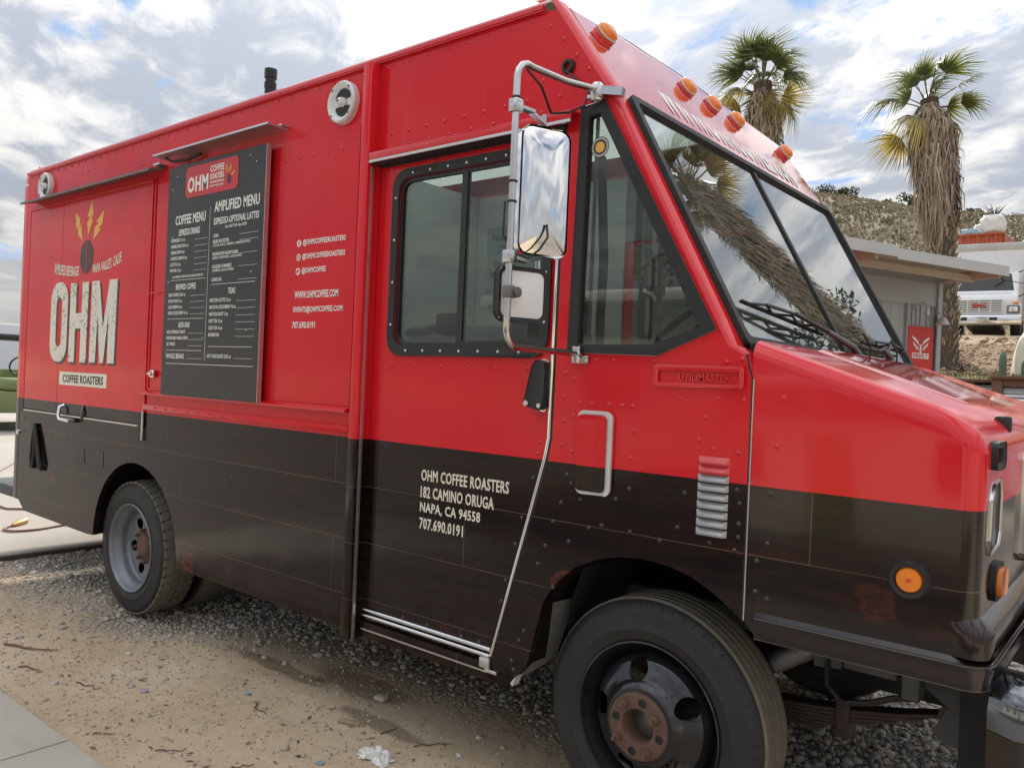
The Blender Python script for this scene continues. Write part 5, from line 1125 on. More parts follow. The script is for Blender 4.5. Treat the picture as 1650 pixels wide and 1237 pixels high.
def wheel(x, yf, s, kind, spin=0.0, rad=0.405, wd=0.235):
    c = (x, yf, rad); S_ = lambda prof: [(r_, s * h_) for r_, h_ in prof]
    side = [(0.250, 0.030), (0.258, 0.014), (0.275, 0.006), (0.300, 0.000), (0.304, -0.002), (0.308, 0.000), (0.335, -0.001), (0.362, 0.006), (0.366, 0.0055), (0.372, 0.009), (0.386, 0.018), (0.394, 0.026), (0.398, 0.034)]
    prof = side + [(0.392, 0.036)] + [(0.392, wd - 0.036)] + [(r_, wd - h_) for r_, h_ in reversed(side)]
    m = MB(); m.lathe(S_(prof), c, 72); ty = m.build('wheel', 'tyre', T, smooth=45)
    m = MB()
    if kind == 'front':
        tp = [(0.3975, 0.0335), (0.403, 0.040)]; g0 = 0.040
        for k in range(5):
            a = 0.040 + k * 0.0335; tp += [(0.405, a + 0.002), (0.405, a + 0.024), (0.396, a + 0.026), (0.396, a + 0.0315)]
        tp = tp[:-2] + [(0.403, wd - 0.036), (0.3975, wd - 0.0335)]
        m.lathe(S_(tp), c, 72)
    else:
        m.lathe(S_([(0.3975, 0.0335), (0.3985, 0.045), (0.3985, wd - 0.045), (0.3975, wd - 0.0335)]), c, 72)
        nb = 46
        for k in range(nb):
            for (h0, h1, r0, r1, ph) in ((0.020, 0.076, 0.386, 0.4045, 0.0), (0.082, wd / 2 - 0.004, 0.392, 0.4055, 0.5), (wd / 2 + 0.004, wd - 0.082, 0.392, 0.4055, 0.0), (wd - 0.076, wd - 0.020, 0.386, 0.4045, 0.5)):
                a0 = 2 * math.pi * (k + ph) / nb; a1 = a0 + 2 * math.pi * 0.78 / nb; sk = 0.03 * (1 if h0 < wd / 2 else -1)
                P = []
                for rr in (0.380, 1.0):
                    for aa, hh in ((a0, h0), (a1, h0), (a1 + sk, h1), (a0 + sk, h1)):
                        r2 = 0.380 if rr < 0.5 else (r1 if 0.02 < hh < wd - 0.02 else r0 + 0.012)
                        P.append((x + r2 * math.cos(aa), yf + s * hh, rad + r2 * math.sin(aa)))
                m.add(P, [(4, 5, 6, 7), (0, 1, 5, 4), (1, 2, 6, 5), (2, 3, 7, 6), (3, 0, 4, 7)])
    m.build('tread', 'tyre_tread', ty, smooth=30)
    if kind == 'front':
        m = MB()
        for k in range(60):
            a = 2 * math.pi * k / 60; ca, sa = math.cos(a), math.sin(a); p = lambda r_, h_: Vector((x + r_ * ca, yf + s * h_, rad + r_ * sa)); m.bar(p(0.3745, 0.0095), p(0.3885, 0.019), 0.0022, 0.003)
        m.build('sidewall_marks', 'tyre', ty, smooth=0)['kind'] = 'stuff'
    if kind == 'front':
        m = MB(); m.lathe(S_([(0.262, 0.012), (0.264, 0.004), (0.259, 0.002), (0.252, 0.012), (0.246, 0.030), (0.236, 0.040), (0.230, 0.075), (0.222, 0.080)]), c, 64); rim = m.build('rim', 'wheel_black', ty, smooth=50)
        hl = [(0.172 * math.cos(R(a)), 0.172 * math.sin(R(a))) for a in (18 + spin, 90 + spin, 162 + spin, 234 + spin, 306 + spin)]
        disc_with_holes([(0.224, 0.080), (0.212, 0.045), (0.198, 0.026), (0.180, 0.014), (0.160, 0.004), (0.145, -0.006), (0.134, -0.020), (0.122, -0.030), (0.100, -0.032)], c, s, hl, 0.036).build('wheel_disc', 'wheel_black', rim, smooth=60)
        m = MB(); m.lathe(S_([(0.056, 0.03), (0.056, -0.040), (0.060, -0.046), (0.104, -0.046), (0.108, -0.042), (0.109, -0.030)]), c, 48); hub = m.build('hub_flange', 'rust', ty, smooth=35)
        m = MB(); m.lathe(S_([(0.0, 0.016), (0.03, 0.020), (0.055, 0.03)]), c, 32); m.build('hub_cap', 'dull_steel', ty)
        for k in range(8):
            a = R(22 + 45 * k + spin); hx_, hz_ = x + 0.083 * math.cos(a), rad + 0.083 * math.sin(a)
            if k % 2 == 0:
                m = MB(); m.lathe(S_([(0.0135, -0.046), (0.0135, -0.064), (0.0085, -0.066), (0.0075, -0.082), (0.0, -0.083)]), (hx_, yf, hz_), 6); m.build('lug_nut', 'rust', hub, smooth=20)
            else:
                m = MB(); m.lathe(S_([(0.011, -0.0465), (0.0125, -0.049), (0.0145, -0.0465)]), (hx_, yf, hz_), 14); m.lathe(S_([(0.0, -0.0464), (0.0112, -0.0464)]), (hx_, yf, hz_), 14); m.build('stud_hole', 'underbody', hub)
    else:
        m = MB(); m.lathe(S_([(0.264, 0.012), (0.267, 0.003), (0.262, -0.002), (0.254, 0.004), (0.249, 0.020), (0.243, 0.034), (0.228, 0.048), (0.222, 0.066), (0.222, 0.085), (0.218, 0.098), (0.208, 0.104)]), c, 64); rim = m.build('rim', 'wheel_grey', ty, smooth=50)
        hl = [(0.155 * math.cos(R(a + spin)), 0.155 * math.sin(R(a + spin))) for a in range(0, 360, 60)]
        disc_with_holes([(0.210, 0.104), (0.190, 0.106), (0.155, 0.112), (0.115, 0.112), (0.09, 0.108)], c, s, hl, 0.034).build('wheel_disc', 'wheel_grey', rim, smooth=60)
        m = MB(); m.lathe(S_([(0.108, 0.112), (0.106, 0.102), (0.078, 0.098), (0.068, 0.082), (0.055, 0.074), (0.0, 0.072)]), c, 32); hub = m.build('hub', 'rust', ty, smooth=40)
        m = MB()
        for k in range(8):
            a = R(45 * k + 10); m.lathe(S_([(0.0125, 0.100), (0.0125, 0.080), (0.006, 0.078), (0.006, 0.068), (0.0, 0.067)]), (x + 0.096 * math.cos(a), yf, rad + 0.096 * math.sin(a)), 6)
        m.build('lug_nuts', 'rust', hub)['kind'] = 'stuff'
    return ty
XFW, XRW = -1.318, -4.865
wheel(XFW, Y0 + 0.075, 1, 'front', 12); wheel(XFW, Y1 - 0.075, -1, 'front')
for s_ in (1, -1):
    e = Y0 + 0.05 if s_ == 1 else Y1 - 0.05
    wheel(XRW, e, s_, 'rear', 8); wheel(XRW, e + s_ * 0.275, s_, 'rear', 30)
# rear wheel wells
for e, s_ in ((Y0 + 0.036, 1), (Y1 - 0.036, -1)):
    m = MB()
    wl = arc(-4.735, 0.43, 0.53, 180, 0, 14, 0.52)
    m.add([(a, e, b) for a, b in wl] + [(a, e + s_ * 0.62, b) for a, b in wl], [(i, i + 1, i + 16, i + 15) for i in range(14)])
    m.add([(a, e + s_ * 0.62, b) for a, b in wl], [tuple(range(15))]); m.build('rear_wheel_well', 'liner_black', T)

# ------------------------------------------------------------------ chassis
m = MB()
for y in (2.80, 3.90):
    m.box(-6.4, -0.42, y, y + 0.07, 0.66, 0.735)
for x in (-6.2, -5.4, -4.2, -3.2, -2.3, -1.75, -0.75): m.box(x, x + 0.08, 2.868, 3.902, 0.67, 0.73)
m.build('frame_rail', 'frame_metal', T)
m = MB(); m.tube([(XFW, 2.58, 0.40), (XFW, 2.9, 0.34), (XFW, 3.86, 0.34), (XFW, 4.18, 0.40)], 0.045, 10); m.build('axle', 'underbody', T, smooth=50)
m = MB(); m.tube([(XRW, 2.85, 0.405), (XRW, 3.25, 0.405), (XRW, 3.3, 0.405), (XRW, 3.46, 0.405), (XRW, 3.51, 0.405), (XRW, 3.91, 0.405)], [0.05, 0.05, 0.15, 0.15, 0.05, 0.05], 12); m.build('axle', 'underbody', T, smooth=50)
for y in (2.83, 3.93):
    spg = None
    for k in range(6):
        L0, L1 = -1.88 + 0.05 * k, -0.50 - 0.075 * k
        m = MB(); n = 10; pts = []
        for i in range(n + 1):
            u = i / n; xx = L0 + (L1 - L0) * u; q = (xx + 1.20) / 0.70; zz_ = 0.435 + 0.115 * q * q * 0.9 - k * 0.0125; pts.append((xx, zz_))
        vs = []
        for (xx, zz_) in pts: vs += [(xx, y - 0.035, zz_), (xx, y + 0.035, zz_), (xx, y + 0.035, zz_ + 0.011), (xx, y - 0.035, zz_ + 0.011)]
        fs = [(0, 1, 2, 3), tuple(4 * n + j for j in (3, 2, 1, 0))]
        for i in range(n):
            for j in range(4): fs.append((4 * i + j, 4 * i + (j + 1) % 4, 4 * i + 4 + (j + 1) % 4, 4 * i + 4 + j))
        m.add(vs, fs); sp = m.build('leaf_spring' if k == 0 else 'spring_leaf', 'spring_steel', T if k == 0 else spg)
        if k == 0: spg = sp
    m = MB(); m.rbox(-0.835, -0.79, y - 0.046, y + 0.046, 0.385, 0.51, 0.006); m.build('spring_clip', 'spring_steel', spg)
    m = MB(); m.lathe([(0.014, -0.04), (0.030, -0.04), (0.030, 0.04), (0.014, 0.04)], (-0.50, y, 0.548), 16); m.build('spring_eye', 'rust', spg)
    m = MB(); m.plate([(-0.60, 0.66), (-0.40, 0.72), (-0.40, 0.55), (-0.42, 0.46), (-0.50, 0.47), (-0.54, 0.50), (-0.50, 0.58), (-0.56, 0.62)], [], y - 0.062, y - 0.046); m.box(-0.402, -0.39, y - 0.062, y + 0.05, 0.46, 0.72); m.plate([(-0.60, 0.66), (-0.40, 0.72), (-0.40, 0.55), (-0.42, 0.46), (-0.50, 0.47), (-0.54, 0.50), (-0.50, 0.58), (-0.56, 0.62)], [], y + 0.04, y + 0.05); m.build('spring_hanger', 'frame_metal', T, bevel=0.003)
m = MB(); m.tube([(-1.02, 2.70, 0.60), (-0.86, 2.76, 0.70)], 0.035, 12); m.build('shock_absorber', 'dull_steel', T)
m = MB(); m.plate([(-0.90, 0.76), (-0.78, 0.78), (-0.80, 0.64), (-0.88, 0.63)], [], 2.70, 2.72); m.rbox(-0.78, -0.62, 2.66, 2.73, 0.655, 0.745, 0.006); m.rbox(-0.60, -0.55, 2.62, 2.70, 0.62, 0.78, 0.006); m.build('engine_bracket', 'frame_metal', T, bevel=0.002)
m = MB(); m.lathe([(0.0, -0.09), (0.06, -0.09), (0.075, -0.05), (0.075, 0.05), (0.06, 0.09), (0.0, 0.09)], (-0.90, 2.82, 0.735), 20); m.build('steering_box', 'dull_steel', T, smooth=40)
m = MB(); m.tube([(-0.84, 2.70, 0.66), (-0.83, 2.68, 0.585), (-0.78, 2.67, 0.545), (-0.70, 2.67, 0.565), (-0.63, 2.67, 0.60), (-0.56, 2.68, 0.615)], 0.010, 6); m.build('brake_hose', 'black_rubber', T)
m = MB(); m.box(-1.9, -0.45, 2.95, 3.85, 0.52, 0.66); m.lathe([(0, -0.3), (0.2, -0.28), (0.2, 0.3), (0, 0.3)], (-0.95, 3.3, 0.62), 16, 'x'); m.build('engine_underside', 'underbody', T)
m = MB(); m.rbox(-3.9, -3.0, 2.42, 2.72, 0.44, 0.72, 0.02); m.rbox(-3.9, -2.9, 3.98, 4.35, 0.44, 0.72, 0.02); m.build('tank', 'underbody', T)
m = MB(); m.tube([(-1.8, 3.6, 0.52), (-3.0, 3.6, 0.5), (-4.4, 3.55, 0.5), (-5.6, 3.3, 0.52), (-6.4, 2.9, 0.5)], 0.035, 8); m.build('exhaust_pipe', 'rust', T, smooth=60)

# ------------------------------------------------------------------ cab interior
m = MB(); m.rbox(-1.42, -1.02, Y0 + 0.06, Y1 - 0.06, 1.18, 1.60, 0.05, 3); m.build('dashboard', 'interior_grey', T)
m = MB(); m.rbox(-2.08, -1.66, 2.62, 3.10, 1.10, 1.22, 0.04, 3); st = m.build('driver_seat', 'seat_fabric', T)
m = MB(); m.rbox(-2.20, -2.06, 2.63, 3.09, 1.20, 1.92, 0.05, 3); m.build('backrest', 'seat_fabric', st)
m = MB(); m.rbox(-2.02, -1.72, 2.70, 3.02, 0.605, 1.10, 0.02); m.build('pedestal', 'black_plastic', st)
sw = []; cxs, czs = -1.50, 1.66
for k in range(25):
    a = 2 * math.pi * k / 24; u = Vector((0.62, 0, 0.78)) ; v = Vector((0, 1, 0)); p = Vector((cxs, 2.85, czs)) + (u * math.cos(a) + v * math.sin(a)) * 0.22; sw.append(tuple(p))
m = MB(); m.tube(sw, 0.014, 8); m.tube([(cxs, 2.85, czs), (-1.30, 2.85, 1.45)], 0.03, 8); m.tube([(cxs - 0.13, 2.85, czs - 0.17), (cxs + 0.13, 2.85, czs + 0.17)], 0.012, 6); m.tube([(cxs, 2.64, czs), (cxs, 3.06, czs)], 0.012, 6); m.build('steering_wheel', 'black_plastic', T, smooth=60)
m = MB(); m.box(-2.7, -1.80, Y0 + 0.05, Y1 - 0.05, 0.56, 0.60); m.box(-1.80, -1.0, Y0 + 0.05, Y1 - 0.05, 0.975, 1.0); m.build('cab_floor', 'black_rubber', T)
m = MB(); m.tube([(-1.60, 2.40, 2.32), (-1.585, 2.42, 1.95), (-1.59, 2.42, 1.75), (-1.57, 2.40, 1.45)], 0.017, 8); m.build('grab_rail', 'black_plastic', T, smooth=60)
m = MB(); m.rbox(-2.50, -2.40, 2.50, 2.60, 1.70, 1.80, 0.02); m.tube([(-2.45, 2.55, 1.75), (-2.62, 2.55, 1.72), (-2.76, 2.6, 1.72)], 0.02, 6); m.build('belt_reel', 'black_plastic', T)
# ------------------------------------------------------------------ background materials
def leaf_trans(name, col, tcol):
    mt, t, b = new_mat(name); v = t.node('ShaderNodeTexCoord').outputs['Object']; n = t.noise(v, 6.0, 4, 0.6)
    t.l.new(t.mix(n, tuple(q * 0.65 for q in col), tuple(q * 1.3 for q in col)), b.inputs['Base Color']); b.inputs['Roughness'].default_value = 0.45
    tr = t.node('ShaderNodeBsdfTranslucent'); tr.inputs[0].default_value = c4(tcol); ms = t.node('ShaderNodeMixShader'); ms.inputs[0].default_value = 0.35
    t.l.new(b.outputs[0], ms.inputs[1]); t.l.new(tr.outputs[0], ms.inputs[2]); t.l.new(ms.outputs[0], t.n['Material Output'].inputs[0])
leaf_trans('palm_green', (0.10, 0.12, 0.045), (0.19, 0.22, 0.06)); leaf_trans('palm_yellow', (0.26, 0.215, 0.075), (0.42, 0.34, 0.09))
pbr('palm_dead', (0.26, 0.195, 0.13), 0.85, var=0.45, vscale=2.5)
pbr('palm_trunk', (0.085, 0.065, 0.048), 0.95, var=0.45, vscale=5, bump=0.6, bscale=14)
pbr('petiole', (0.22, 0.16, 0.07), 0.6, var=0.3)
def leaf_mat(name, c0, c1):
    mt, t, b = new_mat(name); isl = t.node('ShaderNodeNewGeometry').outputs['Random Per Island']
    t.l.new(t.mix(isl, c0, c1), b.inputs['Base Color']); b.inputs['Roughness'].default_value = 0.7; b.inputs['Specular IOR Level'].default_value = 0.3
leaf_mat('skirt_thatch', (0.16, 0.122, 0.085), (0.50, 0.41, 0.30))
leaf_mat('brush_leaf', (0.030, 0.042, 0.020), (0.10, 0.11, 0.05))
leaf_mat('dry_brush', (0.20, 0.17, 0.12), (0.44, 0.385, 0.275))
leaf_mat('tree_leaf', (0.035, 0.05, 0.025), (0.12, 0.135, 0.075))
pbr('bark', (0.11, 0.085, 0.065), 0.9, var=0.35, bump=0.5, bscale=18)
pbr('shed_metal', (0.38, 0.40, 0.395), 0.5, 0.2, var=0.1, vscale=1.5, dirt=(0.16, 0.15, 0.14), dirt_amt=0.35, stretch=(1, 1, 0.3))
pbr('roof_metal', (0.52, 0.52, 0.51), 0.45, 0.3, var=0.12, vscale=2, dirt=(0.30, 0.25, 0.20), dirt_amt=0.4)
pbr('plywood', (0.56, 0.49, 0.38), 0.75, var=0.2, vscale=3, stretch=(1, 1, 5))
pbr('sign_red', (0.55, 0.035, 0.025), 0.45, var=0.12, vscale=2.5)
pbr('rust_frame', (0.155, 0.075, 0.045), 0.8, var=0.35, vscale=5, bump=0.3, bscale=30)
pbr('corrugated', (0.60, 0.62, 0.64), 0.30, 0.85, var=0.08, vscale=2, dirt=(0.35, 0.33, 0.30), dirt_amt=0.25)
pbr('white_truck', (0.74, 0.75, 0.76), 0.3, var=0.05, coat=0.3, dirt=(0.5, 0.45, 0.38), dirt_amt=0.25)
pbr('orange_container', (0.42, 0.085, 0.035), 0.6, var=0.2, dirt=(0.2, 0.08, 0.05), dirt_amt=0.5)
pbr('bag_plastic', (0.68, 0.68, 0.66), 0.5, var=0.12, vscale=3, bump=0.5, bscale=6)
pbr('bag_blue', (0.30, 0.45, 0.58), 0.5, var=0.3, vscale=2)
pbr('army_green', (0.16, 0.20, 0.075), 0.5, var=0.15, dirt=(0.22, 0.2, 0.13), dirt_amt=0.4)
pbr('trailer_white', (0.62, 0.65, 0.68), 0.5, var=0.05)
pbr('cactus', (0.10, 0.15, 0.10), 0.7, var=0.25, vscale=6)
pbr('cloth_cream', (0.62, 0.58, 0.46), 0.8, var=0.15, bump=0.4, bscale=5)
pbr('gold_cord', (0.19, 0.105, 0.06), 0.6, var=0.2)
pbr('brass', (0.55, 0.36, 0.12), 0.4, 0.6)
pbr('tissue', (0.74, 0.73, 0.70), 0.85, var=0.06)
pbr('twig', (0.16, 0.11, 0.075), 0.9, var=0.3)
pbr('stucco', (0.50, 0.47, 0.41), 0.8, var=0.1, dirt=(0.35, 0.3, 0.25), dirt_amt=0.3)

# ------------------------------------------------------------------ palms
def frond_mesh(name, mat_i, nseg=34, L=0.62, spread=150, droop=0.25, seed=0):
    """fan leaf at the origin, petiole along +x, blades fanning in the xy plane"""
    rn = random.Random(seed); vs = []; fs = []; mi = []
    def strip(pts, ws, nrm, m_):
        o = len(vs); n = len(pts)
        for i, p in enumerate(pts):
            p = Vector(p); tg = (Vector(pts[min(i + 1, n - 1)]) - Vector(pts[max(0, i - 1)])).normalized(); sd = tg.cross(nrm).normalized() * ws[i]
            vs.append(tuple(p - sd)); vs.append(tuple(p + sd))
        for i in range(n - 1): fs.append((o + 2 * i, o + 2 * i + 1, o + 2 * i + 3, o + 2 * i + 2)); mi.append(m_)
    PL = 0.62
    strip([(0, 0, 0), (PL * 0.5, 0, 0.02), (PL, 0, 0.0)], [0.026, 0.018, 0.012], Vector((0, 0, 1)), 1)
    strip([(0, 0, 0), (PL * 0.5, 0, 0.02), (PL, 0, 0.0)], [0.014, 0.012, 0.010], Vector((0, 1, 0)), 1)
    for k in range(nseg):
        a = R(-spread / 2 + spread * (k + 0.5) / nseg + rn.uniform(-2.5, 2.5)); l = L * (0.72 + 0.28 * math.cos(a * 0.85)) * rn.uniform(0.85, 1.06)
        dr = Vector((math.cos(a), math.sin(a), 0)); fold = 0.10 * (1 if k % 2 else -1)
        pts = []
        for u in (0.0, 0.35, 0.68, 1.0):
            p = Vector((PL, 0, 0)) + dr * l * u; p.z += 0.05 * abs(math.sin(a)) * u - droop * max(0, u - 0.35) ** 2 * (1.6 + 1.4 * rn.random()); pts.append(tuple(p))
        strip(pts, [0.007, 0.017, 0.010, 0.0015], Vector((fold, 0.35 * fold, 1)).normalized(), 0)
    me = bpy.data.meshes.new(name); me.from_pydata(vs, [], fs); me.materials.append(MATS[mat_i]); me.materials.append(MATS['petiole'])
    me.polygons.foreach_set('material_index', mi); me.update(); return me
FRONDS = [frond_mesh('frond', 'palm_green', seed=i, droop=0.2 + 0.15 * i) for i in range(3)] + [frond_mesh('frond', 'palm_yellow', seed=5 + i, droop=0.55) for i in range(2)]
def palm(name, label, base, top, skirt_from, skirt_r, trunk_r, fr, seed, group='fan palms behind the truck', nskirt=1500, boots=True, nfr=34):
    rn = random.Random(seed); t = thing(name, label, 'palm tree', base, group)
    B, Tp = Vector(base), Vector(top)
    ax = lambda u: B.lerp(Tp, u) + Vector((0.10 * math.sin(u * 3.0), 0, 0))
    m = MB(); m.tube([ax(u) for u in np.linspace(-0.03, 1.0, 9)], [trunk_r * (1.15 - 0.2 * u) for u in np.linspace(0, 1, 9)], 14); m.build('trunk', 'palm_trunk', t, smooth=60)
    if boots:
        m = MB(); H = (Tp - B).length
        for k in range(420):
            u = rn.uniform(0.0, skirt_from + 0.1); a = rn.uniform(0, 6.283); c = ax(u); dr = Vector((math.cos(a), math.sin(a), 0)); r0 = trunk_r * 0.98
            p = c + dr * r0; w_ = rn.uniform(0.02, 0.045); l = rn.uniform(0.06, 0.16); tn = Vector((-dr.y, dr.x, 0))
            m.add([p - tn * w_, p + tn * w_, p + dr * l * 0.7 + Vector((0, 0, l)) + tn * w_ * 0.5, p + dr * l * 0.7 + Vector((0, 0, l)) - tn * w_ * 0.5, p + dr * 0.02 + Vector((0, 0, -0.05))], [(0, 1, 2, 3), (0, 3, 4), (1, 4, 2)])
        o = m.build('leaf_bases', 'skirt_thatch', t, smooth=0, fix=False); o['kind'] = 'stuff'
    m = MB()
    for k in range(nskirt):
        f = rn.random() ** 0.9; u = skirt_from + (0.985 - skirt_from) * f; a = rn.uniform(0, 6.283); c = ax(u); dr = Vector((math.cos(a), math.sin(a), 0)); tn = Vector((-dr.y, dr.x, 0))
        bulge = skirt_r * (0.50 + 0.58 * math.sin(f * 1.9 + 0.10 + 0.35 * math.sin(a * 2))) * rn.uniform(0.78, 1.06)
        if f > 0.9: bulge *= 1 - (f - 0.9) * 3.5
        l = rn.uniform(0.30, 0.95); w_ = rn.uniform(0.008, 0.030); sway = rn.gauss(0, 0.13); bulge *= 1 + (0.25 * rn.random() if rn.random() < 0.12 else 0)
        p0 = c + dr * bulge * 0.55; p1 = c + dr * bulge + tn * sway * 0.5 + Vector((0, 0, -0.30 * l)); p2 = c + dr * bulge * rn.uniform(0.86, 1.10) + tn * sway + Vector((0, 0, -l))
        m.add([p0 - tn * w_, p0 + tn * w_, p1 + tn * w_, p1 - tn * w_, p2 + tn * w_ * 0.2, p2 - tn * w_ * 0.2], [(0, 1, 2, 3), (3, 2, 4, 5)])
    o = m.build('dead_frond_skirt', 'skirt_thatch', t, smooth=0, fix=False); o['kind'] = 'stuff'
    for k in range(nfr):
        f = (k + 0.5) / nfr; el = 84 - 118 * f ** 1.15 + rn.uniform(-9, 9); az = k * 137.5 + rn.uniform(-15, 15)
        if el > 5: me = FRONDS[rn.randrange(3)]
        else: me = FRONDS[3 + rn.randrange(2)] if (rn.random() < 0.6 or el < -18) else FRONDS[rn.randrange(3)]
        o = bpy.data.objects.new('frond', me); COL.objects.link(o); o.parent = t
        s_ = fr * rn.uniform(0.78, 1.15); roll = rn.uniform(-80, 80)
        o.matrix_local = Matrix.Translation(Tp - B + Vector((0, 0, -0.02 - 0.30 * f))) @ Matrix.Rotation(R(az), 4, 'Z') @ Matrix.Rotation(R(-el), 4, 'Y') @ Matrix.Rotation(R(roll), 4, 'X') @ Matrix.Scale(s_, 4)
    return t
palm('palm_tree', 'fan palm with sparse yellowing crown and long thatch skirt beside the shed', (-3.72, 19.0, tz(-3.72, 19)), (-4.33, 19.0, 7.95), 0.56, 0.42, 0.19, 1.02, 3, nskirt=2300, nfr=18)
palm('palm_tree', 'fan palm with full green crown rising behind the truck roof', (-8.3, 20.0, tz(-8.3, 20.0)), (-8.5, 20.0, 9.45), 0.5, 0.44, 0.24, 1.08, 8, nskirt=1800, nfr=36)
palm('palm_tree', 'tall leaning fan palm mirrored in the truck windshield', (1.75, 22.5, tz(1.75, 22.5)), (-0.35, 22.5, 14.2), 0.12, 0.44, 0.30, 1.35, 21, nskirt=3200, boots=False, nfr=36)

# ------------------------------------------------------------------ shed with flat overhanging roof
SC = Vector((-1.66, 11.5, 0)); SA = Vector((-0.405, -0.914, 0)).normalized(); SB = Vector((-0.914, 0.405, 0)).normalized()
def sh(s, t_, z): p = SC + SA * s + SB * t_; return (p.x, p.y, z)
shed = thing('shed', 'grey metal shed with flat overhanging roof behind the hood', 'shed', (SC.x, SC.y, 0))
def shbox(m, s0, s1, t0, t1, z0, z1, zl=0.0):
    m.add([sh(s0, t0, z0), sh(s1, t0, z0 + zl), sh(s1, t1, z0 + zl), sh(s0, t1, z0), sh(s0, t0, z1), sh(s1, t0, z1 + zl), sh(s1, t1, z1 + zl), sh(s0, t1, z1)], [(0, 3, 2, 1), (4, 5, 6, 7), (0, 1, 5, 4), (1, 2, 6, 5), (2, 3, 7, 6), (3, 0, 4, 7)])
m = MB(); shbox(m, -0.02, 2.02, -0.02, 3.2, 3.165, 3.185); shbox(m, -0.025, 2.0, -0.028, -0.021, 3.06, 3.18); shbox(m, -0.03, -0.021, -0.02, 3.2, 3.06, 3.18); shbox(m, 2.0, 5.6, -0.035, 3.2, 3.19, 3.21); shbox(m, 2.0, 5.6, -0.046, -0.036, 3.08, 3.205); m.build('roof', 'roof_metal', shed)
m = MB(); shbox(m, 0.0, 5.5, 0.0, 3.15, 3.145, 3.16); m.build('soffit', 'plywood', shed)
for k in range(3):
    m = MB(); shbox(m, 0.05 + k * 2.2, 0.10 + k * 2.2, 0.02, 0.77, 3.04, 3.1445); m.build('rafter', 'plywood', shed)
m = MB(); shbox(m, 0.02, 5.5, 0.38, 0.43, 3.02, 3.10); m.build('purlin', 'plywood', shed)
m = MB(); shbox(m, 0.13, 5.5, 0.80, 3.1, 0.0, 3.144); shbox(m, 0.12, 5.5, 0.772, 0.80, 2.72, 3.02); m.build('wall', 'shed_metal', shed)
for k in range(26):
    s0 = 0.80 + k * 0.17
    m = MB(); m.add([sh(s0, 0.80, 0.0), sh(s0 + 0.02, 0.78, 0.0), sh(s0 + 0.05, 0.78, 0.0), sh(s0 + 0.07, 0.80, 0.0), sh(s0, 0.80, 2.72), sh(s0 + 0.02, 0.78, 2.72), sh(s0 + 0.05, 0.78, 2.72), sh(s0 + 0.07, 0.80, 2.72)], [(0, 1, 5, 4), (1, 2, 6, 5), (2, 3, 7, 6)]); m.build('wall_rib', 'shed_metal', shed)
for s0 in (0.24, 0.32, 0.45, 0.53, 0.61, 0.68):
    m = MB(); shbox(m, s0, s0 + 0.025, 0.785, 0.80, 2.45, 2.72); m.build('wall_rib', 'shed_metal', shed)
m = MB(); shbox(m, 0.12, 0.20, 0.74, 0.80, 0.0, 3.02); shbox(m, 0.745, 0.765, 0.76, 0.80, 0.0, 2.72); m.build('corner_trim', 'shed_metal', shed)
m = MB(); shbox(m, 0.235, 0.728, 0.765, 0.797, 0.35, 2.44); dr_ = m.build('door', 'sign_red', shed)
dmap = lambda a, b, o: sh(a, 0.764 - o, 2.14 + (b - 1.77) * 0.565)
P_ = lambda pts: [(0.482 - a, b) for a, b in pts]
for sgn in (-1, 1):
    for pts in (((0.02, 1.86), (0.07, 1.93), (0.16, 2.03), (0.165, 2.08), (0.10, 2.03), (0.05, 1.96)), ((0.02, 1.80), (0.08, 1.86), (0.15, 1.96), (0.13, 1.87), (0.08, 1.82)), ((0.015, 1.77), (0.06, 1.80), (0.11, 1.82), (0.06, 1.77))):
        poly_print([(0.482 - sgn * a, b) for a, b in pts], 0, 'white_print', dr_, 'wing_mark', depth=0.003, mp=dmap)
poly_print([(0.482 - 0.012, 1.68), (0.482 + 0.012, 1.68), (0.482 + 0.014, 1.90), (0.482 - 0.014, 1.90)], 0, 'white_print', dr_, 'body_mark', depth=0.003, mp=dmap)
poly_print([(0.482 - 0.16, 1.58), (0.482 + 0.16, 1.58), (0.482 + 0.16, 1.70), (0.482 - 0.16, 1.70)], 0, 'white_print', dr_, 'word_panel', depth=0.004, mp=dmap)
lettering('FIREFLY', 0.482 + 0.145, 0.482 - 0.145, 1.598, 1.682, 0, 'sign_red', dr_, bold=0.03, mp=lambda a, b, o: dmap(a, b, o + 0.0045))
m = MB(); m.obox(sh(0.222, 0.755, 1.60), SA, SB, (0, 0, 1), 0.012, 0.02, 0.06); m.build('door_latch', 'black_plastic', shed)
for s0, r_, zc in ((0.30, 0.085, 2.50), (0.60, 0.035, 2.60)):
    m = MB(); c = sh(s0, 0.60, zc)
    m.lathe([(0.02, 0.07), (r_ * 0.5, 0.05), (r_, -0.02), (r_, -0.03)], c, 20, 'z'); lp = m.build('wall_lamp', 'roof_metal', shed, smooth=50)
    m = MB(); m.tube([sh(s0, 0.79, zc + 0.04), sh(s0, 0.75, zc + 0.11), sh(s0, 0.68, zc + 0.14), sh(s0, 0.62, zc + 0.11), sh(s0, 0.60, zc + 0.06)], 0.009, 8); m.build('gooseneck', 'roof_metal', lp, smooth=60)
m = MB(); m.tube([sh(0.2, 0.76, 2.62), sh(0.2, 0.755, 1.0)], 0.014, 6); m.build('conduit', 'dull_steel', shed)
m = MB(); m.tube([sh(0.03, 0.05, 3.06), sh(0.02, 0.0, 3.0), sh(0.1, 0.06, 2.93)], 0.010, 6); m.tube([sh(0.03, 0.02, 3.02), (0.2, 13.5, 2.75), (2.5, 16.0, 2.7)], 0.005, 5); m.build('roof_wire', 'black_rubber', shed)

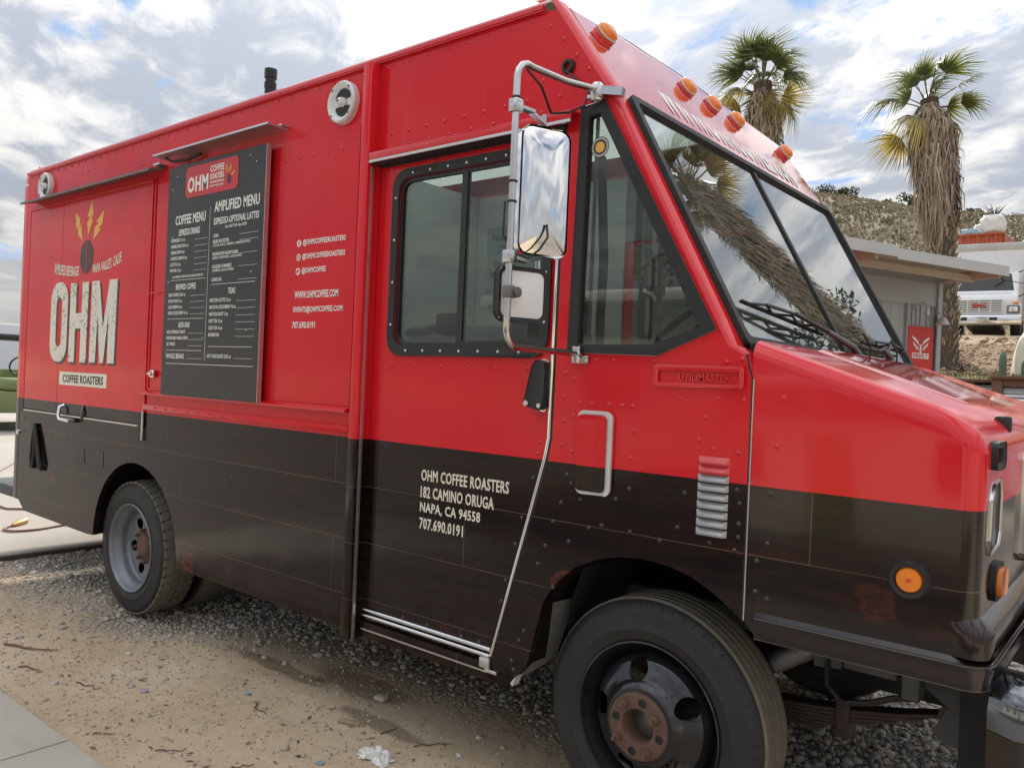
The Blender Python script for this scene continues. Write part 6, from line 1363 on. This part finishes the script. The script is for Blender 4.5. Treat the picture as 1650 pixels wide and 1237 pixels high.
# ------------------------------------------------------------------ corrugated retaining planter
pl_ = thing('planter_wall', 'corrugated metal retaining planter in rusty steel frame', 'planter', (-1.0, 16.0, 0))
def corr(m, x0, x1, y, z0, z1, pitch=0.068, amp=0.011):
    zs = np.arange(z0, z1, pitch / 6); vs = []
    for z in zs: yy2 = y + amp * math.sin(2 * math.pi * z / pitch); vs += [(x0, yy2, z), (x1, yy2, z)]
    m.add(vs, [(2 * i, 2 * i + 1, 2 * i + 3, 2 * i + 2) for i in range(len(zs) - 1)])
posts = [-6.2, -4.2, -2.78, -2.42, -0.6, 1.4, 3.4, 5.4]
for a_, b_ in zip(posts[:-1], posts[1:]):
    yo = 15.9 if a_ > -2.5 else 16.02
    m = MB(); corr(m, a_ + 0.06, b_, yo, 0.0, 1.80); m.build('corrugated_panel', 'corrugated', pl_, smooth=80, fix=False)
for a_ in posts:
    m = MB(); yo = 15.85 if a_ > -2.5 else 15.98; wd = 0.16 if a_ == -2.42 else 0.08; m.rbox(a_, a_ + wd, yo - 0.04, yo + 0.04, 0.0, 1.845 + (0.06 if a_ > -2.5 else 0), 0.006); m.build('post', 'rust_frame', pl_)
m = MB(); m.rbox(-6.2, -2.425, 15.90, 16.10, 1.846, 1.90, 0.006); m.rbox(-2.44, 5.6, 15.78, 16.08, 1.906, 1.965, 0.006); m.rbox(-2.26, 5.5, 15.83, 15.87, 1.78, 1.905, 0.004); m.build('cap_rail', 'rust_frame', pl_)
# plants behind the planter edge
def cactus(x, y, h, r_, label):
    z0 = tz(x, y); n = 10; vs = []; rows = 8; m = MB(); prof = [(r_ * 0.85, 0), (r_, h * 0.3), (r_, h * 0.7), (r_ * 0.8, h * 0.9), (r_ * 0.3, h)]
    for rr, hh in prof:
        for k in range(24):
            a = 2 * math.pi * k / 24; q = rr * (1 + 0.13 * math.cos(a * 6)); vs.append((x + q * math.cos(a), y + q * math.sin(a), z0 + hh))
    fs = [(i * 24 + k, i * 24 + (k + 1) % 24, (i + 1) * 24 + (k + 1) % 24, (i + 1) * 24 + k) for i in range(4) for k in range(24)] + [tuple(96 + k for k in range(24))]
    m.add(vs, fs); o = m.build('column_cactus', 'cactus', None, smooth=60); tag(o, label, 'cactus', 'cacti in the planter')
cactus(-2.38, 16.6, 0.46, 0.055, 'taller ribbed column cactus beside the draped cloth'); cactus(-2.03, 16.5, 0.32, 0.05, 'shorter column cactus at the right edge of the photo')
# pale frost cloth over a plant
m = MB()
def cloth(u, v):
    a = 2 * math.pi * u; r_ = 0.40 * math.cos(v * math.pi / 2) ** 0.5 * (1 + 0.10 * math.sin(a * 5 + v * 3)); zc = tz(-2.1, 17.6)
    return (-1.98 + r_ * math.cos(a), 17.6 + r_ * 0.8 * math.sin(a), zc + 0.85 * math.sin(v * math.pi / 2) + 0.05 * math.sin(a * 3))
m.grid(cloth, 40, 12); o = m.build('frost_cloth', 'cloth_cream', None, smooth=60, fix=False); tag(o, 'pale cream cloth draped over a plant in the planter', 'cloth')
def leaf_cloud(m, c, rad, n, size, rn, zs=0.8):
    for k in range(n):
        d_ = Vector((rn.gauss(0, 1), rn.gauss(0, 1), rn.gauss(0, 1))).normalized() * (rn.random() ** 0.4); p = Vector(c) + Vector((d_.x * rad[0], d_.y * rad[1], d_.z * rad[2] * zs))
        u = Vector((rn.gauss(0, 1), rn.gauss(0, 1), rn.gauss(0, 1))).normalized(); v = u.orthogonal().normalized(); s_ = size * rn.uniform(0.6, 1.4)
        m.add([p - u * s_, p + v * s_ * 0.45, p + u * s_, p - v * s_ * 0.45], [(0, 1, 2, 3)])
rn = random.Random(5)
for x, y, r_, lab, mt_ in ((-3.25, 18.0, 0.16, 'small reddish succulent at the foot of the palm', 'rust'), (-3.0, 17.6, 0.10, 'small brown plant on the terrace beside the succulent', 'dry_brush')):
    m = MB(); leaf_cloud(m, (x, y, tz(x, y) + r_ * 0.5), (r_ * 1.6, r_, r_), 130, 0.05, rn); o = m.build('small_plant', mt_, None, smooth=0, fix=False); tag(o, lab, 'plant')
# grass fringe and clods on the terrace
m = MB()
for k in range(2600):
    x = rn.uniform(-6, 0.5); y = 16.15 + 2.4 * rn.random() ** 1.6; z = tz(x, y); h = rn.uniform(0.03, 0.11); a = rn.uniform(0, 6.28); w_ = 0.008; lx, ly = rn.uniform(-0.04, 0.04), rn.uniform(-0.04, 0.04)
    m.add([(x - w_ * math.cos(a), y - w_ * math.sin(a), z), (x + w_ * math.cos(a), y + w_ * math.sin(a), z), (x + lx, y + ly, z + h)], [(0, 1, 2)])
leaf_mat('terrace_grass', (0.09, 0.11, 0.04), (0.24, 0.20, 0.10))
tag(m.build('terrace_grass', 'terrace_grass', None, smooth=0, fix=False), 'short sparse grass on the terrace above the planter', 'grass', kind='stuff')
N = 2600; cx_ = RNG.uniform(-6.5, 0, N); cy_ = RNG.uniform(17.0, 29.2, N); cs = 0.035 * np.exp(RNG.normal(0, 0.55, N)); cz_ = np.array([tz(a, b) for a, b in zip(cx_, cy_)])
pbr('clod', (0.30, 0.205, 0.13), 0.95, var=0.35, vscale=3)
o = stones('dirt_clods', np.stack([cx_, cy_, cz_], 1), cs, 'clod'); tag(o, 'loose tan clods on the bank below the box truck', 'soil', kind='stuff')

# ------------------------------------------------------------------ hillside brush
m = MB()
for k in range(10000):
    y = 40 + 68 * rn.random() ** 0.75; x = -0.05 * y - (0.42 * y) * rn.random() - rn.uniform(0, 2); z = tz(x, y); h = rn.uniform(0.10, 0.38) * (1.6 if rn.random() < 0.06 else 1)
    for j in range(3):
        a = rn.uniform(0, 6.28); w_ = rn.uniform(0.06, 0.16); dx_, dy_ = math.cos(a) * w_, math.sin(a) * w_; lx, ly = rn.uniform(-0.12, 0.12), rn.uniform(-0.12, 0.12)
        m.add([(x - dx_, y - dy_, z - 0.03), (x + dx_, y + dy_, z - 0.03), (x + dx_ * 0.6 + lx, y + dy_ * 0.6 + ly, z + h), (x - dx_ * 0.7 + lx, y - dy_ * 0.7 + ly, z + h * rn.uniform(0.5, 1))], [(0, 1, 2, 3)])
tag(m.build('dry_brush', 'dry_brush', None, smooth=0, fix=False), 'dry tan brush covering the hillside', 'brush', kind='stuff')
m = MB()
for k in range(330):
    y = 46 + 56 * rn.random(); x = -0.05 * y - 0.42 * y * rn.random(); r_ = rn.uniform(0.3, 1.0)
    leaf_cloud(m, (x, y, tz(x, y) + r_ * 0.35), (r_, r_, r_ * 0.7), 42, 0.12, rn)
leaf_mat('hill_scrub', (0.06, 0.07, 0.035), (0.19, 0.18, 0.10))
tag(m.build('hill_scrub', 'hill_scrub', None, smooth=0, fix=False), 'low olive scrub dotted over the hillside', 'brush', kind='stuff')
# shrubs standing on the crest
def hill_at(slope_x, yc):
    x = slope_x * yc; return x, yc, tz(x, yc)
for sx, yc, rr, hh, lab in ((-0.372, 112, 2.0, 1.7, 'dark bushy shrub on the crest against the truck header'), (-0.352, 113, 1.3, 1.3, 'low shrub left of the big round bush on the crest'), (-0.332, 112, 2.6, 3.0, 'largest round green bush on the hill crest'), (-0.313, 112, 1.7, 2.4, 'bush right of the largest one on the crest'), (-0.276, 113, 1.6, 1.5, 'thin grey-green shrub mid crest'), (-0.247, 113, 2.0, 2.2, 'round green bush on the crest left of the sparse palm'), (-0.178, 111, 1.2, 1.2, 'small shrub on the crest right of the sparse palm')):
    x, y, z = hill_at(sx, yc); t = thing('shrub', lab, 'shrub', (x, y, z), 'shrubs on the hill crest')
    m = MB()
    for k in range(5):
        a = rn.uniform(0, 6.28); m.tube([(x, y, z - 0.3), (x + 0.3 * rr * math.cos(a), y + 0.3 * rr * math.sin(a), z + hh * 0.5)], [0.08, 0.03], 5)
    m.build('trunk', 'bark', t)
    m = MB()
    for k in range(9): leaf_cloud(m, (x + rn.uniform(-0.65, 0.65) * rr, y + rn.uniform(-0.5, 0.5) * rr, z + hh * rn.uniform(0.3, 0.8)), (rr * 0.42, rr * 0.42, hh * 0.34), 95, 0.17, rn)
    m.build('crown', 'brush_leaf', t, smooth=0, fix=False)
x, y, z = hill_at(-0.158, 111); t = thing('bare_shrub', 'leafless twiggy shrub on the hill crest', 'shrub', (x, y, z), 'shrubs on the hill crest'); m = MB()
for k in range(26):
    a = rn.uniform(0, 6.28); l = rn.uniform(1.1, 2.0); e = rn.uniform(0.25, 0.8); p = Vector((x, y, z)); q = p + Vector((math.cos(a) * e * l * 0.5, math.sin(a) * e * l * 0.5, l * 0.6)); q2 = q + Vector((math.cos(a + rn.uniform(-0.8, 0.8)) * e * l * 0.5, math.sin(a) * e * l * 0.4, l * 0.45)); m.tube([p, q, q2], [0.07, 0.045, 0.015], 4)
m.build('branches', 'bark', t, smooth=0, fix=False)

# ------------------------------------------------------------------ white box truck up the slope
bx0, by0 = -5.35, 31.8; bz0 = tz(bx0, by0) + 0.02
BT = thing('box_truck', 'white box truck with chrome bumper parked up the slope', 'truck', (bx0, by0, bz0))
bt_rot = R(6); BS = 1.1
def b_(x, y, z):      # local: x across, y towards the rear, z up
    x, y = x * BS, y * BS
    return (bx0 + x * math.cos(bt_rot) - y * math.sin(bt_rot), by0 + x * math.sin(bt_rot) + y * math.cos(bt_rot), bz0 + BS * (z + 0.03))
def bbuild(m, *a, raw=False, **k):
    f_ = (lambda x, y, z: b_(x, y, 0)[:2] + (bz0 + z * BS,)) if raw else b_
    m.v = [f_(*q) for q in m.v]; return m.build(*a, **k)
bm = bmesh.new(); cabp = [(0.0, 0.62), (0.0, 1.08), (0.12, 1.28), (0.62, 1.42), (1.12, 2.12), (2.1, 2.20), (2.1, 0.62)]
va = [bm.verts.new((-1.02, p[0], p[1])) for p in cabp]; vb = [bm.verts.new((1.02, p[0], p[1])) for p in cabp]; bm.faces.new(va); bm.faces.new(list(reversed(vb)))
for i in range(len(cabp)): bm.faces.new((va[i], vb[i], vb[(i + 1) % 7], va[(i + 1) % 7]))
bmesh.ops.recalc_face_normals(bm, faces=bm.faces); bmesh.ops.bevel(bm, geom=bm.edges[:], offset=0.07, segments=3, affect='EDGES', profile=0.5)
m = MB(); m.bm(bm); bbuild(m, 'cab', 'white_truck', BT)
m = MB()
p0, p1 = Vector((0, 0.665, 1.47)), Vector((0, 1.085, 2.06)); nr = Vector((0, -(p1.z - p0.z), p1.y - p0.y)).normalized() * 0.012
q = [(-0.90, p0), (0.90, p0), (0.80, p1), (-0.80, p1)]; m.add([(x, p.y + nr.y, p.z + nr.z) for x, p in q], [(0, 1, 2, 3)]); bbuild(m, 'windshield', 'black_plastic', BT)
m = MB(); m.box(-0.62, 0.62, -0.012, 0.02, 0.72, 1.12); gri = bbuild(m, 'grille_opening', 'dull_steel', BT)
for k in range(8):
    m = MB(); m.rbox(-0.63, 0.63, -0.04, -0.013, 0.71 + k * 0.055, 0.738 + k * 0.055, 0.004, 1); bbuild(m, 'grille_slat', 'white_truck', gri)
for k in range(5):
    m = MB(); m.rbox(-0.64 + k * 0.312, -0.608 + k * 0.312, -0.044, -0.012, 0.71, 1.12, 0.004, 1); bbuild(m, 'grille_bar', 'white_truck', gri)
lettering('GMC', -0.20, 0.20, 0.87, 1.0, 0, 'sign_red', gri, bold=0.05, mp=lambda a, b, o: b_(a, -0.046 - o, b), depth=0.02)
m = MB(); m.rbox(-1.16, 1.16, -0.22, 0.10, 0.32, 0.62, 0.05, 3); bu = bbuild(m, 'bumper', 'chrome', BT)
for sx in (-0.52, 0.30):
    m = MB(); m.rbox(sx, sx + 0.22, -0.235, -0.221, 0.46, 0.55, 0.02); bbuild(m, 'tow_slot', 'black_rubber', bu)
for s_ in (-1, 1):
    m = MB(); m.rbox(s_ * 0.75, s_ * 1.10, -0.03, 0.25, 0.68, 0.94, 0.03); hl_ = bbuild(m, 'headlamp', 'dull_steel', BT)
    m = MB(); m.rbox(s_ * 0.80, s_ * 1.04, -0.045, -0.02, 0.73, 0.89, 0.02); bbuild(m, 'lens', 'chrome', hl_)
    m = MB(); m.rbox(s_ * 0.90, s_ * 1.06, -0.01, 0.1, 0.97, 1.05, 0.02); bbuild(m, 'marker_lamp', 'amber_lens', BT)
    m = MB(); m.rbox(s_ * 0.98, s_ * 1.13, 0.0, 1.2, 0.55, 1.0, 0.05); bbuild(m, 'fender', 'white_truck', BT)
    m = MB(); m.tube([(s_ * 1.0, 1.0, 1.3), (s_ * 1.28, 0.9, 1.45), (s_ * 1.28, 0.9, 2.2), (s_ * 1.0, 1.1, 2.1)], 0.02, 6); ma = bbuild(m, 'mirror_arm', 'black_plastic', BT)
    m = MB(); m.rbox(s_ * 1.19, s_ * 1.38, 0.82, 0.90, 1.55, 1.98, 0.03); bbuild(m, 'mirror', 'black_plastic', ma)
    m = MB(); m.lathe([(0.0, 0.0), (0.25, 0.0), (0.44, 0.01), (0.47, 0.05), (0.47, 0.24), (0.44, 0.28), (0, 0.28)], (s_ * 0.98 - 0.14, 0.7, 0.47), 28, 'x'); bbuild(m, 'wheel', 'tyre', BT, raw=True, smooth=40)
    m = MB(); m.lathe([(0.0, 0.0), (0.25, 0.0), (0.44, 0.01), (0.47, 0.05), (0.47, 0.24), (0.44, 0.28), (0, 0.28)], (s_ * 0.95 - 0.14, 5.2, 0.47), 28, 'x'); bbuild(m, 'wheel', 'tyre', BT, raw=True, smooth=40)
m = MB(); m.box(-0.5, 0.5, 0.3, 6.5, 0.45, 0.62); bbuild(m, 'chassis', 'underbody', BT)
m = MB(); m.rbox(-1.16, 1.16, 1.75, 7.2, 0.85, 3.14, 0.05, 2); bxx = bbuild(m, 'cargo_box', 'white_truck', BT)
m = MB(); m.rbox(-1.18, 1.18, 1.73, 1.80, 2.94, 3.18, 0.02); m.rbox(1.12, 1.19, 1.73, 1.80, 0.85, 2.82, 0.01); m.rbox(-1.19, -1.12, 1.73, 1.80, 0.85, 2.82, 0.01); bbuild(m, 'corner_rail', 'roof_metal', bxx)
m = MB()
for k in (-0.25, 0.0, 0.25): m.rbox(k - 0.06, k + 0.06, 1.16, 1.24, 2.15, 2.19, 0.01)
bbuild(m, 'roof_marker', 'amber_lens', BT)
# rusty open container beyond it, with sacks
cxx, cyy = -7.9, 46.5; czz = 8.95
CN = thing('open_container', 'rusty orange corrugated container behind the white box truck', 'container', (cxx, cyy, czz))
m = MB(); xs_ = np.arange(cxx - 1.0, cxx + 1.05, 0.05); vs = []
for i, x in enumerate(xs_): yv = cyy + (0.06 if (i // 4) % 2 else 0.0); vs += [(x, yv, czz - 1.5), (x, yv, czz + 0.95)]
m.add(vs, [(2 * i, 2 * i + 2, 2 * i + 3, 2 * i + 1) for i in range(len(xs_) - 1)]); m.build('front_wall', 'orange_container', CN, smooth=0)
m = MB(); m.box(cxx - 1.02, cxx + 1.05, cyy - 0.05, cyy + 0.1, czz + 0.95, czz + 1.05); m.box(cxx - 1.02, cxx - 0.96, cyy + 0.1, cyy + 4, czz - 1.5, czz + 1.0); m.box(cxx + 0.99, cxx + 1.05, cyy + 0.1, cyy + 4, czz - 1.5, czz + 1.0); m.box(cxx - 0.95, cxx + 0.98, cyy + 0.1, cyy + 4, czz + 0.8, czz + 0.9); m.build('frame', 'orange_container', CN)
def sack(x, y, z, rx, ry, rz, mat, label, sd):
    bm = bmesh.new(); bmesh.ops.create_icosphere(bm, subdivisions=4, radius=1.0)
    for q in bm.verts:
        d_ = q.co.normalized(); p = Vector((abs(d_.x) ** 0.6 * math.copysign(1, d_.x), abs(d_.y) ** 0.6 * math.copysign(1, d_.y), abs(d_.z) ** 0.7 * math.copysign(1, d_.z)))
        k = 1 + 0.16 * noise.noise(d_ * 2.2 + Vector((sd, 0, 0))) + 0.07 * noise.noise(d_ * 6 + Vector((sd, 3, 0))); q.co = Vector((x + p.x * rx * k, y + p.y * ry * k, z + p.z * rz * k))
    m = MB(); m.bm(bm); o = m.build('sack', mat, None, smooth=60); tag(o, label, 'sack', 'sacks on the container')
sack(cxx + 0.45, cyy + 0.7, czz + 1.50, 0.55, 0.5, 0.58, 'bag_plastic', 'large white bulk sack on the orange container', 1.0); sack(cxx - 0.55, cyy + 0.7, czz + 1.16, 0.45, 0.45, 0.25, 'bag_blue', 'small blue and white bag beside the bulk sack', 4.0); sack(cxx - 0.10, cyy + 0.8, czz + 1.25, 0.35, 0.4, 0.4, 'bag_plastic', 'small white bag between the blue bag and bulk sack', 7.0)

# ------------------------------------------------------------------ left edge: trailer, old green vehicle
t = thing('white_trailer', 'pale white storage trailer behind the green utility vehicle', 'trailer', (-29.0, 10.0, 0))
m = MB(); m.rbox(-31.0, -28.4, 5.0, 16.0, 0.35, 2.62, 0.04); m.build('box', 'trailer_white', t)
for k in range(14):
    m = MB(); m.box(-28.4, -28.37, 5.2 + k * 0.8, 5.26 + k * 0.8, 0.4, 2.58); m.build('rib', 'trailer_white', t)
m = MB(); m.box(-30.9, -28.5, 5.5, 15.5, 0.03, 0.349); m.build('skirt', 'underbody', t)
gx, gy = -19.6, 7.2
G = thing('utility_vehicle', 'old green utility vehicle with black roll hoop on the slab', 'utility vehicle', (gx, gy, 0.035))
m = MB(); m.rbox(gx - 2.2, gx + 1.3, gy - 1.2, gy + 0.45, 0.42, 0.86, 0.05, 2); m.build('body', 'army_green', G)
m = MB(); m.rbox(gx + 0.1, gx + 1.25, gy - 1.0, gy + 0.25, 0.861, 1.12, 0.08, 3); m.build('hood', 'army_green', G)
m = MB(); m.rbox(gx - 1.8, gx - 0.4, gy - 1.2, gy + 0.45, 0.861, 1.08, 0.05, 2); m.build('rear_tub', 'army_green', G)
m = MB(); m.tube([(gx - 0.7, gy - 1.15, 0.9), (gx - 0.7, gy - 1.12, 1.75), (gx - 0.7, gy - 0.95, 1.98), (gx - 0.7, gy + 0.2, 1.98), (gx - 0.7, gy + 0.38, 1.75), (gx - 0.7, gy + 0.4, 0.9)], 0.06, 8); m.tube([(gx + 0.2, gy - 1.12, 1.1), (gx + 0.1, gy - 1.1, 1.85), (gx + 0.1, gy - 0.9, 1.99), (gx + 0.1, gy + 0.3, 1.99)], 0.07, 8); m.build('roll_hoop', 'black_plastic', G, smooth=60)
sw = [(gx + 0.0 + 0.1 * math.cos(2 * math.pi * k / 20), gy - 0.30 + 0.21 * math.sin(2 * math.pi * k / 20), 1.38 + 0.2 * math.cos(2 * math.pi * k / 20)) for k in range(21)]
m = MB(); m.tube(sw, 0.018, 6); m.tube([(gx, gy - 0.3, 1.38), (gx + 0.35, gy - 0.3, 1.0)], 0.02, 6); m.build('steering_wheel', 'black_plastic', G)
m = MB(); m.rbox(gx - 0.6, gx - 0.2, gy - 0.6, gy - 0.05, 0.9, 1.3, 0.05); m.build('seat', 'army_green', G)
for dx_ in (-1.5, 0.7):
    for dy_ in (-1.25, 0.28):
        m = MB(); m.lathe([(0.0, 0.0), (0.18, 0.0), (0.36, 0.02), (0.40, 0.06), (0.40, 0.18), (0.36, 0.22), (0.0, 0.22)], (gx + dx_, gy + dy_, 0.435), 24); m.build('wheel', 'tyre', G, smooth=40)

# trees and building seen only as reflections: the yard goes on behind and beside the camera
def tree(x, y, h, r_, label, sd, z0=0.0, leaf='tree_leaf', n=420):
    rr = random.Random(sd); t = thing('tree', label, 'tree', (x, y, z0), 'trees round the yard'); m = MB()
    m.tube([(x, y, z0 - 0.2), (x + 0.1, y, z0 + h * 0.25), (x + 0.05, y + 0.1, z0 + h * 0.5)], [0.22, 0.16, 0.10], 8)
    cl_ = []
    for k in range(9):
        a = rr.uniform(0, 6.28); q = Vector((x + rr.uniform(0.3, 0.8) * r_ * math.cos(a), y + rr.uniform(0.3, 0.8) * r_ * math.sin(a), z0 + h * rr.uniform(0.5, 0.92))); m.tube([(x + 0.05, y + 0.05, z0 + h * 0.4), tuple(Vector((x, y, z0 + h * 0.55)).lerp(q, 0.5)), tuple(q)], [0.08, 0.05, 0.02], 5); cl_.append(q)
    m.build('trunk', 'bark', t, smooth=60); m = MB()
    for q in cl_: leaf_cloud(m, q, (r_ * 0.42, r_ * 0.42, h * 0.16), n, 0.11, rr)
    m.build('crown', leaf, t, smooth=0, fix=False)
tree(3.0, 26.0, 6.5, 3.2, 'grey-green tree reflected low in the windshield', 31, tz(3.0, 26.0), n=700)

tree(-9.0, -16.0, 8.0, 3.4, 'dark tree behind the photographer left of the pale building', 41, 0.0, n=380); tree(-1.5, -17.0, 7.0, 3.2, 'dark tree behind the pale building', 43, 0.0, n=380); tree(6.5, -13.0, 7.5, 3.4, 'dark tree right of the pale building', 47, 0.0, n=380)
BL = thing('pale_building', 'pale stucco building with white eave mirrored in the truck windows', 'building', (-4.0, -9.0, 0))
m = MB(); m.box(-10.0, 2.5, -12.0, -8.0, 0.0, 2.95); m.build('wall', 'stucco', BL)
m = MB(); m.rbox(-10.6, 3.1, -12.5, -7.2, 2.96, 3.16, 0.02); m.build('roof', 'roof_metal', BL)
for x in (-8.6, -5.8, -0.6):
    m = MB(); m.box(x, x + 1.3, -8.0, -7.985, 1.0, 2.1); wn = m.build('window', 'black_plastic', BL)
    m = MB(); m.plate([(x - 0.06, 0.94), (x + 1.36, 0.94), (x + 1.36, 2.16), (x - 0.06, 2.16)], [[(x, 1.0), (x + 1.3, 1.0), (x + 1.3, 2.1), (x, 2.1)]], -7.999, -7.96); m.build('frame', 'white_plastic', wn)
m = MB(); m.box(-3.4, -2.4, -8.0, -7.97, 0.03, 2.1); m.build('door', 'army_green', BL)
# ------------------------------------------------------------------ small things on the ground
m = MB(); pts = [(-8.98, 3.02, 0.043), (-8.75, 2.95, 0.043)]
def cord(pts, name, label, r_=0.010, mat='gold_cord'):
    P = [Vector(p) for p in pts]; out = []
    for i in range(len(P) - 1):
        p0, p1, p2, p3 = P[max(0, i - 1)], P[i], P[i + 1], P[min(len(P) - 1, i + 2)]
        for k in range(8):
            t_ = k / 8; out.append(0.5 * ((2 * p1) + (p2 - p0) * t_ + (2 * p0 - 5 * p1 + 4 * p2 - p3) * t_ * t_ + (3 * p1 - p0 - 3 * p2 + p3) * t_ ** 3))
    out.append(P[-1]); m = MB(); m.tube(out, r_, 8); t = thing(name, label, 'cord', tuple(P[0])); m.build('cable', mat, t, smooth=60); return t, out
t, _ = cord([(-7.93, 2.81, 0.052), (-7.85, 2.70, 0.048), (-7.74, 2.66, 0.047), (-7.64, 2.70, 0.047), (-7.61, 2.86, 0.047), (-7.68, 3.07, 0.047), (-7.75, 3.34, 0.047), (-7.9, 3.52, 0.047), (-8.07, 3.62, 0.047), (-8.28, 3.60, 0.047), (-8.73, 3.16, 0.047), (-9.04, 3.05, 0.047), (-10.5, 3.3, 0.047), (-13.0, 4.6, 0.047)], 'extension_cord', 'brown extension cord with brass plug looped on the concrete behind the truck')
m = MB(); m.tube([(-8.02, 2.92, 0.060), (-7.93, 2.82, 0.055), (-7.90, 2.77, 0.050)], [0.028, 0.028, 0.014], 8); m.build('plug', 'brass', t, smooth=50)
# crumpled tissue
m = MB()
def tis(u, v):
    x = (u - 0.5) * 0.15; y = (v - 0.5) * 0.075; q = Vector((u * 4.2, v * 3.2, 1.3))
    z = 0.008 + 0.034 * abs(noise.noise(q)) + 0.020 * abs(noise.noise(q * 2.3)) + 0.012 * math.exp(-((u - 0.4) ** 2 + (v - 0.5) ** 2) * 8)
    e = min(u, 1 - u, v, 1 - v) * 6; z = z * min(1, e + 0.15)
    return (-2.395 + x + 0.020 * noise.noise(q * 1.5), 2.175 + y + 0.020 * noise.noise(q * 1.7 + Vector((5, 0, 0))), z + gh(-2.39, 2.18))
m.grid(tis, 34, 22); o = m.build('crumpled_tissue', 'tissue', None, smooth=25, fix=False); tag(o, 'crumpled white tissue lying on the dirt in the foreground', 'tissue')
# twigs and chips
def twig(x, y, a, L, r_, label, kink=0.3, sd=0):
    rr = random.Random(sd); p = Vector((x, y, 0)); pts = []
    for k in range(6):
        q = p + Vector((math.cos(a), math.sin(a), 0)) * (k / 5 - 0.5) * L + Vector((-math.sin(a), math.cos(a), 0)) * L * 0.07 * kink * rr.uniform(-1, 1) * 2
        pts.append((q.x, q.y, gh(q.x, q.y) + r_ * 1.2 + 0.004 * (k % 2)))
    m = MB(); m.tube(pts, [r_, r_, r_ * 0.9, r_ * 0.8, r_ * 0.7, r_ * 0.5], 6); o = m.build('twig', 'twig', None, smooth=60); tag(o, label, 'twig', 'twigs on the dirt')
TW = [(-4.62, 1.73, 0.55, 0.34, 0.006, 'longest pale twig at the left edge of the dirt'), (-4.30, 1.62, 0.3, 0.16, 0.004, 'short dark twig below the longest twig at left'), (-3.12, 2.12, -0.25, 0.16, 0.0035, 'curved dark twig in the middle of the dirt'), (-2.32, 2.42, 0.9, 0.16, 0.003, 'thin slanting twig right of the damp patch'), (-2.55, 2.38, 1.5, 0.09, 0.003, 'upright-looking thin twig beside the damp patch'), (-2.05, 2.33, 0.05, 0.12, 0.003, 'thin level twig near the front wheel'), (-3.02, 1.66, 0.9, 0.12, 0.003, 'short twig beside the concrete edge'), (-3.35, 1.55, 0.6, 0.10, 0.003, 'little twig near the concrete corner'), (-2.72, 1.78, 1.3, 0.10, 0.003, 'small twig between the tissue and the concrete'), (-3.9, 1.72, 0.2, 0.18, 0.003, 'thin twig left of the purple scrap')]
for k, (x, y, a, L, r_, lab) in enumerate(TW): twig(x, y, a, L, r_, lab, 0.6, k)
pbr('chip_wood', (0.34, 0.26, 0.17), 0.85, var=0.2); pbr('scrap_blue', (0.25, 0.34, 0.36), 0.6); pbr('scrap_purple', (0.42, 0.34, 0.46), 0.5)
for x, y, a, sx, sy, sz_, mat, nm, lab, cat in ((-2.72, 2.31, 0.35, 0.055, 0.016, 0.006, 'chip_wood', 'wood_chip', 'pale wood chip between the damp patches', 'wood chip'), (-3.65, 1.86, 0.5, 0.016, 0.012, 0.004, 'scrap_purple', 'paper_scrap', 'tiny purple scrap on the dirt', 'scrap'), (-2.52, 2.0, 0.2, 0.016, 0.012, 0.003, 'scrap_blue', 'plastic_scrap', 'tiny blue-grey scrap left of the tissue', 'scrap'), (-3.30, 2.18, 0.1, 0.016, 0.011, 0.003, 'scrap_blue', 'plastic_scrap', 'tiny blue-grey scrap near the middle twig', 'scrap'), (-2.80, 2.56, 0.1, 0.03, 0.02, 0.010, 'gravel_stone', 'stone', 'flat grey stone on the damp patch', 'stone')):
    m = MB(); ex = Vector((math.cos(a), math.sin(a), 0)); ey = Vector((-math.sin(a), math.cos(a), 0)); m.obox((x, y, gh(x, y) + sz_ + 0.002), ex, ey, Vector((0.05, 0.02, 1)).normalized(), sx, sy, sz_); o = m.build(nm, mat, None, bevel=sz_ * 0.5); tag(o, lab, cat)

# dry leaf bits and straw trodden into the dirt
m = MB()
for k in range(1100):
    x = random.uniform(-5.6, -1.3); y = random.uniform(1.43, 2.75); a = random.uniform(0, 6.28); L = random.uniform(0.004, 0.022); w_ = L * random.uniform(0.08, 0.45); z = gh(x, y) + 0.003
    c, s_ = math.cos(a), math.sin(a); m.add([(x - c * L, y - s_ * L, z), (x + s_ * w_, y - c * w_, z + random.uniform(0, 0.004)), (x + c * L, y + s_ * L, z + random.uniform(0, 0.003)), (x - s_ * w_, y + c * w_, z)], [(0, 1, 2, 3)])
leaf_mat('litter_bits', (0.10, 0.07, 0.045), (0.50, 0.41, 0.28))
tag(m.build('leaf_litter', 'litter_bits', None, smooth=0, fix=False), 'small dry leaf bits scattered over the dirt', 'litter', kind='stuff')
